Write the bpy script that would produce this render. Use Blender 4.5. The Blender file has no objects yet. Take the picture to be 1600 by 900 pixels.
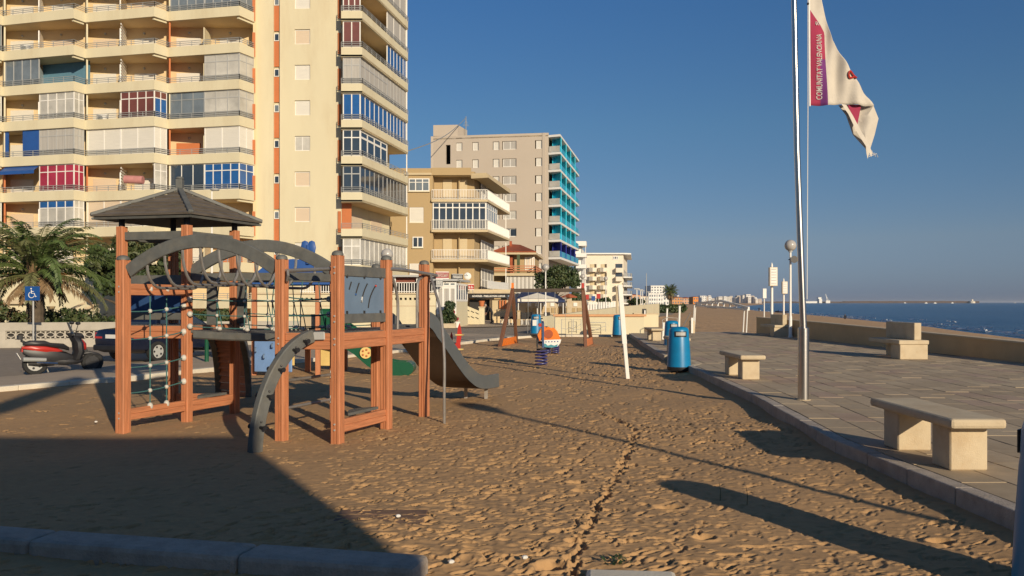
import bpy, bmesh, math, random
import numpy as np
from mathutils import Vector, Matrix
random.seed(7); RNG = np.random.default_rng(11)
S = bpy.context.scene
COL = S.collection
R = math.radians
# ------------------------------------------------------------------ camera
F, CX, HV, CZ = 1333.0, 800.0, 472.5, 1.70
cam = bpy.data.cameras.new('camera'); co = bpy.data.objects.new('camera', cam); COL.objects.link(co)
cam.sensor_width = 36; cam.lens = 36 * F / 1600; cam.shift_y = (HV - 450) / 1600
cam.clip_start = 0.1; cam.clip_end = 30000
co.location = (0, 0, CZ); co.rotation_euler = (R(90), 0, 0)
S.camera = co
# ------------------------------------------------------------------ light
SUN_AZ, SUN_EL = R(28), R(16.5)          # azimuth: from behind the viewer, towards the right
sdir = Vector((math.sin(SUN_AZ) * math.cos(SUN_EL), -math.cos(SUN_AZ) * math.cos(SUN_EL), math.sin(SUN_EL)))
W = bpy.data.worlds.new('World'); S.world = W; W.use_nodes = True
wn = W.node_tree.nodes; wl = W.node_tree.links
bg = wn['Background']; bg.inputs['Strength'].default_value = 0.106
sky = wn.new('ShaderNodeTexSky'); sky.sky_type = 'NISHITA'; sky.sun_disc = False
sky.sun_elevation = SUN_EL; sky.sun_rotation = math.pi - SUN_AZ
sky.altitude = 0; sky.air_density = 0.7; sky.dust_density = 0.3; sky.ozone_density = 6
# the air near the horizon is greyer than the model's: tint by height above the horizon, the same all round
stc = wn.new('ShaderNodeTexCoord'); sxyz = wn.new('ShaderNodeSeparateXYZ'); wl.new(stc.outputs['Generated'], sxyz.inputs['Vector'])
srp = wn.new('ShaderNodeValToRGB'); wl.new(sxyz.outputs['Z'], srp.inputs['Fac'])
ce = srp.color_ramp.elements
ce[0].position = 0.0; ce[0].color = (.46,.42,.53,1); ce[1].position = 1.0; ce[1].color = (.80,.92,.86,1)
for p_, c_ in ((.028,(.66,.52,.52)), (.07,(.96,.66,.53)), (.2,(.92,.86,.69)), (.33,(.80,.92,.86))): e_ = ce.new(p_); e_.color = (*c_,1)
smx = wn.new('ShaderNodeMixRGB'); smx.blend_type = 'MULTIPLY'; smx.inputs['Fac'].default_value = 1
wl.new(sky.outputs['Color'], smx.inputs['Color1']); wl.new(srp.outputs['Color'], smx.inputs['Color2']); wl.new(smx.outputs['Color'], bg.inputs['Color'])
sl = bpy.data.lights.new('sun', 'SUN'); sl.energy = 4.6; sl.angle = R(0.5); sl.color = (1.0, 0.84, 0.62)
so = bpy.data.objects.new('sun', sl); COL.objects.link(so); so.location = (0, 0, 60)
so.rotation_euler = sdir.to_track_quat('Z', 'Y').to_euler()
vs = S.view_settings; S.display_settings.display_device = 'sRGB'
vs.view_transform = 'Standard'; vs.look = 'None'; vs.exposure = 0.0; vs.gamma = 1.0; vs.use_curve_mapping = False
# ------------------------------------------------------------------ helpers
def at(u, D): return (u - CX) / F * D
def zz(v, D): return CZ + (HV - v) / F * D
def gd(v, z=0.0): return (CZ - z) * F / (v - HV)
def P(u, D, z=0.0): return Vector((at(u, D), D, z))

class MB:
    def __init__(s): s.v = []; s.f = []; s.m = []; s.mi = 0
    def add(s, vs_, fs_):
        b = len(s.v); s.v += [tuple(x) for x in vs_]
        for f in fs_: s.f.append(tuple(i + b for i in f)); s.m.append(s.mi)
        return s
    def box(s, x0, x1, y0, y1, z0, z1):
        return s.add([(x0,y0,z0),(x1,y0,z0),(x1,y1,z0),(x0,y1,z0),(x0,y0,z1),(x1,y0,z1),(x1,y1,z1),(x0,y1,z1)],
                     [(0,3,2,1),(4,5,6,7),(0,1,5,4),(1,2,6,5),(2,3,7,6),(3,0,4,7)])
    def obox(s, c, ax, ay, az):      # centre and three half-vectors
        c, ax, ay, az = map(Vector, (c, ax, ay, az)); vs_ = []
        for k in (-1, 1):
            for i, j in ((-1,-1),(1,-1),(1,1),(-1,1)): vs_.append(c + ax*i + ay*j + az*k)
        return s.add(vs_, [(0,3,2,1),(4,5,6,7),(0,1,5,4),(1,2,6,5),(2,3,7,6),(3,0,4,7)])
    def wall(s, a, b, z0, z1, t, off=0.0, z0b=None, z1b=None):   # vertical slab from a to b, thickness t to the left of a->b
        a = Vector((a[0], a[1], 0)); b = Vector((b[0], b[1], 0)); d = (b - a).normalized(); n = Vector((-d.y, d.x, 0))
        a0 = a + n*off; b0 = b + n*off; a1 = a0 + n*t; b1 = b0 + n*t
        z0b = z0 if z0b is None else z0b; z1b = z1 if z1b is None else z1b
        vs_ = [(a0.x,a0.y,z0),(b0.x,b0.y,z0b),(b1.x,b1.y,z0b),(a1.x,a1.y,z0),(a0.x,a0.y,z1),(b0.x,b0.y,z1b),(b1.x,b1.y,z1b),(a1.x,a1.y,z1)]
        return s.add(vs_, [(0,3,2,1),(4,5,6,7),(0,1,5,4),(1,2,6,5),(2,3,7,6),(3,0,4,7)])
    def bar(s, a, b, w, h, up=(0,0,1), roll=None):   # rectangular bar a->b, w sideways, h along up
        a = Vector(a); b = Vector(b); d = (b - a); L = d.length; d.normalize(); up = Vector(up)
        if abs(d.dot(up)) > 0.99: up = Vector((0,1,0)) if roll is None else Vector(roll)
        sd = d.cross(up).normalized(); u2 = sd.cross(d).normalized()
        return s.obox((a + b)/2, d*(L/2), sd*(w/2), u2*(h/2))
    def tube(s, pts, r, n=8, cap=True):
        pts = [Vector(p) for p in pts]; rs = r if isinstance(r, (list, tuple)) else [r]*len(pts)
        rings = []; prev = None
        for i, p in enumerate(pts):
            t = (pts[min(i+1, len(pts)-1)] - pts[max(i-1, 0)]).normalized()
            if prev is None:
                prev = t.cross(Vector((0,0,1)))
                if prev.length < 0.05: prev = Vector((1,0,0))
            e = (prev - t*prev.dot(t)).normalized(); prev = e; g = t.cross(e)
            rings.append([p + (e*math.cos(2*math.pi*k/n) + g*math.sin(2*math.pi*k/n))*rs[i] for k in range(n)])
        vs_ = [q for rg in rings for q in rg]; fs_ = []
        for i in range(len(pts)-1):
            for k in range(n):
                k2 = (k+1) % n; fs_.append((i*n+k, i*n+k2, (i+1)*n+k2, (i+1)*n+k))
        if cap: fs_.append(tuple(reversed(range(n)))); fs_.append(tuple(range((len(pts)-1)*n, len(pts)*n)))
        return s.add(vs_, fs_)
    def lathe(s, prof, c=(0,0,0), n=20, cap=True, sx=1, sy=1):    # prof: (radius, z)
        c = Vector(c); vs_ = []; fs_ = []
        for r_, z_ in prof:
            for k in range(n): a = 2*math.pi*k/n; vs_.append((c.x + sx*r_*math.cos(a), c.y + sy*r_*math.sin(a), c.z + z_))
        for i in range(len(prof)-1):
            for k in range(n): k2 = (k+1) % n; fs_.append((i*n+k, i*n+k2, (i+1)*n+k2, (i+1)*n+k))
        if cap: fs_.append(tuple(reversed(range(n)))); fs_.append(tuple(range((len(prof)-1)*n, len(prof)*n)))
        return s.add(vs_, fs_)
    def ball(s, c, r, n=12, m=8, sz=1.0):
        return s.lathe([(max(1e-4, r*math.sin(math.pi*i/m)), -r*sz*math.cos(math.pi*i/m)) for i in range(m+1)], c, n, cap=False)
    def prism(s, poly, z0, z1):     # plan polygon (counter-clockwise) extruded in z
        n = len(poly); a = sum(poly[i][0]*poly[(i+1)%n][1] - poly[(i+1)%n][0]*poly[i][1] for i in range(n))
        if a < 0: poly = poly[::-1]
        vs_ = [(p[0], p[1], z0) for p in poly] + [(p[0], p[1], z1) for p in poly]
        return s.add(vs_, [tuple(reversed(range(n))), tuple(range(n, 2*n))] + [(i, (i+1)%n, n+(i+1)%n, n+i) for i in range(n)])
    def plate(s, poly3, t):          # planar 3-D polygon given thickness vector t
        n = len(poly3); t = Vector(t); A = [Vector(p) for p in poly3]; B = [p + t for p in A]
        nn = Vector((0,0,0))
        for i in range(n): nn += A[i].cross(A[(i+1)%n])
        if nn.dot(t) > 0: A, B = B, A
        return s.add(A + B, [tuple(range(n)), tuple(reversed(range(n, 2*n)))] + [((i+1)%n, i, n+i, n+(i+1)%n) for i in range(n)])
    def curvebar(s, pts, w, h, side):    # rectangular bar following pts; side = fixed sideways vector
        side = Vector(side).normalized(); pts = [Vector(p) for p in pts]; vs_ = []; fs_ = []
        hs = h if isinstance(h, (list, tuple)) else [h]*len(pts)
        for i, p in enumerate(pts):
            t = (pts[min(i+1, len(pts)-1)] - pts[max(i-1, 0)]).normalized(); u = side.cross(t).normalized()
            for a, b in ((-1,-1),(1,-1),(1,1),(-1,1)): vs_.append(p + side*(a*w/2) + u*(b*hs[i]/2))
        for i in range(len(pts)-1):
            for k in range(4): k2 = (k+1)%4; fs_.append((i*4+k, i*4+k2, i*4+4+k2, i*4+4+k))
        n = len(pts); fs_ += [(3,2,1,0), (n*4-4, n*4-3, n*4-2, n*4-1)]
        return s.add(vs_, fs_)
    def build(s, name, mat, parent=None, smooth=False, bevel=0, seg=1, **kw):
        off = Vector((0,0,0)); q = parent
        while q is not None: off += q.location; q = q.parent
        me = bpy.data.meshes.new(name)
        me.from_pydata([tuple(Vector(v) - off) for v in s.v] if off.length > 0 else s.v, [], s.f)
        for m in (mat if isinstance(mat, (list, tuple)) else [mat]): me.materials.append(m)
        if any(s.m): me.polygons.foreach_set('material_index', s.m)
        bm = bmesh.new(); bm.from_mesh(me)
        bmesh.ops.recalc_face_normals(bm, faces=bm.faces)
        if bevel:
            es = [e for e in bm.edges if len(e.link_faces) == 2 and e.calc_face_angle(0) > 0.6]
            bmesh.ops.bevel(bm, geom=es, offset=bevel, segments=seg, affect='EDGES', profile=0.5)
        bm.to_mesh(me); bm.free()
        if smooth:
            me.polygons.foreach_set('use_smooth', [True]*len(me.polygons))
            try: me.set_sharp_from_angle(angle=R(40))
            except Exception: pass
        return link(name, me, parent, **kw)
def link(name, me, parent=None, label=None, cat=None, group=None, kind=None):
    o = bpy.data.objects.new(name, me); COL.objects.link(o)
    if parent is not None: o.parent = parent
    return tag(o, label, cat, group, kind)
def tag(o, label=None, cat=None, group=None, kind=None):
    if label: o['label'] = label
    if cat: o['category'] = cat
    if group: o['group'] = group
    if kind: o['kind'] = kind
    return o
def thing(name, label, cat, loc=(0,0,0), group=None):
    o = bpy.data.objects.new(name, None); COL.objects.link(o); o.location = loc; o.empty_display_size = 0.1
    return tag(o, label, cat, group)
def dup(root, loc, rz=0.0, label=None, scale=None):
    def cp(o, par):
        c = o.copy(); COL.objects.link(c)
        if par is not None: c.parent = par
        for ch in list(o.children): cp(ch, c)
        return c
    r = cp(root, None); r.location = loc; r.rotation_euler = (0, 0, rz)
    if scale: r.scale = (scale,)*3
    if label: r['label'] = label
    return r
def text_mesh(s, size, font_up=None, bold=0.0, ext=0.004):
    cu = bpy.data.curves.new('lettering', 'FONT'); cu.body = s; cu.size = size; cu.extrude = ext; cu.offset = bold
    cu.align_x = 'CENTER'; cu.align_y = 'CENTER'; cu.resolution_u = 3
    o = bpy.data.objects.new('lettering', cu); COL.objects.link(o)
    dg = bpy.context.evaluated_depsgraph_get(); me = bpy.data.meshes.new_from_object(o.evaluated_get(dg))
    bpy.data.objects.remove(o); bpy.data.curves.remove(cu)
    return me
def text_on(s, c, ux, uy, width, height, mat, parent, name='lettering', bold=0.0):   # flat lettering fitted to a rectangle
    me = text_mesh(s, 1.0, bold=bold); vs_ = np.array([v.co[:] for v in me.vertices])
    mn = vs_.min(0); mx = vs_.max(0); c = Vector(c); ux = Vector(ux).normalized(); uy = Vector(uy).normalized(); n = ux.cross(uy)
    off = Vector((0,0,0)); q = parent
    while q is not None: off += q.location; q = q.parent
    for v in me.vertices:
        a = (v.co.x - (mn[0]+mx[0])/2)/(mx[0]-mn[0])*width; b = (v.co.y - (mn[1]+mx[1])/2)/(mx[1]-mn[1])*height
        v.co = c + ux*a + uy*b + n*v.co.z - off
    me.materials.clear(); me.materials.append(mat)
    return link(name, me, parent)
# ------------------------------------------------------------------ materials
def M(name, col, rough=0.75, var=0.10, scale=3.0, bump=0.0, bscale=40.0, metal=0.0, stretch=(1,1,1), stain=None, stain_amt=0.5, stain_scale=1.2, spec=None, grain=0.0, bdist=0.01, alpha=None, world=False):
    m = bpy.data.materials.new(name); m.use_nodes = True; nt = m.node_tree; n = nt.nodes; l = nt.links
    b = n['Principled BSDF']; b.inputs['Roughness'].default_value = rough; b.inputs['Metallic'].default_value = metal
    if spec is not None: b.inputs['Specular IOR Level'].default_value = spec
    tc = n.new('ShaderNodeTexCoord'); mp = n.new('ShaderNodeMapping'); mp.inputs['Scale'].default_value = stretch
    if world: ge = n.new('ShaderNodeNewGeometry'); l.new(ge.outputs['Position'], mp.inputs['Vector'])
    else: l.new(tc.outputs['Object'], mp.inputs['Vector'])
    no = n.new('ShaderNodeTexNoise'); no.inputs['Scale'].default_value = scale; no.inputs['Detail'].default_value = 6; no.inputs['Roughness'].default_value = 0.65
    l.new(mp.outputs['Vector'], no.inputs['Vector'])
    mr = n.new('ShaderNodeMapRange'); mr.inputs['From Min'].default_value = 0.3; mr.inputs['From Max'].default_value = 0.7
    mr.inputs['To Min'].default_value = 1 - var; mr.inputs['To Max'].default_value = 1 + var
    l.new(no.outputs['Fac'], mr.inputs['Value'])
    mul = n.new('ShaderNodeVectorMath'); mul.operation = 'SCALE'; mul.inputs[0].default_value = col[:3]
    l.new(mr.outputs['Result'], mul.inputs['Scale']); out = mul.outputs['Vector']
    if stain is not None:
        n2 = n.new('ShaderNodeTexNoise'); n2.inputs['Scale'].default_value = stain_scale; n2.inputs['Detail'].default_value = 8; n2.inputs['Roughness'].default_value = 0.7
        l.new(mp.outputs['Vector'], n2.inputs['Vector'])
        r2 = n.new('ShaderNodeMapRange'); r2.inputs['From Min'].default_value = 0.5; r2.inputs['From Max'].default_value = 0.75; r2.inputs['To Max'].default_value = stain_amt
        l.new(n2.outputs['Fac'], r2.inputs['Value'])
        mx = n.new('ShaderNodeMixRGB'); mx.inputs['Color2'].default_value = (*stain, 1); l.new(out, mx.inputs['Color1']); l.new(r2.outputs['Result'], mx.inputs['Fac']); out = mx.outputs['Color']
    l.new(out, b.inputs['Base Color'])
    if bump:
        nb = n.new('ShaderNodeTexNoise'); nb.inputs['Scale'].default_value = bscale; nb.inputs['Detail'].default_value = 5
        l.new(mp.outputs['Vector'], nb.inputs['Vector'])
        bp = n.new('ShaderNodeBump'); bp.inputs['Strength'].default_value = bump; bp.inputs['Distance'].default_value = bdist
        l.new(nb.outputs['Fac'], bp.inputs['Height']); l.new(bp.outputs['Normal'], b.inputs['Normal'])
    if alpha is not None: b.inputs['Alpha'].default_value = alpha
    return m
def glass(name, col, rough=0.08, mix=0.0):
    m = M(name, col, rough=rough, var=0.25, scale=0.7, spec=0.8)
    return m
m_cream = M('cream_render', (.65,.585,.40), .9, .05, .35, .15, 30, stain=(.50,.40,.24), stain_amt=.5, stain_scale=.5, stretch=(1,1,.22))
m_cream2 = M('warm_balcony_wall', (.70,.54,.31), .9, .06, .5)
m_terra = M('terracotta_paint', (.52,.17,.06), .85, .08, .8)
m_white = M('white_paint', (.78,.76,.70), .6, .05, 2)
m_shut = M('white_shutter', (.66,.63,.55), .6, .06, 1.2, stretch=(1,1,14))
m_shutb = M('beige_shutter', (.62,.50,.36), .7, .06, 1.2, stretch=(1,1,14))
m_rail = M('grey_rail', (.30,.31,.30), .5, .1, 5)
m_gwin = glass('grey_glass', (.16,.19,.21))
m_gdark = glass('dark_glass', (.035,.05,.07))
m_gblue = glass('blue_curtain_glass', (.02,.10,.30), .2)
m_gteal = glass('turquoise_wall_paint', (.012,.54,.72), .7)
m_gred = glass('red_curtain_glass', (.36,.03,.06), .35)
m_gbrown = glass('brown_curtain_glass', (.16,.05,.035), .35)
m_gwhite = glass('net_curtain_glass', (.50,.48,.42), .3)
m_gcurt = M('grey_curtain', (.42,.40,.36), .8, .15, 1.5, stretch=(6,6,.2))
m_blue = M('blue_panel', (.02,.085,.30), .5, .1, 2)
m_alu = M('aluminium_frame', (.42,.42,.40), .45, .05, 3)
m_beige = M('beige_render', (.43,.315,.165), .9, .05, .3, .1, 30, stain=(.35,.25,.13), stain_amt=.35, stain_scale=.3)
m_beige2 = M('pale_beige_render', (.56,.46,.29), .9, .05, .3)
m_grey = M('grey_brick_render', (.50,.43,.345), .9, .04, .3, stain=(.42,.34,.26), stain_amt=.4, stain_scale=.15)
m_wwall = M('white_render', (.76,.68,.54), .9, .05, .4, stain=(.6,.52,.4), stain_amt=.4, stain_scale=.3)
m_tile = M('roof_tile', (.36,.09,.035), .85, .2, 3)
m_wood = M('orange_wood', (.50,.195,.088), .68, .26, 5, .2, 30, stretch=(9,9,.5), stain=(.34,.14,.07), stain_amt=.7, stain_scale=1.6)
m_woodb = M('orange_wood_beam', (.50,.195,.088), .68, .26, 5, .2, 30, stretch=(.7,.7,12), stain=(.32,.13,.065), stain_amt=.7, stain_scale=1.6)
m_gbeam = M('grey_painted_beam', (.115,.118,.110), .6, .2, 6, .2, 40, stain=(.21,.18,.13), stain_amt=.6, stain_scale=2.2)
m_board = M('weathered_roof_board', (.14,.118,.096), .85, .3, 3, .3, 20, stretch=(1.2,1.2,6))
m_panel = M('blue_grey_panel', (.15,.215,.30), .5, .08, 3, stain=(.10,.15,.22), stain_amt=.3)
m_dkblue = M('deep_blue_panel', (.025,.065,.17), .45, .1, 3)
m_steel = M('worn_steel_tube', (.36,.34,.31), .42, .15, 8, metal=.6, stain=(.25,.18,.11), stain_amt=.6, stain_scale=5)
m_rope = M('green_rope', (.05,.15,.145), .9, .2, 30, .4, 200)
m_ball = M('pale_rope_clamp', (.55,.53,.47), .55, .1, 10)
m_black = M('black_plastic', (.018,.018,.02), .45, .2, 6)
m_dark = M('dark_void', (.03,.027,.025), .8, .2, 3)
m_green = M('green_plastic', (.008,.085,.042), .35, .1, 3)
m_yellow = M('pale_yellow_panel', (.72,.52,.19), .5, .08, 3)
m_lblue = M('light_blue_plastic', (.17,.29,.52), .45, .1, 3)
m_bin = M('blue_bin_plastic', (.004,.19,.40), .38, .12, 2.5, .05, 60, stain=(.01,.13,.28), stain_amt=.4, stain_scale=4)
m_conc = M('cream_concrete', (.56,.46,.31), .9, .10, 3, .35, 70, stain=(.40,.27,.14), stain_amt=.6, stain_scale=2.5, world=True)
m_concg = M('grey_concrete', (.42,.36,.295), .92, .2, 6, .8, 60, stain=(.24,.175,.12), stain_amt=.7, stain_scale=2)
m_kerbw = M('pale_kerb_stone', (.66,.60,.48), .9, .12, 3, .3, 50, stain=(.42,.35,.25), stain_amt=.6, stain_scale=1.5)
m_pave = [M('paving_stone', c, .88, .10, 5, .4, 90, stain=(.29,.195,.115), stain_amt=.65, stain_scale=.9, world=True) for c in ((.445,.345,.225), (.40,.31,.20), (.47,.37,.24), (.42,.305,.215))]
m_joint = M('joint_grit', (.20,.155,.105), .95, .2, 20)
m_asph = M('asphalt', (.30,.245,.185), .95, .15, 6, .4, 80, stain=(.21,.175,.135), stain_amt=.6, stain_scale=.4)
m_walk = M('pavement_concrete', (.46,.365,.26), .92, .12, 2, .3, 40, stain=(.25,.195,.135), stain_amt=.6, stain_scale=.5)
m_seaw = M('sea_wall_render', (.55,.40,.22), .92, .08, 1.2, .3, 40, stain=(.42,.30,.18), stain_amt=.5, stain_scale=1.4)
m_bark = M('bark', (.10,.075,.05), .95, .3, 6, .8, 15)
m_stainless = M('polished_steel', (.55,.53,.50), .28, .05, 10, metal=1.0)
m_lamp = M('globe_lamp_glass', (.42,.40,.37), .25, .1, 4)
m_flag = M('white_flag_cloth', (.56,.51,.43), .9, .06, 6, .2, 60)
m_mag = M('magenta_flag_cloth', (.33,.03,.075), .9, .08, 6)
m_purp = M('purple_flag_cloth', (.15,.03,.16), .9, .08, 6)
m_redp = M('red_paint', (.45,.03,.02), .35, .1, 4)
m_orange = M('orange_plastic', (.80,.19,.012), .4, .08, 3)
m_navy = M('navy_car_paint', (.008,.012,.03), .18, .2, 3, spec=.7)
m_tyre = M('tyre_rubber', (.02,.02,.02), .85, .2, 20)
m_chrome = M('chrome', (.6,.6,.6), .2, .05, 5, metal=1)
m_skin = M('skin', (.45,.26,.18), .6, .1, 10)
m_cloth = M('dark_clothing', (.018,.018,.024), .9, .2, 10)
m_hair = M('grey_hair', (.35,.32,.28), .9, .2, 30)
m_sblue = M('road_sign_blue', (.01,.07,.26), .4, .05, 3)
m_palm = [M('palm_frond_green', c, .6, .25, 4) for c in ((.075,.115,.028), (.10,.135,.035), (.12,.125,.045))]
m_leaf = [M('leaf_green', c, .6, .3, 3) for c in ((.030,.055,.016), (.05,.075,.022), (.075,.09,.03))]
m_dry = M('dry_palm_frond', (.20,.13,.065), .85, .3, 5)
# ================================================================== SETTING
def kerb_x(y): return float(np.interp(y, [1, 3, 6.1, 9.3, 13.9, 20.1, 24.8, 42], [4.05, 3.9, 3.66, 3.55, 3.97, 4.22, 4.35, 5.75]))
PZ = 0.18                                     # promenade height
def strip(name, mat, pts, z, kind='structure', label=None):
    b = MB(); b.add([(x, y, z if len(p) == 2 else p[2]) for p in pts for x, y in [p[:2]]], [tuple(range(len(pts)))])
    return b.build(name, mat, kind=kind)
# value noise
_T = RNG.random((256, 256))
def vnoise(x, y):
    xi = np.floor(x).astype(int); yi = np.floor(y).astype(int); fx = x - xi; fy = y - yi
    fx = fx*fx*(3-2*fx); fy = fy*fy*(3-2*fy); a = xi & 255; b = yi & 255; a1 = (a+1) & 255; b1 = (b+1) & 255
    return (_T[a,b]*(1-fx) + _T[a1,b]*fx)*(1-fy) + (_T[a,b1]*(1-fx) + _T[a1,b1]*fx)*fy - 0.5
def grid_mesh(name, X, Y, Z, mat, kind=None, smooth=True):
    n, m = X.shape; me = bpy.data.meshes.new(name)
    co_ = np.stack([X, Y, Z], -1).reshape(-1, 3)
    i = np.arange(n*m).reshape(n, m); q = np.stack([i[:-1,:-1], i[:-1,1:], i[1:,1:], i[1:,:-1]], -1).reshape(-1, 4)
    me.vertices.add(n*m); me.vertices.foreach_set('co', co_.ravel())
    me.loops.add(q.size); me.loops.foreach_set('vertex_index', q.ravel().astype(np.int32))
    me.polygons.add(len(q)); me.polygons.foreach_set('loop_start', np.arange(0, q.size, 4, dtype=np.int32))
    me.update(calc_edges=True)
    if smooth: me.polygons.foreach_set('use_smooth', [True]*len(q))
    me.materials.append(mat)
    return link(name, me, kind=kind)
# --- sand materials
m_sand = M('playground_sand', (.46,.278,.128), .97, .10, 9, .55, 160, stain=(.36,.215,.10), stain_amt=.45, stain_scale=.8, bdist=.006)
m_beach = M('beach_sand', (.52,.325,.165), .97, .10, .3, .9, 1.6, stain=(.34,.22,.13), stain_amt=.55, stain_scale=.12, bdist=.25)
# --- playground sand with trodden dimples
KL = [(-14.5, 9.0), (-9.75, 16.2), (-8.46, 18.2), (-7.3, 21.0), (-3.15, 30.0), (-2.3, 33.6), (-.3, 39.4), (1.6, 42.0), (5.75, 42.0)]   # white kerb on the left
rows = 880; cols = 900
vv = np.linspace(1010, 522, rows); Yr = 1.7*F/(vv - HV)
XL = np.maximum(-0.66*Yr - 0.6, np.interp(Yr, [9.0,16.2,18.2,21,30,33.6,39.4,42,47], [-14.5,-9.75,-8.46,-7.3,-3.15,-2.3,-.3,1.6,5.0]) - 0.15)
XR = np.array([kerb_x(y) for y in Yr]) + 0.03
tt = np.linspace(0, 1, cols)
SX = XL[:,None] + (XR - XL)[:,None]*tt[None,:]; SY = np.repeat(Yr[:,None], cols, 1)
SX = SX
act = np.clip((SX + 3.2)/3.0, 0.25, 1.0)        # trodden most on the open right side
act = act*np.where(SY > 15, .75, 1)
BASE = 0.05*vnoise(SX*.8, SY*.8)
AMP = np.interp(SY, [4,6.5,11,30], [.95,.75,.42,.35])
SZ = act*AMP*(0.022*vnoise(SX*2.6+7, SY*3.0) + 0.012*vnoise(SX*6.3, SY*8.1+3) + 0.013*vnoise(SX*15, SY*19) + .018*np.abs(vnoise(SX*4.3+.6*SY, SY*7.1+9)) + .020*np.abs(vnoise(SX*11+2, SY*15))) + 0.006*vnoise(SX*31, SY*31)
def dimple(cx, cy, ax, ay, dep, rot):
    r = max(ax, ay)*1.9
    i1 = int(np.searchsorted(Yr, cy - r)); i2 = int(np.searchsorted(Yr, cy + r))
    if i2 - i1 < 1: return
    im = min((i1+i2)//2, rows-1); w = XR[im] - XL[im]
    c1 = max(0, int((cx - r - XL[im])/w*(cols-1)) - 1); c2 = min(cols, int((cx + r - XL[im])/w*(cols-1)) + 3)
    if c2 - c1 < 1: return
    x = SX[i1:i2, c1:c2] - cx; y = SY[i1:i2, c1:c2] - cy; c, s = math.cos(rot), math.sin(rot)
    d = np.sqrt(((x*c + y*s)/ax)**2 + ((-x*s + y*c)/ay)**2)
    SZ[i1:i2, c1:c2] += -dep*np.clip(1 - d**2, 0, 1)**.45 + dep*.2*np.exp(-((d - 1.22)/.2)**2)
rr = random.Random(3)
for k in range(7500):
    y = 3.9 + (rr.random()**1.35)*30; x0 = max(-0.62*y, -9); x1 = kerb_x(y) - .1
    x = x0 + (x1 - x0)*rr.random()
    if x < -1.8 and rr.random() < .75: continue
    s = rr.uniform(.5, 1.25)*max(1, min(2.2, y/11))
    dimple(x, y, .030*s*rr.uniform(.5,1.3), .062*s*rr.uniform(.6,1.5), rr.choice((.010,.016,.024,.036))*min(s,1.5), rr.gauss(-.9,.45))
for k in range(4500):                                          # small crisp scuffs close to the viewer
    y = 4.2 + (rr.random()**1.4)*9; x1 = kerb_x(y) - .1; x = max(-.62*y, -6) + (x1 - max(-.62*y, -6))*rr.random()
    if x < -1.8 and rr.random() < .7: continue
    dimple(x, y, rr.uniform(.012,.026), rr.uniform(.03,.065), rr.uniform(.012,.028), rr.gauss(-.9,.45))
MASK = np.clip(.80 + 1.5*vnoise(SX*.42+3, SY*.36+11), .30, 1.35)
SZ = BASE + SZ*MASK
for k in range(80):                                            # a line of hoof-close prints running away up the sand
    t = k/79 + rr.uniform(-.004,.004); y = 5.1 + t*8.2; x = at(880 + 0, 5.1) + (np.interp(t, [0,.25,.55,.75,1], [0,.42,1.02,1.32,1.0]))
    for q_ in (0,):
        dimple(x + rr.uniform(-.035,.035), y, .040*rr.uniform(.7,1.2), .065*rr.uniform(.7,1.3), .05*rr.uniform(.5,1.1), rr.uniform(-.6,.6))
for (u, v, s) in ((1045,795,1.5),(900,752,1.2),(905,765,1.0),(1040,745,1.0),(840,745,.9),(1100,845,1.1),(1470,845,1.2),(860,885,1.4),(600,880,1.2),(1010,655,.9)):
    d = gd(v); dimple(at(u, d), d, .075*s, .06*s, .045*s, 0)
SZ += .03*np.exp(-((XR[:,None] - SX)/.35)**2)
grid_mesh('sand', SX, SY, SZ, m_sand, kind='structure')
# --- ground, beach, sea
SH = [(-80,13.2,34),(20,13.2,36),(42,13.1,41),(42.3,5.6,41.1),(60,7,46),(99,16.5,56.5),(128,24,64),(221,44,83),(335,68,100),(727,150,186),(1500,400,440),(2600,700,770),(3300,780,830),(3600,800,820)]
bx_ = []; NB = 24
def sh(i, t):
    return [SH[i][k]*(1-t) + SH[i+1][k]*t for k in range(3)]
rowsB = []
for i in range(len(SH)-1):
    n = 1 if SH[i+1][0] - SH[i][0] < 1 else 5
    for k in range(n): rowsB.append(sh(i, k/n))
rowsB.append(list(SH[-1]))
rowsB = np.array(rowsB); tb = np.linspace(0, 1.22, NB)
BX = rowsB[:,1][:,None] + (rowsB[:,2]-rowsB[:,1])[:,None]*tb[None,:]; BY = np.repeat(rowsB[:,0][:,None], NB, 1)
BZ = np.repeat(np.interp(tb, [0,.15,.6,.9,1.0,1.22], [-.12,-.3,-.95,-1.7,-2.2,-3.0])[None,:], len(rowsB), 0) + 0.12*vnoise(BX*.35, BY*.12)*np.clip(tb*6,0,1)[None,:]
grid_mesh('beach', BX, BY, BZ, m_beach, kind='structure')
strip('ground', M('waste_ground', (.30,.24,.17), .95, .15, .2), [(-6000,-400)] + [(s_[1]+.8, s_[0]) for s_ in SH] + [(800,9000),(-6000,9000)], -.16)
# sea
m_sea = bpy.data.materials.new('sea_water'); m_sea.use_nodes = True
nt = m_sea.node_tree; b_ = nt.nodes['Principled BSDF']; b_.inputs['Roughness'].default_value = .22; b_.inputs['IOR'].default_value = 1.33
b_.inputs['Specular IOR Level'].default_value = .35
tc = nt.nodes.new('ShaderNodeTexCoord'); mp = nt.nodes.new('ShaderNodeMapping'); mp.inputs['Scale'].default_value = (.5, .16, 1); mp.inputs['Rotation'].default_value = (0,0,R(62))
nt.links.new(tc.outputs['Object'], mp.inputs['Vector'])
na = nt.nodes.new('ShaderNodeTexNoise'); na.inputs['Scale'].default_value = 1.0; na.inputs['Detail'].default_value = 8; na.inputs['Roughness'].default_value = .62
nt.links.new(mp.outputs['Vector'], na.inputs['Vector'])
bp = nt.nodes.new('ShaderNodeBump'); bp.inputs['Strength'].default_value = 1.0; bp.inputs['Distance'].default_value = .8
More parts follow.
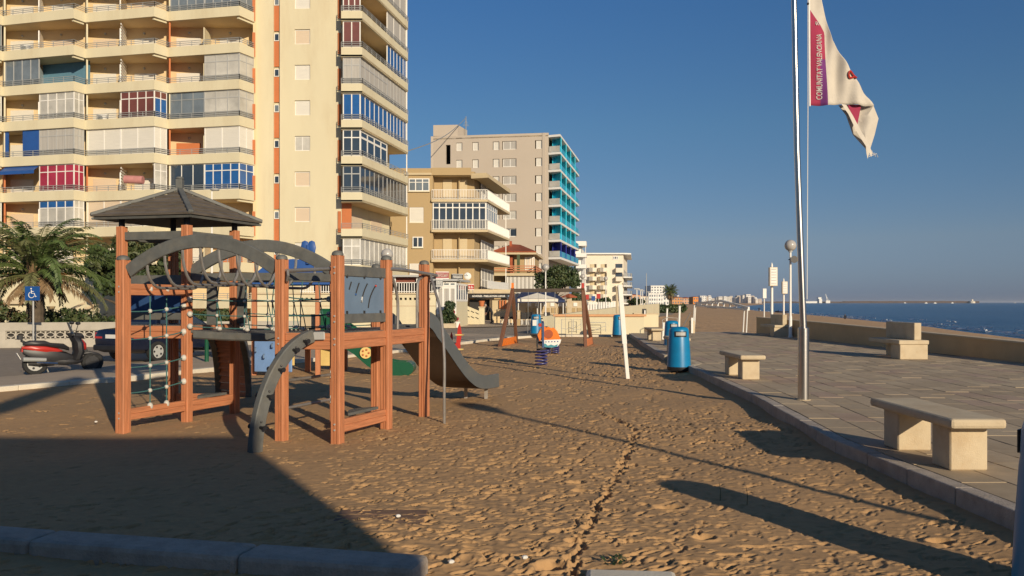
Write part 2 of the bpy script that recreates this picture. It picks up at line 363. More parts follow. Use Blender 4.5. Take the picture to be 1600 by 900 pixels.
nt.links.new(na.outputs['Fac'], bp.inputs['Height']); nt.links.new(bp.outputs['Normal'], b_.inputs['Normal'])
nc = nt.nodes.new('ShaderNodeTexNoise'); nc.inputs['Scale'].default_value = .05; nc.inputs['Detail'].default_value = 6; nt.links.new(mp.outputs['Vector'], nc.inputs['Vector'])
cr = nt.nodes.new('ShaderNodeValToRGB'); cr.color_ramp.elements[0].position = .35; cr.color_ramp.elements[0].color = (.012,.06,.14,1)
cr.color_ramp.elements[1].position = .7; cr.color_ramp.elements[1].color = (.02,.085,.18,1)
nt.links.new(nc.outputs['Fac'], cr.inputs['Fac']); nt.links.new(cr.outputs['Color'], b_.inputs['Base Color'])
ys = np.concatenate([np.linspace(-60, 40, 14)[:-1], 40*np.exp(np.linspace(0, math.log(26000/40), 230))])
xs = np.concatenate([np.linspace(28, 130, 130)[:-1], 130*np.exp(np.linspace(0, math.log(26000/130), 60))])
WX, WY = np.meshgrid(xs, ys); fall = np.clip(1.2 - np.hypot(WX, WY)/700, 0, 1)
shx = np.interp(WY, [s_[0] for s_ in SH], [s_[2] for s_ in SH])
dsh = WX - shx; ph = dsh*.55 + 1.6*vnoise(WX*.03, WY*.03)*6
WZ = -2.2 + fall*(.16*np.sin(ph)*np.exp(-np.clip(dsh,0,999)/60) + .22*vnoise(WX*.16, WY*.07) + .12*vnoise(WX*.45, WY*.2)) 
grid_mesh('sea', WX, WY, WZ, m_sea, kind='structure')
# breaking foam lines along the shore
m_foam = M('sea_foam', (.72,.74,.75), .8, .15, 1.5)
fb = MB(); fr = random.Random(5)
for (off, y0, y1, pr) in ((0.6, 55, 420, .8), (5.5, 60, 300, .55), (11.5, 70, 190, .4), (3.0, 60, 260, .5)):
    y = y0
    while y < y1:
        L = fr.uniform(2, 9)
        if fr.random() < pr:
            n = 7; up = []; lo = []
            for k in range(n+1):
                yy = y + L*k/n; xx = float(np.interp(yy, [s_[0] for s_ in SH], [s_[2] for s_ in SH])) + off + .8*math.sin(yy*.13 + off) + fr.uniform(-.15,.15)
                w = .55*math.sin(math.pi*k/n)*fr.uniform(.3,1) + .03
                lo.append((xx - w, yy, -2.0)); up.append((xx + w, yy, -1.98))
            for k in range(n):
                zt = -1.84 + fr.uniform(-.04,.08)
                mid0 = ((lo[k][0]+up[k][0])/2, lo[k][1], zt); mid1 = ((lo[k+1][0]+up[k+1][0])/2, lo[k+1][1], zt)
                fb.add([lo[k], lo[k+1], mid1, mid0], [(0,1,2,3)]); fb.add([mid0, mid1, up[k+1], up[k]], [(0,1,2,3)])
        y += L*fr.uniform(.8, 1.6)
fb.build('foam', m_foam, kind='stuff', smooth=True)
# --- road, pavement beside the sand, kerb
def offs(pts, d):
    out = []
    for i, p in enumerate(pts):
        a = Vector(pts[max(i-1,0)][:2]); b = Vector(pts[min(i+1,len(pts)-1)][:2]); t = (b-a).normalized(); out.append((p[0] - t.y*d, p[1] + t.x*d))
    return out
strip('road', m_asph, [(-60,-20),(-17,-4),(-14.5,9)] + [(x,y) for x,y in offs(KL[:-1],2.0)] + [(1.5,44),(8.9,72),(18.6,110),(38,230),(38,300),(-20,300),(-60,120)], -.03)
pv = KL[:-1]; po = [offs(KL[:-1], w_)[i_] for i_, w_ in enumerate((2.6,2.6,2.6,3.2,5.5,6.5,7.5,7.5))]
b = MB()
for i in range(len(pv)-1): b.add([(*pv[i],.07),(*pv[i+1],.07),(*po[i+1],.07),(*po[i],.07),(*po[i+1],-.05),(*po[i],-.05)], [(0,1,2,3),(3,2,4,5)])
b.build('pavement', m_walk, kind='structure')
# far pavement beyond the sand and forecourt of the restaurants
strip('forecourt', m_walk, [(1.6,42.02),(12.7,42.02),(12.7,47),(3,47)], .075)
strip('terrace_pavement', m_walk, [(-13,57),(-3,57.5),(2,62),(6,76),(3,110),(-14,110)], .02)
kr = bpy.data.objects.new('kerb', None); COL.objects.link(kr); tag(kr, kind='structure')
def stones(parent, line, w, z0, z1, L, mat, gap=.006, name='kerb_stone', side=1, bev=.014, jit=.004):
    pts = [Vector((*p, 0)) for p in line]; cum = [0]
    for i in range(len(pts)-1): cum.append(cum[-1] + (pts[i+1]-pts[i]).length)
    def pos(s):
        for i in range(len(pts)-1):
            if s <= cum[i+1] or i == len(pts)-2: return pts[i].lerp(pts[i+1], (s-cum[i])/(cum[i+1]-cum[i]))
    s = 0
    while s < cum[-1] - .1:
        a = pos(s + gap/2); e = pos(min(s + L, cum[-1]) - gap/2); j = random.uniform(-jit, jit)
        bb = MB(); bb.wall(a, e, z0, z1 + j, w*side)
        bb.build(name, mat, parent, bevel=bev, seg=2); s += L
stones(kr, KL, .22, -.1, .10, 1.0, m_kerbw)
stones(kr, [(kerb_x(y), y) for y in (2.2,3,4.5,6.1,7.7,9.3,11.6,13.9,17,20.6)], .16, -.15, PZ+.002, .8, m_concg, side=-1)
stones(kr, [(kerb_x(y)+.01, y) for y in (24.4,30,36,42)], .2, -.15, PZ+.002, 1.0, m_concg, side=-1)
stones(kr, [(kerb_x(20.6)+.02,20.6),(kerb_x(20.6)+.35,20.62),(kerb_x(24.4)+.3,24.38),(kerb_x(24.4)+.02,24.4)], .16, -.15, PZ+.002, 1.0, m_conc, side=-1)
# foreground kerbs (in the shade of the building behind)
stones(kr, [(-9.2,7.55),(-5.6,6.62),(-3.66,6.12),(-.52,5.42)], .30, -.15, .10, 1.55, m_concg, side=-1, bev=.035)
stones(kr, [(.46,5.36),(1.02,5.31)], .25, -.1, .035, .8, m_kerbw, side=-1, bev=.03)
strip('near_pavement', m_walk, [(-12,1),(-10,7.5),(-5.6,6.35),(-3.66,5.85),(-.52,5.15),(-.5,1)], -.03)
# --- promenade paving: courses parallel to the kerb
pr = bpy.data.objects.new('promenade', None); COL.objects.link(pr); tag(pr, kind='structure')
b = MB(); ky = [1.5,3,6,9.3,13.9,20.1,24.8,33,42]
for i in range(len(ky)-1):
    y0, y1 = ky[i], ky[i+1]
    b.add([(kerb_x(y0)+.1,y0,PZ-.009),(13.0,y0,PZ-.009),(13.0,y1,PZ-.009),(kerb_x(y1)+.1,y1,PZ-.009)], [(0,1,2,3)])
b.build('joint_bed', m_joint, pr)
slabs = []; LW, LL = .40, .80
for c in range(0, 26):
    y = 2.4 + (c % 2)*.4 + (c*.137 % .2)
    while y < 41.6:
        x = kerb_x(y) + .17 + c*LW; x2 = kerb_x(y+LL) + .17 + c*LW
        if x + LW < 12.9: slabs.append((x, x2, y, c))
        y += LL
slabs.sort(key=lambda s_: (s_[2] + (0 if abs(s_[0]/max(s_[2],.1)) < .64 else 60)))
sm = {}
for q_ in range(4):
    for dd in range(3):
        bb = MB(); g = .005
        bb.box(g, LW-g, g, LL-g, -.03, 0)
        o = bb.build('paving_slab', m_pave[q_], pr, bevel=.003); sm[(q_,dd)] = o.data; bpy.data.objects.remove(o)
rest = MB(); rp = random.Random(9)
for i, (x, x2, y, c) in enumerate(slabs):
    q_ = rp.choices((0,1,2,3), (5,4,3,2))[0]; z = PZ + rp.uniform(-.003,.003); rot = -math.atan2(x2-x, LL)
    if i < 299:
        o = link('paving_slab', sm[(q_,0)], pr); o.location = (x, y, z); o.rotation_euler = (rp.uniform(-.002,.002), rp.uniform(-.002,.002), rot)
    else:
        g = .007; rest.mi = q_
        rest.add([(x+g,y+g,z),(x+LW-g,y+g,z),(x2+LW-g,y+LL-g,z),(x2+g,y+LL-g,z), (x+g,y+g,z-.03),(x+LW-g,y+g,z-.03),(x2+LW-g,y+LL-g,z-.03),(x2+g,y+LL-g,z-.03)], [(0,1,2,3),(0,4,5,1),(1,5,6,2),(2,6,7,3),(3,7,4,0)])
rest.build('paving_slab', m_pave, pr, kind='stuff')
# ================================================================== BUILDINGS
def V2(u, D): return (at(u, D), D)
def lerp2(a, b, t): return (a[0] + (b[0]-a[0])*t, a[1] + (b[1]-a[1])*t)
def nrm(a, b):      # unit direction and left normal (pointing away from the viewer for a->b running left to right)
    d = Vector((b[0]-a[0], b[1]-a[1], 0)); L = d.length; d /= L; return d, Vector((-d.y, d.x, 0)), L
def glazing(parent, a, b, z0, z1, n, fmat, pmat, transom=None, fr=.07, top=None, name='balcony_glazing'):
    """framed glazing between plan points; each pane is a sub-part"""
    d, nn, L = nrm(a, b); f = MB(); A = Vector((a[0], a[1], 0)); T = .08
    f.wall(a, b, z0, z0+fr, T); f.wall(a, b, z1-fr, z1, T)
    for k in range(n+1):
        c = min(max(L*k/n, fr/2), L-fr/2); p = A + d*(c - fr/2); q = A + d*(c + fr/2); f.wall(p, q, z0+fr, z1-fr, T)
    if transom: f.wall(a, b, transom-fr/2, transom+fr/2, T*.9, .004)
    o = f.build(name, fmat, parent)
    for k in range(n):
        p = A + d*(L*k/n + fr*.5); q = A + d*(L*(k+1)/n - fr*.5)
        if transom and top is not None:
            MB().wall(p, q, z0+fr, transom-fr/2, .03, .03).build('pane', pmat, o); MB().wall(p, q, transom+fr/2, z1-fr, .03, .03).build('pane', top, o)
        else: MB().wall(p, q, z0+fr, z1-fr, .03, .03).build('pane', pmat, o)
    return o
def railing(parent, pts, z0, z1, mat, nbars=3, post=1.1, r=.022, upright=False, close=False, name='railing', top_r=None):
    b = MB()
    for i in range(len(pts)-1):
        a = Vector((*pts[i], 0)); e = Vector((*pts[i+1], 0)); L = (e-a).length; d = (e-a).normalized()
        if upright:
            b.bar(a + Vector((0,0,z1)), e + Vector((0,0,z1)), .05, .05); b.bar(a + Vector((0,0,z0+.08)), e + Vector((0,0,z0+.08)), .04, .04)
            n = max(1, int(L/post))
            for k in range(n+1): p = a + d*(L*k/n); b.bar(p + Vector((0,0,z0)), p + Vector((0,0,z1)), r*2, r*2)
        else:
            for k in range(nbars): z = z0 + (z1-z0)*(k+1)/nbars; b.bar(a + Vector((0,0,z)), e + Vector((0,0,z)), r*2, r*2)
            n = max(1, round(L/post))
            for k in range(n+1): p = a + d*(L*k/n); b.bar(p + Vector((0,0,z0)), p + Vector((0,0,z1)), r*2, r*2)
    return b.build(name, mat, parent)
def window(parent, a, b, z0, z1, fmat, pmat, n=1, fr=.07, sill=True, proud=.03, transom=None):
    """window standing proud/recessed on the wall a->b (left to right); frame, pane(s), sill"""
    d, nn, L = nrm(a, b); f = MB(); A = Vector((a[0], a[1], 0)); t = proud + .05
    f.wall(a, b, z0, z0+fr, t, -proud); f.wall(a, b, z1-fr, z1, t, -proud)
    for k in range(n+1):
        c = min(max(L*k/n, fr/2), L-fr/2); f.wall(A + d*(c-fr/2), A + d*(c+fr/2), z0+fr, z1-fr, t, -proud)
    if transom: f.wall(A + d*fr, A + d*(L-fr), transom-.03, transom+.03, t*.8, -proud*.8)
    o = f.build('window', fmat, parent)
    for k in range(n): MB().wall(A + d*(L*k/n + fr/2), A + d*(L*(k+1)/n - fr/2), z0+fr, z1-fr, .02, -.012).build('pane', pmat, o)
    if sill: MB().wall(A - d*.06, A + d*(L+.06), z0-.07, z0-.003, .10, -.09).build('sill', m_cream, o)
    return o
def wall_holes(b, a, e, z0, z1, t, holes):
    """wall a->e (thickness behind) with rectangular openings (s0,s1,za,zb) measured along it; holes stacked in columns"""
    d, nn, L = nrm(a, e); A = Vector((a[0], a[1], 0)); cols_ = {}
    for h in holes: cols_.setdefault((h[0], h[1]), []).append((h[2], h[3]))
    s = 0
    for (s0, s1) in sorted(cols_):
        if s0 > s: b.wall(A + d*s, A + d*s0, z0, z1, t)
        z = z0
        for (za, zb) in sorted(cols_[(s0, s1)]):
            if za > z: b.wall(A + d*s0, A + d*s1, z, za, t)
            z = zb
        if z < z1: b.wall(A + d*s0, A + d*s1, z, z1, t)
        s = s1
    if s < L: b.wall(A + d*s, A + d*L, z0, z1, t)
    return b
# ------------------------------------------------------------------ the tall cream tower
tower = thing('apartment_tower', 'tall cream apartment tower with stacked balconies and terracotta stripes at the left', 'apartment block', P(400, 67.3))
P0,Q0 = V2(-131,68.6), V2(-14,66.6); P1,Q1 = V2(4,67.5), V2(115,65.8); P2,Q2 = V2(133,66.8), V2(241,65.4); P3,Q3 = V2(262.5,66.5), V2(374,65.2); R3 = V2(398,66.8)
W0,W1 = V2(399,67.3), V2(533,67.0)
ZL = 23.62; ZS = 23.45; FH = 2.8
outline = [P0,Q0,P1,Q1,P2,Q2,P3,Q3,R3]
backL = [(p[0]-.1, p[1]+1.55) for p in (P0,P1,P2,P3)] + [(R3[0]-.05, R3[1]+1.75)]
SA, SB, SC, SE = V2(533.5,66.98), V2(533,65.8), V2(566,65.8), V2(637.5,76.9)
SBI, SEI = (-13.2, 66.99), (SE[0]-1.72, SE[1]+.34)
tw = MB()
# backs of the balconies (bent wall), end walls, roof mass
bl = [V2(-131,70.2), V2(4,69.2), V2(133,68.6), V2(262.5,68.3), V2(398,68.3)]
for i in range(4): tw.wall(bl[i], bl[i+1], 0, 33, .3)
tw.wall(V2(398,66.85), V2(398,68.3), 0, 33, .25, -.12)
tw.build('balcony_back_wall', m_cream2, tower)
tw = MB()
gL = V2(427.3,67.25); gR = V2(437,67.2)
tw.wall(W0, gL, 0, 33, .3); tw.wall(V2(427.3,67.55), V2(437,67.5), 0, 33, .3)
holes = [( at(460,67.1)-gR[0], at(484.5,67.1)-gR[0], zz(69.0+55.6*k,67.1), zz(45.5+55.6*k,67.1)) for k in range(-2, 8)]
wall_holes(tw, gR, W1, 0, 33, .3, holes)
tw.wall(W1, (W1[0], W1[1]+.5), 0, 33, .2)
tw.wall(SBI, SEI, 0, 33, .3)
tw.wall((SEI[0], SEI[1]), (SEI[0]-8, SEI[1]+1.5), 0, 33, .3)
tw.prism([V2(-131,70.4), V2(398,68.6), V2(533,67.4), SBI, SEI, (SEI[0]-9,SEI[1]+2), (-50,82)], 32.6, 33)
tw.wall(V2(-131,70.4), (-52,84), 0, 33, .3); tw.wall((-52,84), (SEI[0]-8,SEI[1]+2), 0, 33, .3)
tw.build('wall', m_cream, tower)
# groove stripe of terracotta panels with small stair windows
for k in range(-1, 8):
    zt = zz(9 + 55.3*k + 0.3*k, 67.4); zb = zz(50.5 + 55.3*k + .3*k, 67.4)
    MB().wall(V2(428,67.42), V2(436.6,67.38), zb+.10, zt, .05).build('terracotta_panel', m_terra, tower)
    window(tower, V2(428.6,67.43), V2(436.4,67.40), zt+.03, zt + (zb-zt)*0 + .62, m_white, m_gdark if k % 3 else m_gwin, 1, .05, False, .02)
for k in range(-2, 8):       # shuttered windows on the flat wall
    a = V2(460.4,67.2); e = V2(484.2,67.15); z0 = zz(68.6+55.6*k,67.1)+.01; z1 = zz(45.8+55.6*k,67.1)-.01
    o = window(tower, (a[0],a[1]+.08), (e[0],e[1]+.08), z0, z1, m_white, (m_shut, m_shut, m_shutb, m_shut, m_shut, m_gwhite, m_shutb, m_shutb, m_shut, m_shut)[k+2], 2 if k == 3 else 1, .05, True, .02)
def balcony(lines, zk, parapet_h=.74, t=.13, inner=None, name='balcony', rail=True, railtop=1.16, slab_poly=None):
    b = MB()
    for i in range(len(lines)-1):
        d, nn, L = nrm(lines[i], lines[i+1]); e = 0
        b.wall(lines[i], lines[i+1], zk + .003*i, zk + parapet_h + .003*i, t)
    o = b.build('balcony', m_cream, tower)
    s_ = MB(); s_.prism(slab_poly, zk + .02, zk + .16); s_.build('slab', m_cream2, o)
    if rail: railing(o, [(p[0], p[1]+.06) for p in lines], zk + parapet_h, zk + railtop, m_rail, 3, 1.0, .02)
    return o
# bay contents, top floor first: (left half, right half, extra)
BAY = {1: ['..', '..', 'g.', '.w', 'Bk', 'Ar', '.W', '..'], 2: ['.y', '.p', '.p', '.n', 'ss', '.P', 'tt', '..'], 3: ['gg', '..', '.l', 'dl', '.s', 'Db', '..', '..'], 0: ['..', '.g', '..', '.w', '..', '..', '.w', '..']}
GL = {'g': (m_alu, m_gwin, None, 4), 'w': (m_white, m_gwhite, 1, 4), 'k': (m_alu, m_gcurt, 1, 4), 'r': (m_white, m_gred, 1, 4), 'W': (m_white, m_gwhite, 2, 4),
      'n': (m_white, m_gbrown, 1, 4), 's': (m_white, m_shut, None, 2), 't': (m_white, m_shutb, None, 2), 'l': (m_alu, m_gwhite, 1, 3), 'd': (m_rail, m_gwin, 1, 3), 'D': (m_white, m_gdark, None, 3), 'b': (m_white, m_gblue, 1, 4)}
bays = {0: (P0,Q0,P1), 1: (P1,Q1,P2), 2: (P2,Q2,P3), 3: (P3,Q3,R3)}
backpt = {0: (bl[0],bl[1]), 1: (bl[1],bl[2]), 2: (bl[2],bl[3]), 3: (bl[3],bl[4])}
for k in range(-1, 9):
    zk = ZL - FH*k
    balcony(outline, zk, slab_poly=[(p[0], p[1]+.05) for p in outline] + [(q[0], q[1]+.1) for q in bl[::-1]])
    if k > 7: continue
    zb = zk + .745; zt = zk + FH + .015
    for i, (A_, B_, C_) in bays.items():
        c = BAY[i][min(max(k,0),7)]; d, nn, L = nrm(A_, B_); mid = lerp2(A_, B_, .5)
        # bay divider wall and central partition, in the colour the flat has chosen
        side = {(1,2): m_blue, (3,1): m_terra, (3,2): m_terra, (3,4): m_terra, (1,5): m_terra, (1,6): m_terra, (2,5): m_terra, (3,6): m_terra}.get((i,k), m_cream)
        bb0, bb1 = backpt[i]
        MB().wall((A_[0]+.02, A_[1]+.14), bb0, zk+.16, zt, .12, -.12).build('divider_wall', side if side != m_blue else m_cream, tower)
        midb = lerp2(bb0, bb1, .5)
        if c[0] == '.' or c[1] == '.':
            MB().wall((mid[0], mid[1]+.25), (midb[0], midb[1]-.01), zk+.16, zk+2.2, .08).build('partition', m_white if i != 3 else m_cream, tower)
        # doors with white shutters at the back
        for s0, s1 in ((.10,.38),(.60,.86)):
            a = lerp2(bb0, bb1, s0); e = lerp2(bb0, bb1, s1)
            MB().wall((a[0],a[1]-.05), (e[0],e[1]-.05), zk+.16, zk+2.02, .045).build('balcony_door', m_shut if (k+i+int(s0*10)) % 4 else (m_terra if i == 3 else m_shutb), tower)
        for s0 in (.25,.72):
            a = lerp2(bb0, bb1, s0); MB().ball((a[0], a[1]-.10, zk+2.42), .10, 8, 6).build('wall_lamp', m_alu, tower, smooth=True)
        inA = (A_[0]+.10, A_[1]+.17); inB = (B_[0]-.05, B_[1]+.15); inM = lerp2(inA, inB, .5); inC = (C_[0]-.08, C_[1]+.02)
        if c[0] in GL: f, p_, tr, n = GL[c[0]]; glazing(tower, inA, inM, zb, zt, n, f, p_, (zb + 1.5) if tr else None, .06, p_ if tr == 1 else m_gblue)
        if c[1] in GL:
            f, p_, tr, n = GL[c[1]]; glazing(tower, inM, inB, zb, zt, n, f, p_, (zb + 1.5) if tr else None, .07, p_ if tr == 1 else m_gblue)
            glazing(tower, inB, inC, zb, zt, 2, f, p_ if c[1] != 'n' else m_gblue, (zb + 1.5) if tr else None, .06, p_)
        if c[1] == 'P':
            glazing(tower, inB, inC, zb, zt, 2, m_white, m_gwhite, zb+1.5, .06, m_gwhite)
        if c[0] == 'B':
            MB().wall(lerp2(inA,inM,.52), inM, zk+.2, zt, .05).build('blue_blind', m_blue, tower); MB().wall(inA, lerp2(inA,inM,.1), zk+.2, zt, .05).build('blue_blind', m_blue, tower)
        if c[0] == 'A':
            b = MB(); z1 = zt - .05; a = Vector((*inA,0)); e = Vector((*inM,0))
            b.plate([(a.x,a.y,z1),(e.x,e.y,z1),(e.x-.02,e.y-.7,z1-.45),(a.x-.02,a.y-.7,z1-.45)], (0,0,.03)); b.wall((a.x-.02,a.y-.72),(e.x-.02,e.y-.72), z1-.68, z1-.43, .02); b.build('awning', m_blue, tower)
        if c[1] in 'pPy':         # slatted screens between neighbours
            s_ = MB(); a = Vector((mid[0], mid[1]+.2, 0)); e = Vector((midb[0], midb[1]-.02, 0))
            for q in range(8): s_.wall(a, e, zb + .05 + q*.24, zb + .17 + q*.24, .05, -.06)
            s_.build('screen', m_white if c[1] != 'y' else m_beige, tower)
        if (i,k) == (1,2): MB().wall(lerp2(bb0,bb1,.5), (C_[0]-.02, C_[1]+.9), zk+.16, zt, .04, -.08).build('blue_wall', M('blue_wall_paint', (.10,.22,.30), .8), tower)
    # chunky slanted brackets where each bay steps back
    for i in range(4):
        A_, B_, C_ = bays[i]
        MB().wall((B_[0]-.12,B_[1]+.2), (C_[0]-.12,C_[1]+.05), zk-.16, zk+.012, .16).build('bracket', m_cream, tower)
    MB().wall(V2(394.2,66.72), V2(398.6,66.75), zk+.1, zk+2.0, .1).build('terracotta_panel', m_terra, tower)
# right-hand corner balconies
SIDE = ['n.s','w.b','ggg','bbb','wW.','ddd','...','www']
for k in range(-1, 8):
    zk = ZS - FH*k; ln = [SA, SB, SC, SE]
    balcony([SB, SC, SE], zk, slab_poly=[SA, SB, (SC[0],SC[1]), SE, SEI, SBI]).name
    c = SIDE[min(max(k,0),7)]; zb = zk + .745; zt = zk + FH + .015
    iB, iC, iE = (SB[0]+.1,SB[1]+.15), (SC[0]-.16,SC[1]+.15), (SE[0]-.15,SE[1]-.05); iM = lerp2(iC, iE, .55)
    GS = {'n': (m_white, m_gbrown), 'w': (m_white, m_gwhite if k != 1 else m_gbrown), 'g': (m_alu, m_gcurt), 'b': (m_white, m_gblue), 'W': (m_white, m_gdark), 'd': (m_alu, m_gdark), 's': (m_white, m_gcurt)}
    if k == 4: GS['w'] = (m_white, m_gdark)
    if k == 7: GS['w'] = (m_white, m_gwhite)
    if c[0] in GS: glazing(tower, iB, iC, zb, zt, 2 if c[0] not in 'n' else 3, *GS[c[0]], (zb+1.45) if c[0] in 'gdw' and k != 1 else None, .08, GS[c[0]][1])
    if c[1] in GS: glazing(tower, iC, iM, zb, zt, 6 if c[1] != 'W' else 4, *GS[c[1]], (zb+1.5) if c[1] in 'gW' else None, .08 if c[1] != 'W' else .16, GS[c[1]][1])
    if c[2] in GS: glazing(tower, iM, iE, zb, zt, 6 if c[2] != 's' else 3, *GS[c[2]], None, .07)
    for s0, s1 in ((.12,.36),(.55,.8)):
        a = lerp2(SBI, SEI, s0); e = lerp2(SBI, SEI, s1); MB().wall((a[0]+.05,a[1]), (e[0]+.05,e[1]), zk+.16, zk+2.1, .045).build('balcony_door', (m_shutb, m_shut, m_terra)[(k) % 3], tower)
    MB().wall(V2(527.8,66.93), V2(532.6,66.92), zk+.55, zk+2.2, .05).build('terracotta_panel', m_terra, tower)
    MB().bar((SE[0]-.1,SE[1]-.1,zk+.74), (SE[0]-.1,SE[1]-.1,zt), .09, .09).build('corner_post', m_white, tower)
    if k == 6: MB().wall((SA[0]+.03,SA[1]+.02), (SBI[0]+.6,SBI[1]+.0), zk+.16, zt, .05, -.02).build('terracotta_panel', m_terra, tower)
# air conditioners and a folded pink awning seen on the balconies
for (a_, zk_) in ((lerp2(P2,Q2,.22), ZL-FH*3), (lerp2(P1,Q1,.3), ZL-FH*1), (lerp2(P3,Q3,.3), ZL-FH*6)):
    ac = MB().box(a_[0]-.4, a_[0]+.4, a_[1]+.25, a_[1]+.55, zk_+.60, zk_+1.2).build('air_conditioner', m_white, tower)
    MB().tube([(a_[0]-.1,a_[1]+.235,zk_+.9),(a_[0]-.1,a_[1]+.255,zk_+.9)], .2, 14).build('fan_grille', m_rail, ac)
aw = lerp2(P2,Q2,.72); MB().tube([(aw[0]-.7,aw[1]-.1,ZL-FH*5+1.55),(aw[0]+.7,aw[1]-.1,ZL-FH*5+1.5)], .32, 10).build('folded_awning', M('pink_canvas', (.50,.22,.20), .9, .15, 2), tower, smooth=True)
# base of the tower
MB().box(W0[0], W1[0]+2.5, 66.7, 67.0, 0, 3.2).build('plinth', m_cream, tower)

# ------------------------------------------------------------------ beige restaurant building
bb_ = thing('apartment_house', 'beige four storey house with railed balconies above the restaurant', 'apartment house', P(700, 82))
bA, bB, bC = V2(674,80.5), V2(762,80.5), V2(797,92.5); bL = V2(606,80.8)
b = MB(); hs = [(at(638.5,80.9)-bL[0], at(671,80.9)-bL[0], zz(299,80.9), zz(279,80.9))]
wall_holes(b, bL, (bA[0],80.8), 0, 14.35, .3, [(s0, s1, za, zb) for s0, s1, za, zb in [(at(640,80.9)-bL[0], at(662,80.9)-bL[0], zz(348,80.9), zz(324,80.9))]])
b.wall((bA[0],80.85), (bA[0]+.02,82.2), 0, 14.35, .2, -.1); bk = [(bA[0]+.05,82.2), V2(741,82.2), V2(772,92.8)]
for i in range(2): b.wall(bk[i], bk[i+1], 0, 14.3, .3)
b.wall(V2(772,92.8), (-12,96), 0, 14.3, .3); b.wall((-14,96), (bL[0],81.2), 0, 14.3, .3)
b.build('wall', m_beige, bb_)
MB().prism([(bL[0]-.1,80.7), (bA[0],80.6), (bA[0],81.1),  V2(733,81.1), V2(760,80.6), V2(797,92.3), (-4,97), (-14,97)], 13.75, 13.95).build('roof_slab', m_beige2, bb_)
b = MB(); b.wall((bL[0],80.75), (bA[0],80.75), 13.96, 14.4, .2); b.wall((bA[0],80.72), V2(736,80.72), 13.75-.0, 14.45, .22); b.build('parapet', m_beige, bb_)
b = MB(); b.prism([V2(736,80.9), V2(763,80.3), V2(797.5,92.0), V2(776,92.6), V2(745,82.0)], 13.45, 13.74); b.build('roof_overhang', m_beige2, bb_)
window(bb_, (at(638.5,80.7),80.72), (at(671,80.7),80.72), zz(299,80.8), zz(279,80.8), m_white, m_gwin, 3, .09, True, .03, zz(285,80.8))
window(bb_, (at(640.2,80.9),80.86), (at(661.8,80.9),80.86), zz(347.7,80.9), zz(324.3,80.9), m_white, m_shut, 1, .06, True, .02)
window(bb_, (at(644.5,80.7),80.72), (at(661,80.7),80.72), zz(387,80.8), zz(370,80.8), m_white, m_gdark, 2, .09, True, .03)
window(bb_, (at(640,80.7),80.72), (at(662,80.7),80.72), zz(436,80.8), zz(412,80.8), m_white, m_shut, 1, .06, True, .03)
for k, zf in enumerate((11.22, 8.37, 5.55, 2.75)):
    o = MB().prism([bA, bB, bC, V2(772,92.7), V2(741,82.1), (bA[0]+.05,82.1)], zf-.02, zf+.2).build('balcony', m_beige2, bb_)
    if k < 3: railing(o, [(bA[0]+.05,bA[1]+.06), (bB[0]-.05,bB[1]+.06), (bC[0]-.08,bC[1]-.02)], zf+.2, zf+1.12, m_white, upright=True, post=.145, r=.02)
    if k < 3 or True:
        a = Vector((bB[0]-.1,bB[1]+.15,0)); e = Vector((bC[0]-.12,bC[1]-.1,0))
        if k == 3: a = Vector((*V2(763,82.5),0))
        MB().wall(a, e, zf+.3, zf+1.05, .03, .05).build('balustrade_panel', m_white, o)
    for q, u in enumerate((692, 716)):
        if k in (0,2): MB().box(at(u,82.1), at(u+14,82.1), 82.12, 82.19, zf+.2, zf+2.3).build('balcony_door', m_beige2, bb_)
    MB().bar((at(717.5,81.9),81.9,zf+.2), (at(717.5,81.9),81.9,zf+2.83), .10, .10).build('drainpipe', m_beige, bb_)
    MB().bar((bC[0]-.45,bC[1]-.6,zf+.2), (bC[0]-.45,bC[1]-.6,zf+2.6), .09, .09).build('balcony_post', m_white, bb_)
    if k != 1:
        o2 = glazing(bb_, V2(752.5,84.6), V2(771,92.2), zf+.2, zf+2.35, 4, m_white, m_gcurt if k else m_gwhite, zf+1.2, .09, m_gcurt)
glazing(bb_, (bA[0]+.1,80.75), (bB[0]-.15,80.75), 8.37+.25, 8.37+2.82, 8, m_white, m_gdark, 8.37+2.3, .10, m_gdark)
glazing(bb_, (bB[0]-.12,80.85), V2(777,86.5), 8.37+.25, 8.37+2.82, 6, m_white, m_gwin, 8.37+2.3, .10, m_gwin)
# restaurant front beneath it
b = MB(); b.box(at(733,80.2), at(806,80.2), 79.6, 82, 2.50, 2.9); b.build('cornice', m_beige2, bb_)
MB().box(at(732,80), at(806,80), 79.0, 79.6, 2.53, 2.70).build('shopfront_ledge', m_conc, bb_)
sg = MB().box(at(733,79.2), at(803,79.2), 79.25, 79.5, zz(465.5,79.3), zz(459.5,79.3)).build('shop_sign', m_black, bb_)
text_on('ACHONES - PAELLAS PARA LLEVAR', (at(763.5,79.2), 79.235, zz(462.6,79.2)), (1,0,0), (0,0,1), at(786.5,79.2)-at(734.5,79.2), .17, m_white, sg, bold=.03)
MB().box(at(793.5,79.2), at(796,79.2), 79.235, 79.249, zz(464,79.2), zz(461.2,79.2)).build('print_mark', m_panel, sg); MB().box(at(797,79.2), at(801,79.2), 79.235, 79.249, zz(463.6,79.2), zz(461.6,79.2)).build('print_mark', m_panel, sg)
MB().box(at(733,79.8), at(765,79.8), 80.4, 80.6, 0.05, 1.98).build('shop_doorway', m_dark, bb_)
MB().box(at(768.5,79.8), at(806,79.8), 79.9, 80.3, 0.05, 1.98).build('shopfront_wall', m_beige2, bb_)
for u in (780, 784.5, 789): MB().box(at(u,79.6), at(u+2.4,79.6), 79.7, 79.88, .25, 1.9).build('shopfront_post', m_terra, bb_)
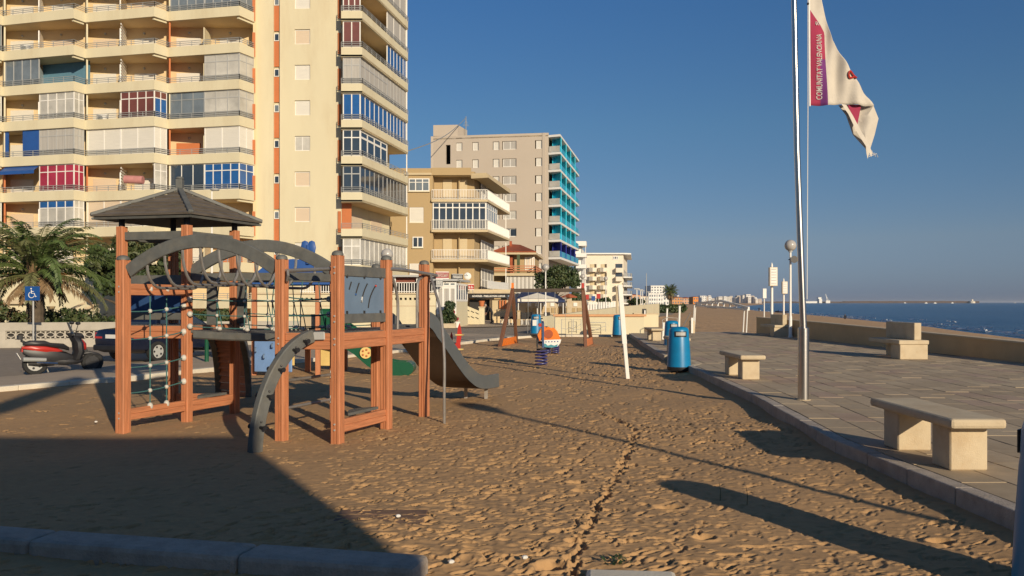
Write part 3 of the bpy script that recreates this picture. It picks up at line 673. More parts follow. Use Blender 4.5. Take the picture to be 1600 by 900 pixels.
MB().box(at(766,79.6), at(769,79.6), 79.62, 79.9, .05, 1.97).build('shopfront_post', m_bark, bb_)

# ------------------------------------------------------------------ grey hotel with turquoise balconies
ht = thing('hotel', 'tall grey hotel with turquoise balconies stacked up its right side', 'hotel', P(770, 137))
hA, hB = V2(677,139), V2(857,136)
b = MB(); W_ = hB[0]-hA[0]; hl = []
def hx(u): return (at(u, 137.5) - hA[0])*W_/(at(857,136)-hA[0])
cols_h = [(712.5,722.5,'s'), (738.5,748.5,'s'), (771,781.5,'s'), (786,808.5,'g'), (837.5,850.5,'s')]
for r_ in range(9):
    vt = 221 + 27.2*r_
    for u0, u1, ty in cols_h: hl.append((hx(u0), hx(u1), zz(vt + 13.0 - .3*0, 137.3), zz(vt + (0 if ty == 's' else 0), 137.3)))
hl.append((at(697,139)-hA[0], at(704.5,139)-hA[0], zz(258,139.5), zz(228,139.5)))
wall_holes(b, hA, hB, 0, 28.75, .5, [h for h in hl if h[3] < 28.5])
b.wall((hB[0]-.5,hB[1]), V2(889,163), 0, 28.75, .5); b.wall(hA, (hA[0]+.3,168), 0, 28.75, .4); b.wall((hA[0]+.3,168), V2(889,163), 0, 28.75, .4)
b.build('wall', m_grey, ht)
MB().prism([hA, hB, V2(889,163), (hA[0]+.3,168)], 28.2, 28.4).build('roof', m_conc, ht)
b = MB(); b.prism([V2(677,138.9), V2(715,138.6), V2(730,143), (-12.0,146)], 28.76, zz(195.5,138.9)); b.build('stair_tower', m_grey, ht)
window(ht, V2(688,138.85), V2(695,138.8), zz(215.5,138.8), zz(207.5,138.8), m_white, m_gdark, 2, .12, False)
for q in (234, 258): window(ht, V2(688,138.9), V2(695,138.85), zz(q+4.5,138.8), zz(q-2.5,138.8), m_white, m_gdark, 3, .12, False)
for r_ in range(9):
    vt = 221 + 27.2*r_
    for ci, (u0, u1, ty) in enumerate(cols_h):
        if vt > 440: continue
        a = (hA[0]+hx(u0)+.02, np.interp(u0,[677,857],[139.2,136.2])); e = (hA[0]+hx(u1)-.02, np.interp(u1,[677,857],[139.2,136.2])); z0 = zz(vt+12.9,137.3); z1 = zz(vt+.1,137.3)
        pm = m_gwhite if ty == 'g' and r_ in (4,) else (m_gcurt if ty == 'g' else m_shut)
        if ty == 'g' and r_ == 5: pm = m_gdark
        window(ht, a, e, z0, z1, m_white, pm, 2 if ty == 'g' else 1, .10, False, .02)
hS0, hS1, hS2 = V2(857,136), V2(875.5,135.2), V2(905,160)
hI1, hI2 = V2(864,137.4), V2(891,162.5)
m_aqua = M('turquoise_glass_railing', (.035,.36,.52), .25, .1, 1)
for k in range(8):
    zf = 28.2 - 3.02*0 - 2.78*k + .0
    o = MB().prism([hS0, hS1, hS2, V2(890,162.3), (hB[0]+.05,hB[1]+.3)], zf-.18, zf+.17).build('balcony', m_white, ht)
    if k == 0: continue
    d, nn, L = nrm(hS1, hS2)
    for q in range(4):
        a = lerp2(hS1, hS2, q/4+.01); e = lerp2(hS1, hS2, (q+1)/4-.01)
        MB().wall((a[0]-.1,a[1]+.06), (e[0]-.1,e[1]+.06), zf+.22, zf+1.15, .04).build('railing_panel', m_aqua, o)
    MB().wall((hS0[0]+.1,hS0[1]-.0), (hS1[0]-.1,hS1[1]+.08), zf+.22, zf+1.15, .04).build('railing_panel', m_gwhite, o)
    deep = M('deep_blue_wall_paint', (.015,.03,.30), .7) if k == 7 else None
    for q in range(4):           # painted partitions across the balcony
        t_ = .04 + q*.24; a = lerp2(hI1, hI2, t_); e = lerp2(hS1, hS2, t_); e = lerp2(a, e, .95)
        MB().wall(a, e, zf+.18, zf+2.58, .12).build('partition', deep or m_gteal, ht)
    a, e = hI1, hI2
    MB().wall(a, e, zf+.18, zf+2.55, .06, .05).build('balcony_back_wall', deep or m_gteal, ht)
    for q in range(3):
        a2 = lerp2(a, e, .12+.24*q); e2 = lerp2(a, e, .22+.24*q); MB().wall((a2[0]+.03,a2[1]), (e2[0]+.03,e2[1]), zf+.2, zf+2.3, .04).build('balcony_door', m_gwhite, ht)
ms = MB(); zt = zz(195.5,140); q0 = P(728,141)
ms.tube([(q0.x,q0.y,28.5), (q0.x,q0.y,zz(182,141))], .07, 6)
for i in range(5): ms.bar((q0.x-.5+.1*i,q0.y,zt+1.0+.25*i-.9), (q0.x+.5-.1*i,q0.y,zt+1.0+.25*i-.9), .05, .05)
ms.build('antenna_mast', m_rail, ht)
# cable slung from the mast to the tower roof
cb = MB(); a = P(728,141,zz(184,141)); e = P(637,77,zz(236,77)); pts = []
for i in range(17): t = i/16; p = a.lerp(e, t); p.z -= 2.2*math.sin(math.pi*t)*.35; pts.append(p)
cb.tube(pts, .055, 5); tag(cb.build('cable', m_rail), 'thin dark cable slung from the hotel mast to the cream tower', 'cable')

# ------------------------------------------------------------------ small house with red tiled roof
rh = thing('house', 'small house with red tiled hip roof and glazed ground floor beside the hotel', 'house', P(810, 106))
zE = zz(400,106); 
b = MB(); rA, rB, rC = V2(770,104), V2(833,104), V2(842,114)
for a, e in ((rA,rB),(rB,rC),(rC,(-3,118)),((-3,118),rA)): b.wall(a, e, 0, zE+.05, .25)
b.build('wall', m_beige, rh)
ov = [V2(766,102.4), V2(838,102.4), V2(849,115), (-4,119)]; ap = (V2(800,110), V2(812,111))
eav = MB().prism(ov, zE, zE+.25).build('eaves', m_beige2, rh)
rf = MB(); zr = zz(383,110); ridge = [(*ap[0],zr),(*ap[1],zr)]; O3 = [(p[0],p[1],zE+.26) for p in ov]
rf.add(O3 + ridge, [(0,1,5,4),(1,2,5),(2,3,4,5),(3,0,4)]); rfo = rf.build('roof', m_tile, rh)
tl = MB()
for i in range(34):              # rows of roll tiles down the front slope
    t = (i+.5)/34; lo = Vector(O3[0]).lerp(Vector(O3[1]), t); hi_ = Vector(ridge[0]).lerp(Vector(ridge[1]), min(1,max(0,(t-.35)/.3)))
    tl.tube([lo + Vector((0,-.05,.04)), hi_ + Vector((0,-.02,.05))], .09, 5)
tag(tl.build('roof_tile', m_tile, rfo), kind='stuff')
MB().box(at(796,108), at(800,108), 107.5, 108.4, zr-.8, zr+.35).build('chimney', m_tile, rh)
zm = zz(430,104)
o = MB().prism([V2(768,102.2), V2(838,102.2), V2(847,113), V2(838,113.5), V2(830,104), V2(770,104)], zm-.12, zm+.2).build('balcony', m_beige2, rh)
railing(o, [V2(769,102.4), V2(836,102.4), V2(845.5,113)], zm+.2, zm+1.05, m_woodb, 3, 2.2, .06)
MB().bar((at(810,102.6),102.6,zm+.2), (at(810,102.6),102.6,zE), .35, .35).build('pillar', m_leaf[1], rh)
for u in (820, 825.5, 831): window(rh, V2(u,103.95), V2(u+4.3,103.95), zm+.5, zE-.25, m_white, m_shutb, 1, .1, False)
MB().box(at(797,103.6), at(801.5,103.6), 103.4, 103.9, zm+.2, zE-.1).build('balcony_door', m_tile, rh)
glazing(rh, V2(792,102.6), V2(836,102.6), 1.2, zm-.12, 7, m_white, m_gcurt, None, .12); glazing(rh, V2(836,102.6), V2(845,112), 1.2, zm-.12, 3, m_white, m_gwin, None, .12)
MB().prism([V2(770,102.3), V2(837,102.3), V2(845,112), V2(780,112)], 0, 1.2).build('plinth', m_beige2, rh)

# ------------------------------------------------------------------ white balconied blocks further on
wb = thing('apartment_block', 'cream apartment block with rounded balconies beyond the dark tree', 'apartment block', P(945, 262))
wA, wB = V2(905,262), V2(974,262); zt = zz(397.5,262)
b = MB(); b.prism([wA, wB, V2(980,300), V2(915,300)], 0, zt); b.build('wall', m_wwall, wb)
MB().prism([V2(914,261), V2(976,261), V2(986,262.5), V2(987,296), V2(912,302)], zt, zt+.4).build('roof', m_white, wb)
for k in range(6):
    vk = 424.5 + 13.7*k; z0 = zz(vk, 262)
    if z0 < .5: break
    for u0, u1 in ((917,932.5), (934,948.5)):
        c0, c1 = at(u0,262), at(u1,262); poly = [(c0,261.9),(c0+.5,260.2),((c0+c1)/2,259.4),(c1-.3,260.2),(c1,261.9)]
        o = MB().prism(poly, z0-.1, z0+1.15).build('balcony', m_wwall, wb)
        MB().box(c0+1.0, c1-.3, 261.86, 261.95, z0+1.15, z0+2.3).build('window', m_beige2, wb); 
        MB().box(c1-.75, c1-.1, 261.84, 261.93, z0+1.15, z0+2.35).build('shutter', m_bark, wb)
    u0, u1 = 962, 972.5
    o = MB().box(at(u0,261), at(u1,261), 260.2, 261.95, z0-.3, z0+1.1).build('balcony', m_wwall, wb)
    if k in (0,1): MB().box(at(u0,261.9), at(u1,261.9), 261.8, 261.93, z0+1.1, z0+2.4).build('window', m_gdark, wb)
    o = MB().prism([V2(974,261), V2(986,261), V2(988,264), V2(988,296), V2(978,297)], z0-1.9, z0-1.55).build('balcony', m_white, wb)
    railing(o, [V2(975,261.2), V2(985.5,261.2), V2(987.5,264.2), V2(987.5,296)], z0-1.55, z0-.55, m_alu, 4, 1.2, .05)
    MB().wall((wB[0]+.05,wB[1]+1), V2(979,298), z0-1.3, z0+.8, .1, -.2).build('window', m_gcurt, wb)
window(wb, V2(957.5,261.9), V2(966,261.9), zz(405.5,262), zz(400,262), m_white, m_gdark, 3, .2, False)
w2 = thing('apartment_block', 'slim white block with projecting balconies right behind the turquoise hotel', 'apartment block', P(910, 205))
b = MB(); b.prism([V2(897,205), V2(909,205), V2(914,225), V2(897,225)], 0, zz(387,205)); b.build('wall', m_white, w2)
for k in range(6):
    z0 = zz(384 + 17.5*k, 203)
    if z0 < .6: break
    o = MB().prism([V2(900,203), V2(916,203), V2(917,208), V2(909,212), V2(900,205)], z0, z0+(.9 if k else 1.1)).build('balcony', m_white, w2)
    MB().bar((at(915,203.4),203.4,z0-1.7), (at(915,203.4),203.4,z0), .12, .12).build('balcony_post', m_white, w2)

def block(name, label, u0, u1, D, vtop, dep, mat, rows=3, cols=4, roof=None, cat='building', group=None, wmat=None, z0=0, flat=True):
    t = thing(name, label, cat, P((u0+u1)/2, D), group); x0, x1 = at(u0,D), at(u1,D); zt = zz(vtop, D)
    MB().box(x0, x1, D, D+dep, z0, zt).build('wall', mat, t)
    if roof is not None:
        r_ = MB(); o = .05*(x1-x0); h = .22*(x1-x0)
        r_.add([(x0-o,D-o,zt),(x1+o,D-o,zt),(x1+o,D+dep,zt),(x0-o,D+dep,zt),((x0+x1)/2,D+dep*.3,zt+h*.5),((x0+x1)/2,D+dep*.7,zt+h*.5)], [(0,1,4),(1,2,5,4),(2,3,5),(3,0,4,5),(0,3,2,1)]); r_.build('roof', roof, t)
    else: MB().box(x0-.15, x1+.15, D-.15, D+dep+.1, zt, zt+.35).build('roof', m_white, t)
    fw = (x1-x0)/cols; fh = (zt-z0)/rows; wm = None
    for i in range(rows):
        for j in range(cols):
            b = MB(); b.box(x0+fw*(j+.25), x0+fw*(j+.75), D-.12, D+.02, z0+fh*(i+.25), z0+fh*(i+.75)); b.build('window', wmat or m_gwin, t)
    return t
block('white_tower', 'white many storey block standing among low houses down the coast', 1017, 1039, 560, 447, 25, m_white, 7, 5, None, 'apartment block')
block('stepped_block', 'white stepped terrace block in front of the white tower down the coast', 1014, 1036, 480, 459, 20, m_white, 3, 6, None, 'apartment block')
pinks = M('pink_render', (.62,.36,.22), .9, .08, .1)
block('roofed_house', 'pinkish house with orange roof next to the white balconied block', 984, 1000, 290, 461, 15, pinks, 2, 3, m_tile, 'house')
block('roofed_house', 'low cream house with red roof behind the row of thin poles', 998, 1012, 340, 463, 15, m_wwall, 2, 3, m_tile, 'house')
block('roofed_house', 'small white house at the foot of the white tower', 1036, 1046, 520, 463, 15, m_white, 2, 2, None, 'house')
block('roofed_house', 'orange house beside the far palm on the beach', 1050, 1066, 800, 465, 20, M('orange_render', (.6,.30,.12), .9), 2, 4, m_tile, 'house')
block('roofed_house', 'pale pink house right of the far palm with low roof', 1065, 1082, 900, 466, 20, pinks, 2, 4, m_tile, 'house')
block('roofed_house', 'bright orange house at the back of the beach near the truss frame', 1083, 1091, 850, 464, 20, M('bright_orange_render', (.75,.27,.05), .9), 2, 2, m_tile, 'house')
# far town on its point across the bay
ft = random.Random(21); m_far = [M('far_town_render', c, .9, .05, .01) for c in ((.74,.68,.60), (.66,.57,.47), (.60,.49,.40), (.78,.75,.70))]
u = 1052; i = 0
while u < 1187:
    w = ft.uniform(2.4, 6.5); D = 2650 + ft.uniform(-120, 300); hv = np.interp(u, [1052,1080,1100,1115,1150,1165,1175,1187], [468,467,463,465,463.5,462,464,466]) + ft.uniform(-1.5, 2)
    x0, x1 = at(u, D), at(u+w, D); b = MB(); zt = zz(hv, D); b.box(x0, x1, D, D+25, -2, zt)
    o = b.build('town_building', m_far[i % 4], label='pale block in the distant town across the bay', cat='building', group='distant town across the bay')
    n_ = max(2, int((zt)/4)); 
    for r_ in range(n_):
        MB().box(x0+1.2, x1-1.2, D-.3, D+.3, 1.5 + r_*zt/n_, 1.5 + r_*zt/n_ + 1.3).build('window_row', m_gwin, o)
    u += w*ft.uniform(.45, .95); i += 1
for (u0, u1, vt, lb) in ((1094,1104,462.3,'broad pale block rising left in the distant town'), (1107,1111,461.8,'slim pale tower left of centre in the distant town'), (1131,1135,463,'narrow white tower mid distant town'), (1166,1173,460,'tallest white block on the point of the distant town'), (1058,1061,461.5,'lone white tower near the far palm')):
    block('town_building', lb, u0, u1, 2600, vt, 30, m_far[3], 4, 3, None, 'building', 'distant town across the bay')
# breakwater, harbour crane and light
b = MB(); m_brk = M('breakwater_rock', (.10,.07,.055), .95, .3, .02)
br = []
for u in np.linspace(1186, 1530, 60): br.append((at(u, 4300), 4300))
for i in range(59):
    z = 1.6 + (9 if i > 22 else 6)*.75 + ft.uniform(-.6,.8); b.box(br[i][0], br[i+1][0]+.5, 4300, 4330, -4, z)
tag(b.build('breakwater', m_brk), 'long dark harbour breakwater along the sea horizon', 'breakwater')
hs = thing('harbour_shed', 'white harbour silo on the breakwater beside the crane', 'building', P(1280,4280))
b = MB(); b.box(at(1278.5,4280), at(1283.5,4280), 4280, 4300, -2, zz(464.5,4280)); b.build('wall', m_white, hs); b = MB(); b.box(at(1280,4270), at(1284.5,4270), 4270, 4279, -2, zz(467,4280)); b.build('annex', m_white, hs)
MB().box(at(1259,4280), at(1277,4280), 4280, 4295, -2, zz(470.8,4280)).build('quay_shed', m_white, hs)
cr_ = thing('harbour_crane', 'tall pale harbour crane leaning over the breakwater', 'crane', P(1292,4270))
b = MB(); b.bar((at(1293.5,4270),4270,0), (at(1290,4270),4270,zz(459.5,4270)), 2.2, 2.2); b.build('jib', m_white, cr_)
b = MB(); b.box(at(1290,4268), at(1296.5,4268), 4262, 4275, -2, zz(469.5,4268)); b.build('base', m_white, cr_); b = MB(); b.bar((at(1296,4270),4270,8), (at(1290.4,4270),4270,zz(462,4270)), 1, 1); b.build('stay', m_white, cr_)
lg = thing('harbour_light', 'small domed harbour light at the end of the breakwater', 'lighthouse', P(1519,4280))
b = MB(); b.lathe([(14,-3),(14,6),(9,8),(5,9),(5,14),(4,16),(1,18)], P(1519,4285), 10); b.build('tower', m_wwall, lg)
for (u, d_, bl_) in ((1414,3900,'leftmost tiny white boat in front of the breakwater'),(1447,3000,'tiny white boat, left one of a close pair near the breakwater'),(1461,2900,'tiny white boat, right one of a close pair near the breakwater'),(1488,3300,'tiny white boat just left of the harbour light'),(1586,5000,'lone white boat on the horizon at the far right')):
    t = thing('sailing_boat', bl_, 'boat', P(u,d_,-2.2), 'tiny boats off the breakwater')
    b = MB(); b.prism([(at(u,d_)-4,d_),(at(u,d_)+3,d_-1.3),(at(u,d_)+5,d_),(at(u,d_)+3,d_+1.3)], -2.3, .2); b.build('hull', m_white, t)
    b = MB(); b.box(at(u,d_)-2, at(u,d_)+1.5, d_-.9, d_+.9, .2, 2.0); b.build('cabin', m_white, t)
# ================================================================== MAIN PLAY TOWER
PT = thing('play_structure', 'large wooden climbing frame with pyramid roof, rope nets, arched bars and grey slide', 'play structure', (-3.4, 12.0, 0))
A_,A2,B_,C_,E_ = (-5.05,11.08),(-5.67,12.4),(-4.63,12.15),(-4.26,13.1),(-5.30,13.35)
F_,G_,H_,I_,K_,J_ = (-2.85,10.56),(-2.12,10.37),(-1.69,11.47),(-1.30,12.62),(-2.42,11.72),(-2.05,12.88)
pdir = Vector((.345,.938,0)).normalized(); qdir = Vector((pdir.y,-pdir.x,0))
def post(pt, h, w=.135, cap=True):
    b = MB(); w *= .90; hw = w/2; g = .012; dd = .014; poly = []
    for (ax, ay) in ((1,0),(0,1),(-1,0),(0,-1)):          # square section with two grooves down each face
        n = Vector((ax,ay,0)); t = Vector((-ay,ax,0))
        for s, dep in ((-1+.14,0),(-.40,0),(-.36,1),(-.20,1),(-.16,0),(.16,0),(.20,1),(.36,1),(.40,0),(1-.14,0)): q = n*(hw - dd*dep) + t*(s*hw); poly.append(q)
    pl = []
    for q in poly: v = qdir*q.x + pdir*q.y; pl.append((pt[0]+v.x, pt[1]+v.y))
    b.prism(pl, -.15, h); o = b.build('post', m_wood, PT)
    if cap:
        c = MB(); n = 14
        c.lathe([(hw*1.16,0),(hw*1.16,.02),(hw*1.0,.042),(hw*.6,.058),(.004,.064)], (pt[0],pt[1],h), 12); c.build('post_cap', m_gbeam, o, smooth=True)
    return o
for pt, h in ((A_,2.25),(F_,2.23),(G_,2.27),(H_,2.27),(I_,2.26),(K_,2.2),(J_,2.22)): post(pt, h, .155 if pt is A_ else .14)
for pt in (A2,B_,C_,E_): post(pt, 2.80, .13, False)
def v3(p, z): return Vector((p[0], p[1], z))
def beam(a, b, z, h, w=.06, mat=None, off=0.0, name='beam', e=.0, grooves=1):
    a = v3(a, z); b = v3(b, z); d = (b-a).normalized(); n = Vector((-d.y,d.x,0)); a = a + n*off + d*(.06+e); b = b + n*off - d*(.06+e)
    m = MB(); gap = .008
    if grooves:
        hh = (h - gap*grooves)/(grooves+1)
        for k in range(grooves+1): zc = -h/2 + hh/2 + k*(hh+gap); m.bar(a + Vector((0,0,zc)), b + Vector((0,0,zc)), w, hh)
        m.bar(a, b, w-.02, h-.01)
    else: m.bar(a, b, w, h)
    return m.build(name, mat or m_woodb, PT, bevel=.006)
# deck frame and bottom rails
for a, b in ((A2,B_),(B_,C_),(C_,E_),(E_,A2)): beam(a, b, 1.275, .18)
for a, b in ((F_,G_),(G_,H_),(H_,I_),(I_,J_),(J_,K_),(K_,F_)): beam(a, b, 1.225, .20)
beam(A_, B_, .235, .15); beam(B_, C_, .22, .15); beam(G_, H_, .19, .16); beam(A_, B_, 1.87, .15); 
beam(C_, E_, .22, .13)
# bolt heads where the rails meet the posts
for pt, zs in ((A_,(.235,1.87)),(B_,(.235,.22,1.275,1.87)),(F_,(1.225,)),(G_,(.19,1.225,2.09,1.50)),(H_,(.19,1.225,2.09)),(I_,(1.225,)),(C_,(.22,1.275))):
    for z in zs:
        for s in (-.035,.035): 
            p = v3(pt, z+s) - pdir*.064; MB().tube([p, p - pdir*.012], .011, 8).build('bolt', m_alu, PT)
# decks of planks
def deck(a, b, c, d, z, n):
    for k in range(n):
        t0, t1 = (k+.03)/n, (k+.97)/n; a0 = v3(lerp2(a,b,t0), z); a1 = v3(lerp2(a,b,t1), z); d0 = v3(lerp2(d,c,t0), z); d1 = v3(lerp2(d,c,t1), z)
        m = MB(); m.plate([a0,a1,d1,d0], (0,0,-.03)); m.build('deck_plank', m_gbeam, PT)
deck(A2, B_, C_, E_, 1.372, 8); deck(F_, G_, H_, K_, 1.332, 6); deck(K_, H_, I_, J_, 1.332, 6)
# curved seats on the bottom rails
def seat(a, b, z, t0=.25, t1=.85):
    p0 = v3(lerp2(a,b,t0), z); p1 = v3(lerp2(a,b,t1), z); m = MB(); n = 8; top = []
    d = (p1-p0); side = qdir*-.12; vs_ = []
    for k in range(n+1):
        t = k/n; p = p0 + d*t + Vector((0,0,.0)); w = math.sin(math.pi*t)*.16 + .02; vs_.append((p - qdir*.02, p - qdir*(w+.02)))
    poly = [x[0] for x in vs_] + [x[1] for x in reversed(vs_)]; m.plate(poly, (0,0,.035)); m.build('curved_seat', m_gbeam, PT)
seat(G_, H_, .285); seat(B_, C_, .30)
# --- roof
rc = Vector((-4.965, 12.75, 0)); ez = 2.93; apz = 3.36
cor = [rc + (Vector((*p,0)) - Vector((-4.965,12.75,0)))*1.52 for p in (A2,B_,C_,E_)]
roof = MB(); n_b = 7
for s in range(4):
    a, b = cor[s], cor[(s+1)%4]; a = v3(a, ez); b = v3(b, ez); ap = v3(rc, apz); nn = (b-a).cross(ap-a).normalized()
    if nn.z < 0: nn = -nn
    for k in range(n_b):
        t0, t1 = k/n_b, (k+1)/n_b + .012; t1 = min(t1, .985)
        q0, q1, q2, q3 = a.lerp(ap,t0), b.lerp(ap,t0), b.lerp(ap,t1), a.lerp(ap,t1); dz = nn*random.uniform(.026,.042)
        m = MB(); m.add([q0+dz, q1+dz, q2+nn*.004, q3+nn*.004, q0, q1, q2-nn*.012, q3-nn*.012], [(0,1,2,3),(4,7,6,5),(0,4,5,1),(1,5,6,2),(2,6,7,3),(3,7,4,0)]); m.build('roof_board', m_board, PT)
    m = MB(); m.bar(a + Vector((0,0,.03)) , ap + Vector((0,0,.045)), .075, .05); m.build('ridge_strip', m_gbeam, PT, bevel=.008)
    m = MB(); m.add([a-nn*.02,b-nn*.02,ap-nn*.03,a-nn*.05,b-nn*.05,ap-nn*.06], [(0,1,2),(3,5,4),(0,3,4,1),(1,4,5,2),(2,5,3,0)]); m.build('roof_lining', m_gbeam, PT)
m = MB(); m.box(rc.x-.05, rc.x+.05, rc.y-.05, rc.y+.05, apz-.25, 3.54); m.lathe([(.06,3.54),(.06,3.565),(.03,3.58)], (rc.x,rc.y,0), 10); m.build('finial', m_gbeam, PT, bevel=.008)
for pt in (A2,B_,C_,E_):
    m = MB(); m.tube([v3(pt,2.8), v3(pt,2.99)], .045, 8); m.build('roof_bracket', m_black, PT)
for a, b in ((A2,B_),(B_,C_),(C_,E_),(E_,A2)): beam(a, b, 2.66, .12, .05, m_gbeam, 0, 'roof_beam', 0, 0)
# --- overhead arches with U-shaped grab bars
def arc(a, b, za, zb, rise, n=18):
    return [v3(lerp2(a,b,k/n), za + (zb-za)*k/n + rise*4*(k/n)*(1-k/n)) for k in range(n+1)]
s1 = arc((A_[0]+.08,A_[1]-.02), (F_[0]-.08,F_[1]+.02), 2.10, 2.12, .37); s2 = arc((B_[0]-.05,B_[1]+.05), K_, 2.05, 2.10, .42)
MB().curvebar(s1, .055, [.17]*19, pdir).build('arch_beam', m_gbeam, PT, bevel=.008)
MB().curvebar(s2, .055, [.17]*19, pdir).build('arch_beam', m_gbeam, PT, bevel=.008)
for k in range(7):
    t = .13 + k*.123; i0 = t*18; 
    p0 = s1[int(i0)].lerp(s1[int(i0)+1], i0 % 1); p1 = s2[int(i0)].lerp(s2[int(i0)+1], i0 % 1)
    zl = 1.95 - .02*abs(k-3); a = p0 - Vector((0,0,.08)); e = p1 - Vector((0,0,.08)); d = (e-a); pts = [a]
    for th in range(1, 7): f = th/6; pts.append(Vector((a.x + d.x*.22*(1-math.cos(f*math.pi/2)), a.y + d.y*.22*(1-math.cos(f*math.pi/2)), a.z + (zl-a.z)*math.sin(f*math.pi/2))))
    for th in range(0, 7): f = 1-th/6; pts.append(Vector((e.x - d.x*.22*(1-math.cos(f*math.pi/2)), e.y - d.y*.22*(1-math.cos(f*math.pi/2)), e.z + (zl-e.z)*math.sin(f*math.pi/2))))
    MB().tube(pts, .019, 7).build('grab_bar', m_steel, PT, smooth=True)
beam((B_[0],B_[1]), K_, 2.06, .11, .05, m_gbeam, .03, 'overhead_beam', 0, 0); beam(C_, J_, 2.06, .11, .05, m_gbeam, 0, 'overhead_beam', 0, 0)
beam(F_, K_, 2.03, .10, .05, m_gbeam, 0, 'overhead_beam', 0, 0); beam(K_, J_, 2.0, .12, .05, m_gbeam, 0, 'overhead_beam', 0, 0)
# --- grey upright plates at the bridge entrance
for t, pt, z0, z1 in ((.12,(B_,K_),1.38,2.0),(.0,(C_,J_),1.38,2.0)):
    c_ = lerp2(pt[0], pt[1], t+.02); MB().wall((c_[0],c_[1]-.03), (c_[0]+.16,c_[1]-.07), z0, z1, .03).build('entrance_plate', m_gbeam, PT, bevel=.006)
# --- side panels
beam(A2, B_, 2.02, .14, .05, m_gbeam, .0, 'panel_rail', 0, 0); beam(A2, B_, 1.50, .10, .05, m_gbeam, .0, 'panel_rail', 0, 0)
a = v3(lerp2(A2,B_,.06), 1.56); b = v3(lerp2(A2,B_,.94), 1.56); MB().wall(a, b, 1.55, 1.95, .02, .05).build('side_panel', m_dkblue, PT)
beam(G_, H_, 2.09, .13, .055, m_gbeam, .0, 'panel_rail', 0, 0); beam(G_, H_, 1.50, .12, .055, m_gbeam, .0, 'panel_rail', 0, 0)
pa, pb = lerp2(G_,H_,.07), lerp2(G_,H_,.93); pn = MB().wall(pa, pb, 1.56, 2.04, .018, -.01).build('slotted_panel', m_panel, PT)
dp = (v3(pb,0)-v3(pa,0)); ns = Vector((dp.y,-dp.x,0)).normalized()
def onp(s, z): return v3(pa,0) + dp*s + Vector((0,0,z)) + ns*.016
for s0, z0, s1_, z1, cv in ((.15,1.86,.20,1.955,0),(.30,1.80,.38,1.945,.004),(.44,1.70,.575,1.94,.02),(.60,1.63,.79,1.93,.035)):
    pts = [onp(s0 + (s1_-s0)*t - cv*1.2*math.sin(math.pi*t), z0 + (z1-z0)*t) for t in [k/6 for k in range(7)]]
    MB().tube(pts, .0085, 6).build('slot', m_dark, pn)
MB().bar(onp(.44,1.70), onp(.455,1.77), .014, .012).build('slot_handle', m_white, pn); MB().ball(onp(.30,1.80), .014, 8, 6).build('slot_knob', m_gblue, pn); MB().ball(onp(.78,1.915), .016, 8, 6).build('slot_knob', m_redp, pn)
for s in (.1,.5,.9):
    for z in (2.025, 1.575): MB().bar(onp(s,z-.02), onp(s,z+.02), .028, .02).build('panel_bracket', m_black, pn)
# --- rope nets
def rope(pts, r=.0085, parent=None, name='rope'): return MB().tube(pts, r, 6).build(name, m_rope, parent or PT, smooth=True)
def clamp(p, r=.032, sz=1.0): return MB().ball(p, r, 10, 8, sz).build('rope_clamp', m_ball, PT, smooth=True)
def sag(a, b, s, n=6): return [a.lerp(b, k/n) - Vector((0,0,s*4*(k/n)*(1-k/n))) for k in range(n+1)]
off = -pdir*0 + qdir*.0
vx = []
for t in (.40, .66):
    p = lerp2(A_, B_, t); rope([v3(p,1.84), v3(p,1.3), v3(p,.8), v3(p,.27)]); vx.append(p)
    clamp(v3(p,1.88), .04, 1.3); clamp(v3(p,.30), .04, 1.3)
for z in (1.60, 1.235, .865, .53):
    a = v3(lerp2(A_,B_,.07), z-.02); b = v3(lerp2(A_,B_,.95), z+.05); ps = sag(a, b, .025); rope(ps)
    clamp(a, .04); clamp(b, .045)
    for t in (.40,.66): k = (t-.07)/.88*6; clamp(ps[int(k)].lerp(ps[int(k)+1], k % 1), .03)
# bridge with rope sides
n_p = 12
for k in range(n_p):
    t0, t1 = (k+.06)/n_p, (k+.94)/n_p
    z0 = 1.31 - .10*4*t0*(1-t0)*.4; z1 = 1.31 - .10*4*t1*(1-t1)*.4
    MB().plate([v3(lerp2(B_,K_,t0),z0), v3(lerp2(B_,K_,t1),z1), v3(lerp2(C_,J_,t1),z1), v3(lerp2(C_,J_,t0),z0)], (0,0,-.035)).build('bridge_plank', m_gbeam, PT)
for (a, b, o_) in ((B_, K_, -.09), (C_, J_, .06)):
    d = v3(b,0)-v3(a,0); pp = [v3(lerp2(a,b,.075 + .9*k/10), 1.245 - .03*4*(k/10)*(1-k/10)) + pdir*o_ for k in range(11)]
    MB().curvebar(pp, .06, [.11]*11, pdir).build('bridge_beam', m_gbeam, PT, bevel=.02)
    hz = []
    for z in (1.745, 1.535, 1.36):
        ps = sag(v3(lerp2(a,b,.04),z) + pdir*o_*.6, v3(lerp2(a,b,.97),z) + pdir*o_*.6, .03, 10); rope(ps, .0085); hz.append(ps); clamp(ps[0], .042); clamp(ps[-1], .042)
    for k in range(2, 10, 2):
        x0 = hz[0][k]; top = v3(lerp2(a,b,.04+.093*k), 2.02)
        rope([top, x0, hz[1][k], hz[2][k]], .008); rope([hz[0][k], hz[1][k] + d*.02, hz[2][k] + d*.035], .007)
        for ps in hz: clamp(ps[k], .024)
        clamp(hz[2][k] + d*.018 - Vector((0,0,.01)), .038, .8)
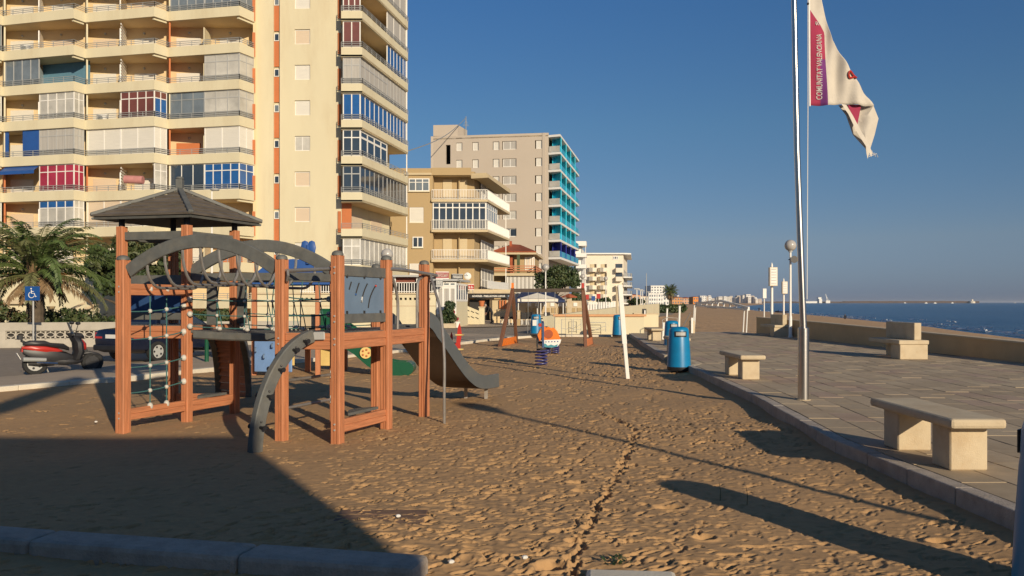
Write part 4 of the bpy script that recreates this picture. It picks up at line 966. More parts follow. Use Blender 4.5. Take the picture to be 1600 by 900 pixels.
# rope sides of the second tower (back face) and clamps at its posts
for z in (1.77, 1.55):
    a = v3(lerp2(F_,K_,.06), z); b = v3(lerp2(F_,K_,.95), z); rope(sag(a,b,.03)); clamp(a,.045); clamp(b,.045)
    a = v3(lerp2(K_,J_,.06), z); b = v3(lerp2(K_,J_,.95), z); rope(sag(a,b,.03)); clamp(a,.045); clamp(b,.045)
for z in (1.80,1.58): clamp(v3(G_,z) - qdir*.09 + pdir*.05, .04)
rope(sag(v3(G_,1.80)-qdir*.1, v3(G_,1.58)-qdir*.1, -.0) )
# --- top bar between F and G, ladder rungs F-K
MB().tube([v3(F_,2.09)+qdir*.05, v3(G_,2.11)-qdir*.05], .024, 8).build('top_bar', m_steel, PT, smooth=True)
MB().tube([v3(F_,2.09)+qdir*.07, v3(F_,2.08)-pdir*.06+qdir*.13, v3(F_,2.03)-pdir*.08+qdir*.15, v3(F_,1.97)-pdir*.06+qdir*.12, v3(F_,1.95)+qdir*.07], .017, 7).build('grab_loop', m_steel, PT, smooth=True)
for z in (.72, .38):
    MB().tube([v3(F_,z)+pdir*.06, v3(K_,z)-pdir*.06], .02, 8).build('rung', m_steel, PT, smooth=True)
    MB().bar(v3(K_,z-.05)-pdir*.076, v3(K_,z+.05)-pdir*.076, .07, .02).build('rung_bracket', m_ball, PT)
# --- curved climbing beam with foot pegs
c0 = Vector((-2.93, 9.72, -.1)); c1 = Vector((-2.44, 10.40, 1.29)); pts = []
for k in range(17):
    t = k/16; th = t*math.pi/2*.92; h = (1-math.cos(th))/(1-math.cos(math.pi/2*.92)); z = math.sin(th)/math.sin(math.pi/2*.92)
    pts.append(Vector((c0.x + (c1.x-c0.x)*h, c0.y + (c1.y-c0.y)*h, c0.z + (c1.z-c0.z)*z)))
sd = (c1-c0); sd.z = 0; sd.normalize(); sside = Vector((-sd.y, sd.x, 0))
cb_ = MB().curvebar(pts, .10, [.155]*17, sside).build('climbing_beam', m_gbeam, PT, bevel=.012)
MB().curvebar([p - sd*0 + sside*.052 for p in pts[1:15]], .006, .012, sside).build('worn_edge', m_woodb, cb_)
MB().bar(c1 + Vector((.02,-.02,0)), c1 + Vector((.17,-.05,.005)), .02, .1).build('end_plate', m_alu, PT, bevel=.01)
for k in (3, 6, 9, 12, 14):
    p = pts[k]; u = sside; MB().tube([p - u*.14, p - u*.10, p + u*.10, p + u*.14], [.03,.017,.017,.03], 8).build('foot_peg', m_black, cb_)
    MB().ball(p - u*.052 + (pts[k+1]-pts[k])*.5, .014, 8, 6).build('bolt', m_black, cb_)
# --- arched ladder behind the roofed tower
for i, (a, b) in enumerate((((-4.80,13.45),(-5.42,15.75)), ((-4.28,13.3),(-4.72,15.3)))):
    pts = []
    for k in range(15):
        t = k/14; th = t*math.pi/2; pts.append(Vector((a[0] + (b[0]-a[0])*math.sin(th), a[1] + (b[1]-a[1])*math.sin(th), 1.22*math.cos(th) - .12*t)))
    MB().curvebar(pts, .10, [.16]*15, (pts[-1]-pts[0]).cross(Vector((0,0,1)))).build('ladder_beam', m_gbeam, PT, bevel=.01)
    if i == 0: L0 = pts
for k in range(1, 14): MB().bar(L0[k], pts[k], .05, .12).build('ladder_slat', m_woodb, PT)
# --- slide
m_slide = M('grey_slide_shell', (.105,.115,.118), .4, .08, 4, stain=(.17,.16,.13), stain_amt=.5, stain_scale=3)
m_slideu = M('slide_underside', (.10,.062,.038), .8, .15, 4)
s0 = (Vector((*I_,0)) + Vector((*J_,0)))/2 + pdir*.02 - qdir*.02; prof = [(0,1.34),(.14,1.37),(.32,1.34),(.50,1.20),(.80,.98),(1.10,.75),(1.40,.53),(1.70,.36),(1.95,.27),(2.2,.235),(2.5,.225),(2.75,.225)]
sp = []; 
for k in range(len(prof)-1):
    for j in range(3):
        t = j/3; sp.append((prof[k][0]*(1-t)+prof[k+1][0]*t, prof[k][1]*(1-t)+prof[k+1][1]*t))
sp.append(prof[-1]); arr = np.array(sp)
for _ in range(3): arr[1:-1,1] = (arr[:-2,1] + 2*arr[1:-1,1] + arr[2:,1])/4
SDIR = Vector((.405,.914,0)).normalized(); SQ = Vector((SDIR.y,-SDIR.x,0))
def sl_pt(i, w, h):
    t = (arr[min(i+1,len(arr)-1)] - arr[max(i-1,0)]); t = t/np.hypot(*t); n = (-t[1], t[0])
    return s0 + SDIR*(arr[i,0] + n[0]*h) + SQ*w + Vector((0,0,arr[i,1] + n[1]*h))
hw = .33
b = MB(); n = len(arr)
sec = [(-hw-.045,-.02),(-hw-.045,.21),(-hw,.21),(-hw,.03),(-hw*.5,.012),(hw*.5,.012),(hw,.03),(hw,.21),(hw+.045,.21),(hw+.045,-.02)]
vs_ = [sl_pt(i, w, h) for i in range(n) for w, h in sec]; m_ = len(sec)
b.add(vs_, [(i*m_+k, i*m_+k+1, (i+1)*m_+k+1, (i+1)*m_+k) for i in range(n-1) for k in range(m_-1)] + [tuple(range(m_)), tuple(range((n-1)*m_, n*m_))])
so_ = b.build('slide', m_slide, PT)
b = MB(); b.add([sl_pt(i, w, -.024) for i in range(n) for w in (-hw-.04, hw+.04)], [(2*i,2*i+1,2*i+3,2*i+2) for i in range(n-1)]); b.build('slide_underside', m_slideu, so_)
for w in (-.2,.2):
    p = sl_pt(n-3, w, 0); MB().bar((p.x,p.y,-.1), (p.x,p.y,p.z-.02), .06, .05).build('slide_foot', m_steel, so_)
# --- tubes at the slide entrance and the sliding pole
def smooth(pts, n=6):
    P_ = [Vector(p) for p in pts]; out = []
    for i in range(len(P_)-1):
        p0, p1, p2, p3 = P_[max(i-1,0)], P_[i], P_[i+1], P_[min(i+2,len(P_)-1)]
        for k in range(n): t = k/n; out.append(.5*((2*p1) + (p2-p0)*t + (2*p0-5*p1+4*p2-p3)*t*t + (3*p1-p0-3*p2+p3)*t**3))
    return out + [P_[-1]]
hI = v3(I_,2.115) + qdir*.10
MB().tube(smooth([v3(H_,2.15)+qdir*.06, v3(lerp2(H_,I_,.5),2.14)+qdir*.085, v3(I_,2.115)+qdir*.10, v3(I_,2.10)+qdir*.10+pdir*.22]), .024, 8).build('top_bar', m_steel, PT, smooth=True)
MB().tube(smooth([hI, Vector((-1.14,12.42,1.93)), Vector((-1.02,12.2,1.55)), Vector((-.955,12.02,.95)), Vector((-.95,11.96,.4)), Vector((-.95,11.95,-.15))]), .021, 8).build('sliding_pole', m_steel, PT, smooth=True)
for t, dx in ((.28, .0), (.80, -.0)):
    base = v3(lerp2(H_,I_,t),1.33) ; sgn = 1 if t < .5 else -1
    MB().tube(smooth([v3(H_ if t<.5 else I_,2.07) + pdir*.07*sgn, v3(H_ if t<.5 else I_,2.0)+pdir*.2*sgn, base + Vector((0,0,.40)), base]), .021, 8).build('hand_rail', m_steel, PT, smooth=True)
MB().tube([v3(K_,2.0)+qdir*.05+pdir*.3, v3(J_,2.0)+qdir*.1], .03, 8).build('top_bar', m_gbeam, PT)

# ================================================================== TODDLER PLAY FRAME behind
TF = thing('toddler_play_frame', 'low toddler play frame with green slide and blue roof behind the large frame', 'play structure', (-5, 20.5, 0))
tp = [(-6.1,20.2),(-4.55,20.0),(-5.75,21.7),(-4.2,21.5)]
for p in tp:
    MB().bar((*p,-.1), (*p,2.1), .11, .11).build('post', m_wood, TF, bevel=.01)
MB().prism([tp[0],tp[1],tp[3],tp[2]], .92, .99).build('deck', m_gbeam, TF)
for a, b in ((tp[0],tp[1]),(tp[1],tp[3]),(tp[2],tp[3])): MB().wall(a, b, .80, .92, .06).build('beam', m_woodb, TF, bevel=.008)
MB().wall((-6.02,19.9),(-5.1,19.75), .08, .86, .05).build('climbing_panel', m_lblue, TF, bevel=.02)
for (x, z) in ((-5.95,.6),(-5.75,.45),(-5.55,.7),(-5.35,.35)):
    MB().tube([(x,19.83-(x+6)*.14,z-.05),(x,19.77-(x+6)*.14,z-.03),(x,19.77-(x+6)*.14,z+.03),(x,19.83-(x+6)*.14,z+.05)], .018, 6).build('hand_hold', m_panel, TF)
MB().wall((-4.72,20.6),(-4.36,20.55), .17, .57, .04).build('yellow_panel', m_yellow, TF, bevel=.01)
MB().wall((-5.45,20.7),(-5.28,20.68), .17, .50, .04).build('yellow_panel', m_yellow, TF, bevel=.01)
MB().wall((-5.05,20.3),(-4.66,20.25), 1.08, 1.42, .04).build('cream_panel', m_conc, TF, bevel=.03)
MB().box(-4.62,-4.22,20.1,20.6,1.0,1.55).build('tunnel_mouth', m_green, TF, bevel=.05)
sp2 = [(-4.35,.78,1.36),(-4.0,.68,1.28),(-3.7,.48,1.08),(-3.4,.22,.80),(-3.15,.06,.54),(-2.95,.0,.36),(-2.7,-.02,.31),(-2.42,-.02,.30)]
b = MB(); vs_ = []
for x, z0, z1 in sp2:
    for y, z in ((19.98,z0),(19.98,z1),(20.04,z1),(20.04,z0+.12),(20.52,z0+.12),(20.52,z1),(20.58,z1),(20.58,z0)): vs_.append((x,y,z))
m_ = 8; b.add(vs_, [(i*m_+k, i*m_+(k+1)%m_, (i+1)*m_+(k+1)%m_, (i+1)*m_+k) for i in range(len(sp2)-1) for k in range(m_)] + [tuple(range(m_)), tuple(range((len(sp2)-1)*m_, len(sp2)*m_))])
b.build('slide', m_green, TF)
b = MB(); b.tube([(-2.46,19.97,.15),(-2.46,20.6,.15)], .155, 14); b.build('slide_end', m_green, TF, smooth=True)
w = MB(); w.tube([(-3.42,19.98,.52),(-3.42,19.93,.52)], .135, 20); wo = w.build('wheel_disc', m_yellow, TF)
for k in range(5): a = 2*math.pi*k/5; MB().ball((-3.42+.075*math.cos(a),19.925,.52+.075*math.sin(a)), .026, 8, 6).build('disc_hole', m_terra, wo)
b = MB(); prf = []
for k in range(13): a = math.pi*k/12; prf.append((-5.15 - .95*math.cos(a), 20.0, 2.12 + .58*math.sin(a)))
b.plate([(x,y,z) for x,y,z in prf], (0,.05,0)); b.plate([(x,y+1.5,z) for x,y,z in prf], (0,.05,0)); b.curvebar([Vector((x,y+.8,z)) for x,y,z in prf], 1.5, .04, (0,1,0)); b.build('blue_roof', m_blue, TF)
b = MB(); b.lathe([(.001,-.19),(.07,-.15),(.10,0),(.07,.14),(.001,.17)], (-4.85,19.98,2.98), 12, False, 1, .25); b.lathe([(.001,-.19),(.07,-.15),(.10,0),(.07,.14),(.001,.17)], (-4.69,19.98,2.98), 12, False, 1, .25); b.bar((-4.77,19.98,2.6),(-4.77,19.98,3.05), .06, .12); b.build('roof_ornament', m_blue, TF, smooth=True)
for x in (-5.7,-5.0): MB().bar((x,20.9,-.1),(x,20.9,.8), .12, .12).build('post', m_wood, TF)

# ================================================================== SPRING RIDERS, SWING
def coil(c, r, z0, z1, turns, rr_=.018, n=14):
    return [Vector((c[0] + r*math.cos(2*math.pi*k/n), c[1] + r*math.sin(2*math.pi*k/n), z0 + (z1-z0)*k/(turns*n))) for k in range(turns*n+1)]
m_spring = M('purple_spring', (.05,.05,.17), .4, .1, 5)
c = (-1.62, 24.4)
t = thing('spring_rider', 'red spring rider with yellow handles on a purple spring beside the slide', 'spring rider', (*c,0))
MB().tube(coil(c, .13, .0, .36, 5), .02, 7).build('spring', m_spring, t, smooth=True)
b = MB(); b.plate([(c[0]-.13,c[1]-.25,.42),(c[0]+.16,c[1]-.25,.38),(c[0]+.16,c[1]-.25,.55),(c[0]+.20,c[1]-.25,.8),(c[0]+.17,c[1]-.25,1.0),(c[0]+.13,c[1]-.25,1.12),(c[0]+.09,c[1]-.25,1.0),(c[0]+.06,c[1]-.25,.75),(c[0]+.04,c[1]-.25,.55)], (0,.05,0)); b.build('side_panel', m_redp, t)
b = MB(); b.plate([(c[0]-.16,c[1]+.2,.4),(c[0]-.09,c[1]+.2,.4),(c[0]-.09,c[1]+.2,.75),(c[0]-.125,c[1]+.2,.86),(c[0]-.16,c[1]+.2,.75)], (0,.04,0)); b.build('side_panel', m_redp, t)
MB().box(c[0]-.2, c[0]+.05, c[1]-.2, c[1]+.2, .50, .55).build('seat', m_black, t); MB().box(c[0]-.12, c[0]+.12, c[1]-.15, c[1]+.15, .36, .41).build('spring_plate', m_black, t)
MB().tube([(c[0]+.02,c[1]-.26,.78),(c[0]+.26,c[1]-.26,.78)], .022, 7).build('handle', m_yellow, t); MB().tube([(c[0]+.0,c[1]-.26,.37),(c[0]+.26,c[1]-.26,.37)], .025, 7).build('foot_rest', m_yellow, t)
c = (.78, 22.9)
t = thing('spring_rider', 'spring rider seen edge on with dark board, in front of the orange ship', 'spring rider', (*c,0))
MB().tube(coil(c, .155, .0, .42, 5), .022, 7).build('spring', m_spring, t, smooth=True)
MB().box(c[0]-.12, c[0]+.12, c[1]-.12, c[1]+.12, .42, .46).build('spring_plate', m_black, t)
b = MB(); b.plate([(c[0]+.02,c[1]-.4,.5),(c[0]+.02,c[1]+.35,.5),(c[0]+.02,c[1]+.45,.95),(c[0]+.02,c[1]+.1,1.2),(c[0]+.02,c[1]-.35,1.15)], (.05,0,0)); b.build('side_panel', m_dkblue, t)
b = MB(); b.plate([(c[0]-.12,c[1]-.3,.5),(c[0]-.12,c[1]+.3,.5),(c[0]-.12,c[1]+.3,.8),(c[0]-.12,c[1]-.3,.7)], (.03,0,0)); b.build('side_panel', m_black, t)
MB().box(c[0]-.1, c[0]+.03, c[1]-.15, c[1]+.2, .6, .65).build('seat', m_black, t)
# orange ship
sx, sy = at(860,28), 28.0
t = thing('rocking_ship', 'orange and white ship shaped spring rocker with round porthole in the sand', 'spring rider', (sx,sy,0))
def shipside(yo, dx, full=True):
    ox, oy = sx + dx, sy + yo; k = 28/1333
    def q(u, v): return ((u-860)*k + ox, oy, zz(v, 28))
    hull = [q(u,v) for u,v in ((845,531.5),(877,530.2),(875.5,536),(871,541.5),(862,543.3),(852,542.5),(846,539))]
    up = [q(u,v) for u,v in ((846,531.3),(876,530),(871,518),(865,511.5),(861,513),(857.5,510.5),(852,514),(848,522))]
    h = MB().plate(hull, (0,.05,0)).build('hull_panel', m_white, t); o = MB().plate(up, (0,.05,0)).build('cabin_panel', m_orange, t)
    if full:
        w = [q(u,v) for u,v in ((846.5,539.2),(852,536.5),(856,540),(861,538.2),(866,540),(871.5,537.6),(870.8,541.5),(862,543.2),(852,542.4))]
        MB().plate([(x,y-.012,z) for x,y,z in w], (0,.011,0)).build('wave', M('teal_wave', (.05,.26,.32), .5), h)
        MB().tube([(q(857,522)[0],oy-.012,q(857,522)[2]),(q(857,522)[0],oy+.0,0+q(857,522)[2])], .15, 18).build('porthole', m_tile, o)
        for i in range(6): x = q(848.5+4.6*i,534.3-.15*i); MB().tube([(x[0],oy-.01,x[2]),(x[0],oy,x[2])], .022, 8).build('rivet', m_gblue, h)
shipside(0, 0); shipside(.75, -.13, False)
MB().box(sx-.35, sx+.1, sy+.06, sy+.74, .42, .48).build('seat', m_redp, t)
MB().plate([(sx-.30,sy+.05,.3),(sx-.42,sy+.05,.62),(sx-.30,sy+.05,.85),(sx-.2,sy+.05,.6)], (0,.7,0)).build('bow_panel', m_orange, t)
MB().tube([(sx-.33,sy+.1,.95),(sx-.33,sy+.7,.95)], .06, 8).build('funnel', m_redp, t)
for dx in (-.1,.18): MB().tube(coil((sx+dx,sy+.4), .12, 0, .24, 4), .02, 7).build('spring', m_spring, t, smooth=True)
# swing
t = thing('swing', 'wooden swing frame with dark cross beam and two hanging seats', 'swing', (1.2,34,0))
top1, top2 = Vector((0.02,34.2,2.18)), Vector((2.78,33.5,2.18))
MB().bar(top1 + Vector((.05,0,0)), top2 - Vector((.05,0,0)), .12, .14).build('cross_beam', M('dark_swing_beam', (.10,.075,.055), .7, .2, 4), t, bevel=.015)
m_sw = M('brown_swing_post', (.17,.075,.04), .7, .2, 5, stretch=(6,6,.6))
for a, tp_ in (((-.49,32.6,-.1),top1),((.20,35.7,-.1),top1),((2.80,32.4,-.1),top2),((3.28,34.9,-.1),top2)):
    a = Vector(a); MB().bar(a, tp_ + (tp_-a).normalized()*.1, .13, .13).build('leg', m_sw, t, bevel=.01)
MB().bar(top1, top1+Vector((0,0,.30)), .10, .10).build('post_cap', m_orange, t); MB().bar(top2, top2+Vector((0,0,.28)), .10, .10).build('post_cap', m_redp, t)
MB().plate([(-.42,32.75,.02),(.14,35.4,.02),(.13,35.2,.30),(-.35,33.0,.30)], (.05,0,0)).build('leg_board', m_orange, t)
MB().plate([(2.86,32.75,.02),(3.24,34.7,.02),(3.2,34.5,.30),(2.9,33.0,.30)], (.05,0,0)).build('leg_board', m_terra, t)
for f in (.30,.68):
    p = top1.lerp(top2, f); cch = MB()
    for dx in (-.22,.22): cch.tube([p + Vector((dx*.9,0,-.05)), p + Vector((dx,0,-1.72))], .008, 5)
    cch.build('chain', m_rail, t); MB().box(p.x-.24, p.x+.24, p.y-.08, p.y+.08, .42, .46).build('seat', m_black, t)
# ================================================================== BUILDING BEHIND THE VIEWER (casts the shade at lower left)
t = thing('low_building', 'plain low building behind the viewer whose shade covers the lower left sand', 'building', (-20,-10,0))
MB().box(-45, 5.47, -18, -6, -.1, 5.63).build('wall', m_cream, t); MB().bar((1.45,-6.3,5.64), (3.85,-6.3,8.3), .3, .42).build('shadow_bar', m_cream, t);  # slanted bar on the roof is added, out of view, to cast the left shadow strip
MB().box(-45.1, 5.5, -18.1, -17.8, 5.63, 5.76).build('parapet', m_cream, t)
# ================================================================== STREET FURNITURE
def lamp_post(loc, h, label, r=.26, rp=.05, group='globe street lamps'):
    t = thing('street_lamp', label, 'street lamp', loc, group); x, y, z = loc
    MB().lathe([(rp*2,0),(rp*2,.05),(rp*1.5,.08),(rp*1.4,.9),(rp,.95),(rp*.9,h)], loc, 12).build('pole', m_white, t, smooth=True)
    MB().lathe([(rp*1.6,0),(rp*1.9,.06),(rp*1.5,.1)], (x,y,z+h-.02), 12).build('collar', m_alu, t, smooth=True)
    MB().ball((x,y,z+h+r+.02), r, 18, 12).build('globe', m_lamp, t, smooth=True)
    return t
lamp_post((at(852.5,63),63,0), 4.0, 'white lamp post with globe in front of the dark tree and parasol')
lamp_post((at(910.5,85),85,0), 4.0, 'globe lamp behind the right end of the swing frame')
lamp_post((at(946.5,100),100,0.1), 4.1, 'globe lamp in front of the cream rounded balconies')
lamp_post((at(604.5,37),37,0), 3.5, 'globe lamp showing above the blue slotted panel of the climbing frame')
L4 = lamp_post((at(1235,37),37,PZ), 3.72, 'globe lamp with small black loudspeaker by the sea wall', .25)
b = MB(); c = Vector((at(1239.5,36.9),36.9,zz(405.5,36.9))); b.tube([c+Vector((0,.1,0)),c+Vector((0,-.12,0))], [.08,.16], 12); b.bar(c+Vector((-.18,.1,0)), c+Vector((0,.05,0)), .04, .04); b.build('loudspeaker', m_black, L4)
lamp_post((6.55,.55,PZ), 4.05, 'lamp post just outside the right edge of the view', .22)
# thin white street poles down the coast
for i, u in enumerate((995,1001,1004,1013.5,1018,1027,1034,1040,1044)):
    D = 120 + i*26; zt = zz(452 + i*1.5, D); t = thing('street_lamp', '%s thin white pole lamp, counted from the left, in the row along the coast road' % ('first','second','third','fourth','fifth','sixth','seventh','eighth','last')[i], 'street lamp', (at(u,D),D,0), 'thin pole lamps down the coast road')
    MB().lathe([(.10,0),(.07,zt)], (at(u,D),D,0), 8).build('pole', m_white, t); MB().box(at(u,D)-.4, at(u,D)+.4, D-.15, D+.15, zt, zt+.14).build('lamp_head', m_alu, t)
t = thing('mast', 'tall thin mast rising over the row of coast lamps', 'mast', (at(1010,120),120,0)); MB().lathe([(.07,0),(.04,zz(427,120))], (at(1010,120),120,0), 8).build('pole', m_alu, t); MB().box(at(1010,120)-.1, at(1010,120)+.1, 119.9, 120.1, 0, .3).build('base', m_white, t)
# curved street light before the tower
t = thing('street_lamp', 'street light with flat oval head in front of the tower behind the pyramid roof', 'street lamp', (at(331,45),45,0))
MB().tube([(at(331,45),45,0),(at(331,45),45,zz(300,45)),(at(333,45),45,zz(297,45))], [.07,.04,.03], 8).build('pole', m_white, t)
MB().lathe([(.02,.09),(.2,.05),(.26,0),(.2,-.05),(.02,-.06)], (at(336,45),45,zz(296.5,45)), 14, sx=1, sy=.6).build('lamp_head', m_alu, t, smooth=True)
# flag pole and flag
fp = thing('flag_pole', 'tall polished steel flag pole on the promenade', 'flag pole', (4.54,13.29,PZ))
MB().lathe([(.085,0),(.085,1.12),(.052,1.13)], (4.54,13.29,PZ), 20).build('sleeve', m_stainless, fp, smooth=True)
MB().tube([(4.54,13.29,PZ+1.1),(4.44,13.29,PZ+3.9),(4.375,13.29,PZ+7.2)], [.052,.047,.04], 16).build('pole', m_stainless, fp, smooth=True)
MB().lathe([(.11,0),(.11,.012)], (4.54,13.29,PZ), 16).build('base_ring', m_conc, fp)
MB().tube([(at(1262.5,13.2),13.2,6.9),(at(1262.5,13.2),13.2,4.9),(at(1261,13.2),13.2,1.75)], .006, 5).build('halyard', m_white, fp)
MB().ball((at(1262.5,13.2),13.2,6.32), .02, 8, 6).build('clip', m_black, fp)
FD = 13.2
def fq(u, v, dy=0.0): return Vector((at(u,FD), FD+dy, zz(v,FD)))
flag = thing('flag', 'drooping white flag with magenta band lettered COMUNITAT VALENCIANA hanging from the steel pole', 'flag', fq(1265,70))
re_v = [-28,0,45,63.5,107,135.7,164.6]; re_u = [1279,1284,1296,1301,1326,1344.4,1367.5]
bd_v = [-28,15,50,165]; bd_u = [1265,1265.5,1290,1292]
def fold(u, v): 
    x = (u-1265)/100; 
    return .034*math.sin(x*13 - v*.03) * min(1, x*3+.15) + .022*math.sin(x*27 + v*.022)*min(1,x*3)
b = MB(); nv, nu = 40, 26; vs_ = []; fs_ = []; mi = []
for j in range(nv+1):
    v = -28 + (164 + 28)*j/nv; r_ = np.interp(v, re_v, re_u); bd = np.interp(v, bd_v, bd_u)
    for i in range(nu+1):
        k_ = 8; u = 1265 + (bd-1265)*i/k_ if i <= k_ else bd + (r_-bd)*(i-k_)/(nu-k_)
        vs_.append(fq(u, v + (1.5*math.sin((u-1265)*.09) if j == nv else 0), fold(u, v)))
for j in range(nv):
    for i in range(nu): fs_.append((j*(nu+1)+i, j*(nu+1)+i+1, (j+1)*(nu+1)+i+1, (j+1)*(nu+1)+i)); mi.append(0 if i >= 8 else (2 if (i >= 5 and j > 24) else 1))
b.add(vs_, fs_); b.m = mi; cl = b.build('cloth', [m_flag, m_mag, m_purp], flag, smooth=True)
cl.modifiers.new('thickness', 'SOLIDIFY').thickness = .004
MB().bar(fq(1264.2,-28,-.004), fq(1265.4,166,-.004), .018, .014).build('hoist_band', m_white, flag)
b = MB(); out = [(1315.5,161),(1335,162),(1351,161),(1367,164),(1379,182),(1373,208),(1366,230),(1362,246),(1356,231),(1338.6,208),(1324,179)]
ctr = (1352,190); rings = 5; vs_ = []
for k in range(rings+1):
    for (u,v) in out: uu = ctr[0]+(u-ctr[0])*k/rings; v_ = ctr[1]+(v-ctr[1])*k/rings; vs_.append(fq(uu, v_, .10 + .05*math.sin((uu-1315)*.17 + v_*.05)))
n = len(out); b.add(vs_, [(k*n+i, k*n+(i+1)%n, (k+1)*n+(i+1)%n, (k+1)*n+i) for k in range(rings) for i in range(n)]); b.build('folded_end', m_flag, flag, smooth=True)
b = MB(); b.plate([fq(1326,163,.03), fq(1347,163,.03), fq(1341,194,.03), fq(1333,186,.03)], (0,.006,0)); b.build('folded_band', m_mag, flag)
b = MB(); st = [(1315,162,1323,162),(1326,178,1334,180),(1339,206,1346,203),(1354,229,1358,222),(1362,245,1364,238)]
for i in range(4):
    a, e = st[i], st[i+1]; b.add([fq(a[0],a[1],.01), fq(a[2],a[3],.03), fq(e[2],e[3],.03), fq(e[0],e[1],.01)], [(0,1,2,3)])
b.build('frayed_edge', m_flag, flag)
for i, (u,v) in enumerate(((1370,238),(1374,242),(1378,243))): MB().tube([fq(1364,236+i*3,.15), fq(u-3,v-5,.12), fq(u,v,.15)], .006, 4).build('loose_thread', m_white, flag)
def flagtext(s, u, v0, v1, w, mat):
    me_o = text_on(s, fq(u,(v0+v1)/2,-.0), (0,0,1), (-1,0,0), abs(at(0,1)-at(v1-v0,1))*FD, w, mat, flag, bold=.02)
    off = flag.location
    for v in me_o.data.vertices:
        p = v.co + off; uu = p.x/FD*F + CX; v_ = HV - (p.z-CZ)/FD*F; v.co.y = FD + fold(uu, v_) - .012 - off.y
    return me_o
flagtext('COMUNITAT VALENCIANA', 1279.5, 53, 156, .095, m_white)
lo = MB(); lo.tube(smooth([fq(1333,121,fold(1333,121)-.02), fq(1326,122.5,fold(1326,122)-.02), fq(1324,116,fold(1324,116)-.02), fq(1327,112.5,fold(1327,112)-.02), fq(1333,119,fold(1333,119)-.02), fq(1337,123,fold(1337,123)-.02)]), .015, 6); lo.build('emblem', m_redp, flag)
flagtext('S', 1277, 33, 40, .06, m_white)
# litter bins
def make_bin(loc, label):
    t = thing('litter_bin', label, 'litter bin', loc, 'blue litter bins'); x, y, z = loc
    MB().lathe([(.27,0.0),(.285,.03),(.287,.09)], loc, 24).build('base', m_black, t, smooth=True)
    b = MB(); n = 24; prof = [(.287,.09),(.275,.35),(.25,.75),(.24,.82)]; b.lathe(prof, loc, n, cap=False); b.build('body', m_bin, t, smooth=True)
    b = MB(); b.lathe([(.243,.815),(.238,.95),(.225,1.0),(.19,1.035),(.10,1.05),(.002,1.055)], loc, n); b.build('lid', m_bin, t, smooth=True)
    for s in (-1,1):
        b = MB(); R_ = .247; pts = [(R_*math.sin(a), s*R_*math.cos(a)) for a in np.linspace(-.62,.62,9)]
        for i in range(8): b.wall((x+pts[i][0],y+pts[i][1]), (x+pts[i+1][0],y+pts[i+1][1]), z+.81, z+.945, .012)
        b.build('opening', m_black, t)
        b = MB()
        for i in range(1,7): b.wall((x+pts[i][0]*1.03,y+pts[i][1]*1.03), (x+pts[i+1][0]*1.03,y+pts[i+1][1]*1.03), z+.845, z+.925, .006)
        b.build('steel_flap', m_alu, t)
    return t
b0 = make_bin((0,0,0), 'blue litter bin in the middle beside the sand kerb, nearest fully visible one')
b0.location = (4.04,20.65,.06)
b1 = dup(b0, (at(837.5,41.2),41.2,.08), .0, 'blue litter bin behind the orange ship, with a white notice on it')
nt_ = MB().wall((-.17,-.255), (.02,-.275), .50, .78, .01).build('notice', m_white); nt_.parent = b1
dup(b0, (at(966,41),41,.06), .5, 'blue litter bin against the cream wall behind the white post')
dup(b0, (at(1049.5,30.3),30.3,.0), .2, 'blue litter bin mostly hidden behind the nearest blue bin', 1.0)
dup(b0, (3.20,4.9,0), .3, 'blue litter bin cut off by the right edge of the picture')
# concrete benches
def make_bench(label):
    t = thing('concrete_bench', label, 'bench', (0,0,0), 'backless concrete benches')
    MB().box(-.25,.25,0,1.72,.40,.49).build('seat_slab', m_conc, t, bevel=.03, seg=2)
    for y in (.18,1.22): MB().box(-.165,.175,y,y+.34,0,.399).build('leg', m_conc, t, bevel=.012)
    return t
bn = make_bench('nearest concrete bench, at the right beside the kerb'); bn.location = (4.12,7.52,PZ)
dup(bn, (at(1173,16.6)+.05,16.6,PZ), .0, 'concrete bench between the flag pole and the nearest blue bin')
dup(bn, (at(1066,24.6),24.6,PZ), .0, 'concrete bench peeping out right of the nearest blue bin')
dup(bn, (at(1027.5,33.6),33.6,PZ), .0, 'farthest small concrete bench left of the bins')
def make_seat(label):
    t = thing('backrest_bench', label, 'bench', (0,0,0), 'concrete seats with backrests by the sea wall')
    MB().box(-.40,.40,0,1.95,.40,.51).build('seat_slab', m_conc, t, bevel=.012)
    MB().box(-.36,.38,.03,.58,0,.399).build('leg', m_conc, t, bevel=.01); MB().box(.08,.38,1.35,1.9,0,.399).build('leg', m_conc, t, bevel=.01)
    MB().box(.06,.25,.12,1.85,.512,.97).build('backrest', m_conc, t, bevel=.012)
    return t
st_ = make_seat('concrete seat with square backrest in the middle of the promenade by the sea wall'); st_.location = (10.7,22.7,PZ)
dup(st_, (at(1222,37.9),37.9,PZ), 0, 'farther concrete seat with backrest below the globe lamp')
# sea wall
sw = thing('sea_wall', 'long low cream sea wall along the edge of the promenade', 'wall', (12.9,20,PZ))
pts = [(13.2,5,.58),(13.05,16,.60),(12.95,21.5,.655),(12.7,28,.76),(12.45,34.4,.855),(12.75,44.5,.90)]
for i in range(len(pts)-1):
    a, e = pts[i], pts[i+1]; MB().wall(a, e, -.6, a[2], -.25, 0, -.6, e[2]).build('wall_section', m_seaw, sw)
    MB().wall((a[0]-.03,a[1]), (e[0]-.03,e[1]), a[2]+.001, a[2]+.045, -.31, 0, e[2]+.001, e[2]+.045).build('coping', m_conc, sw)
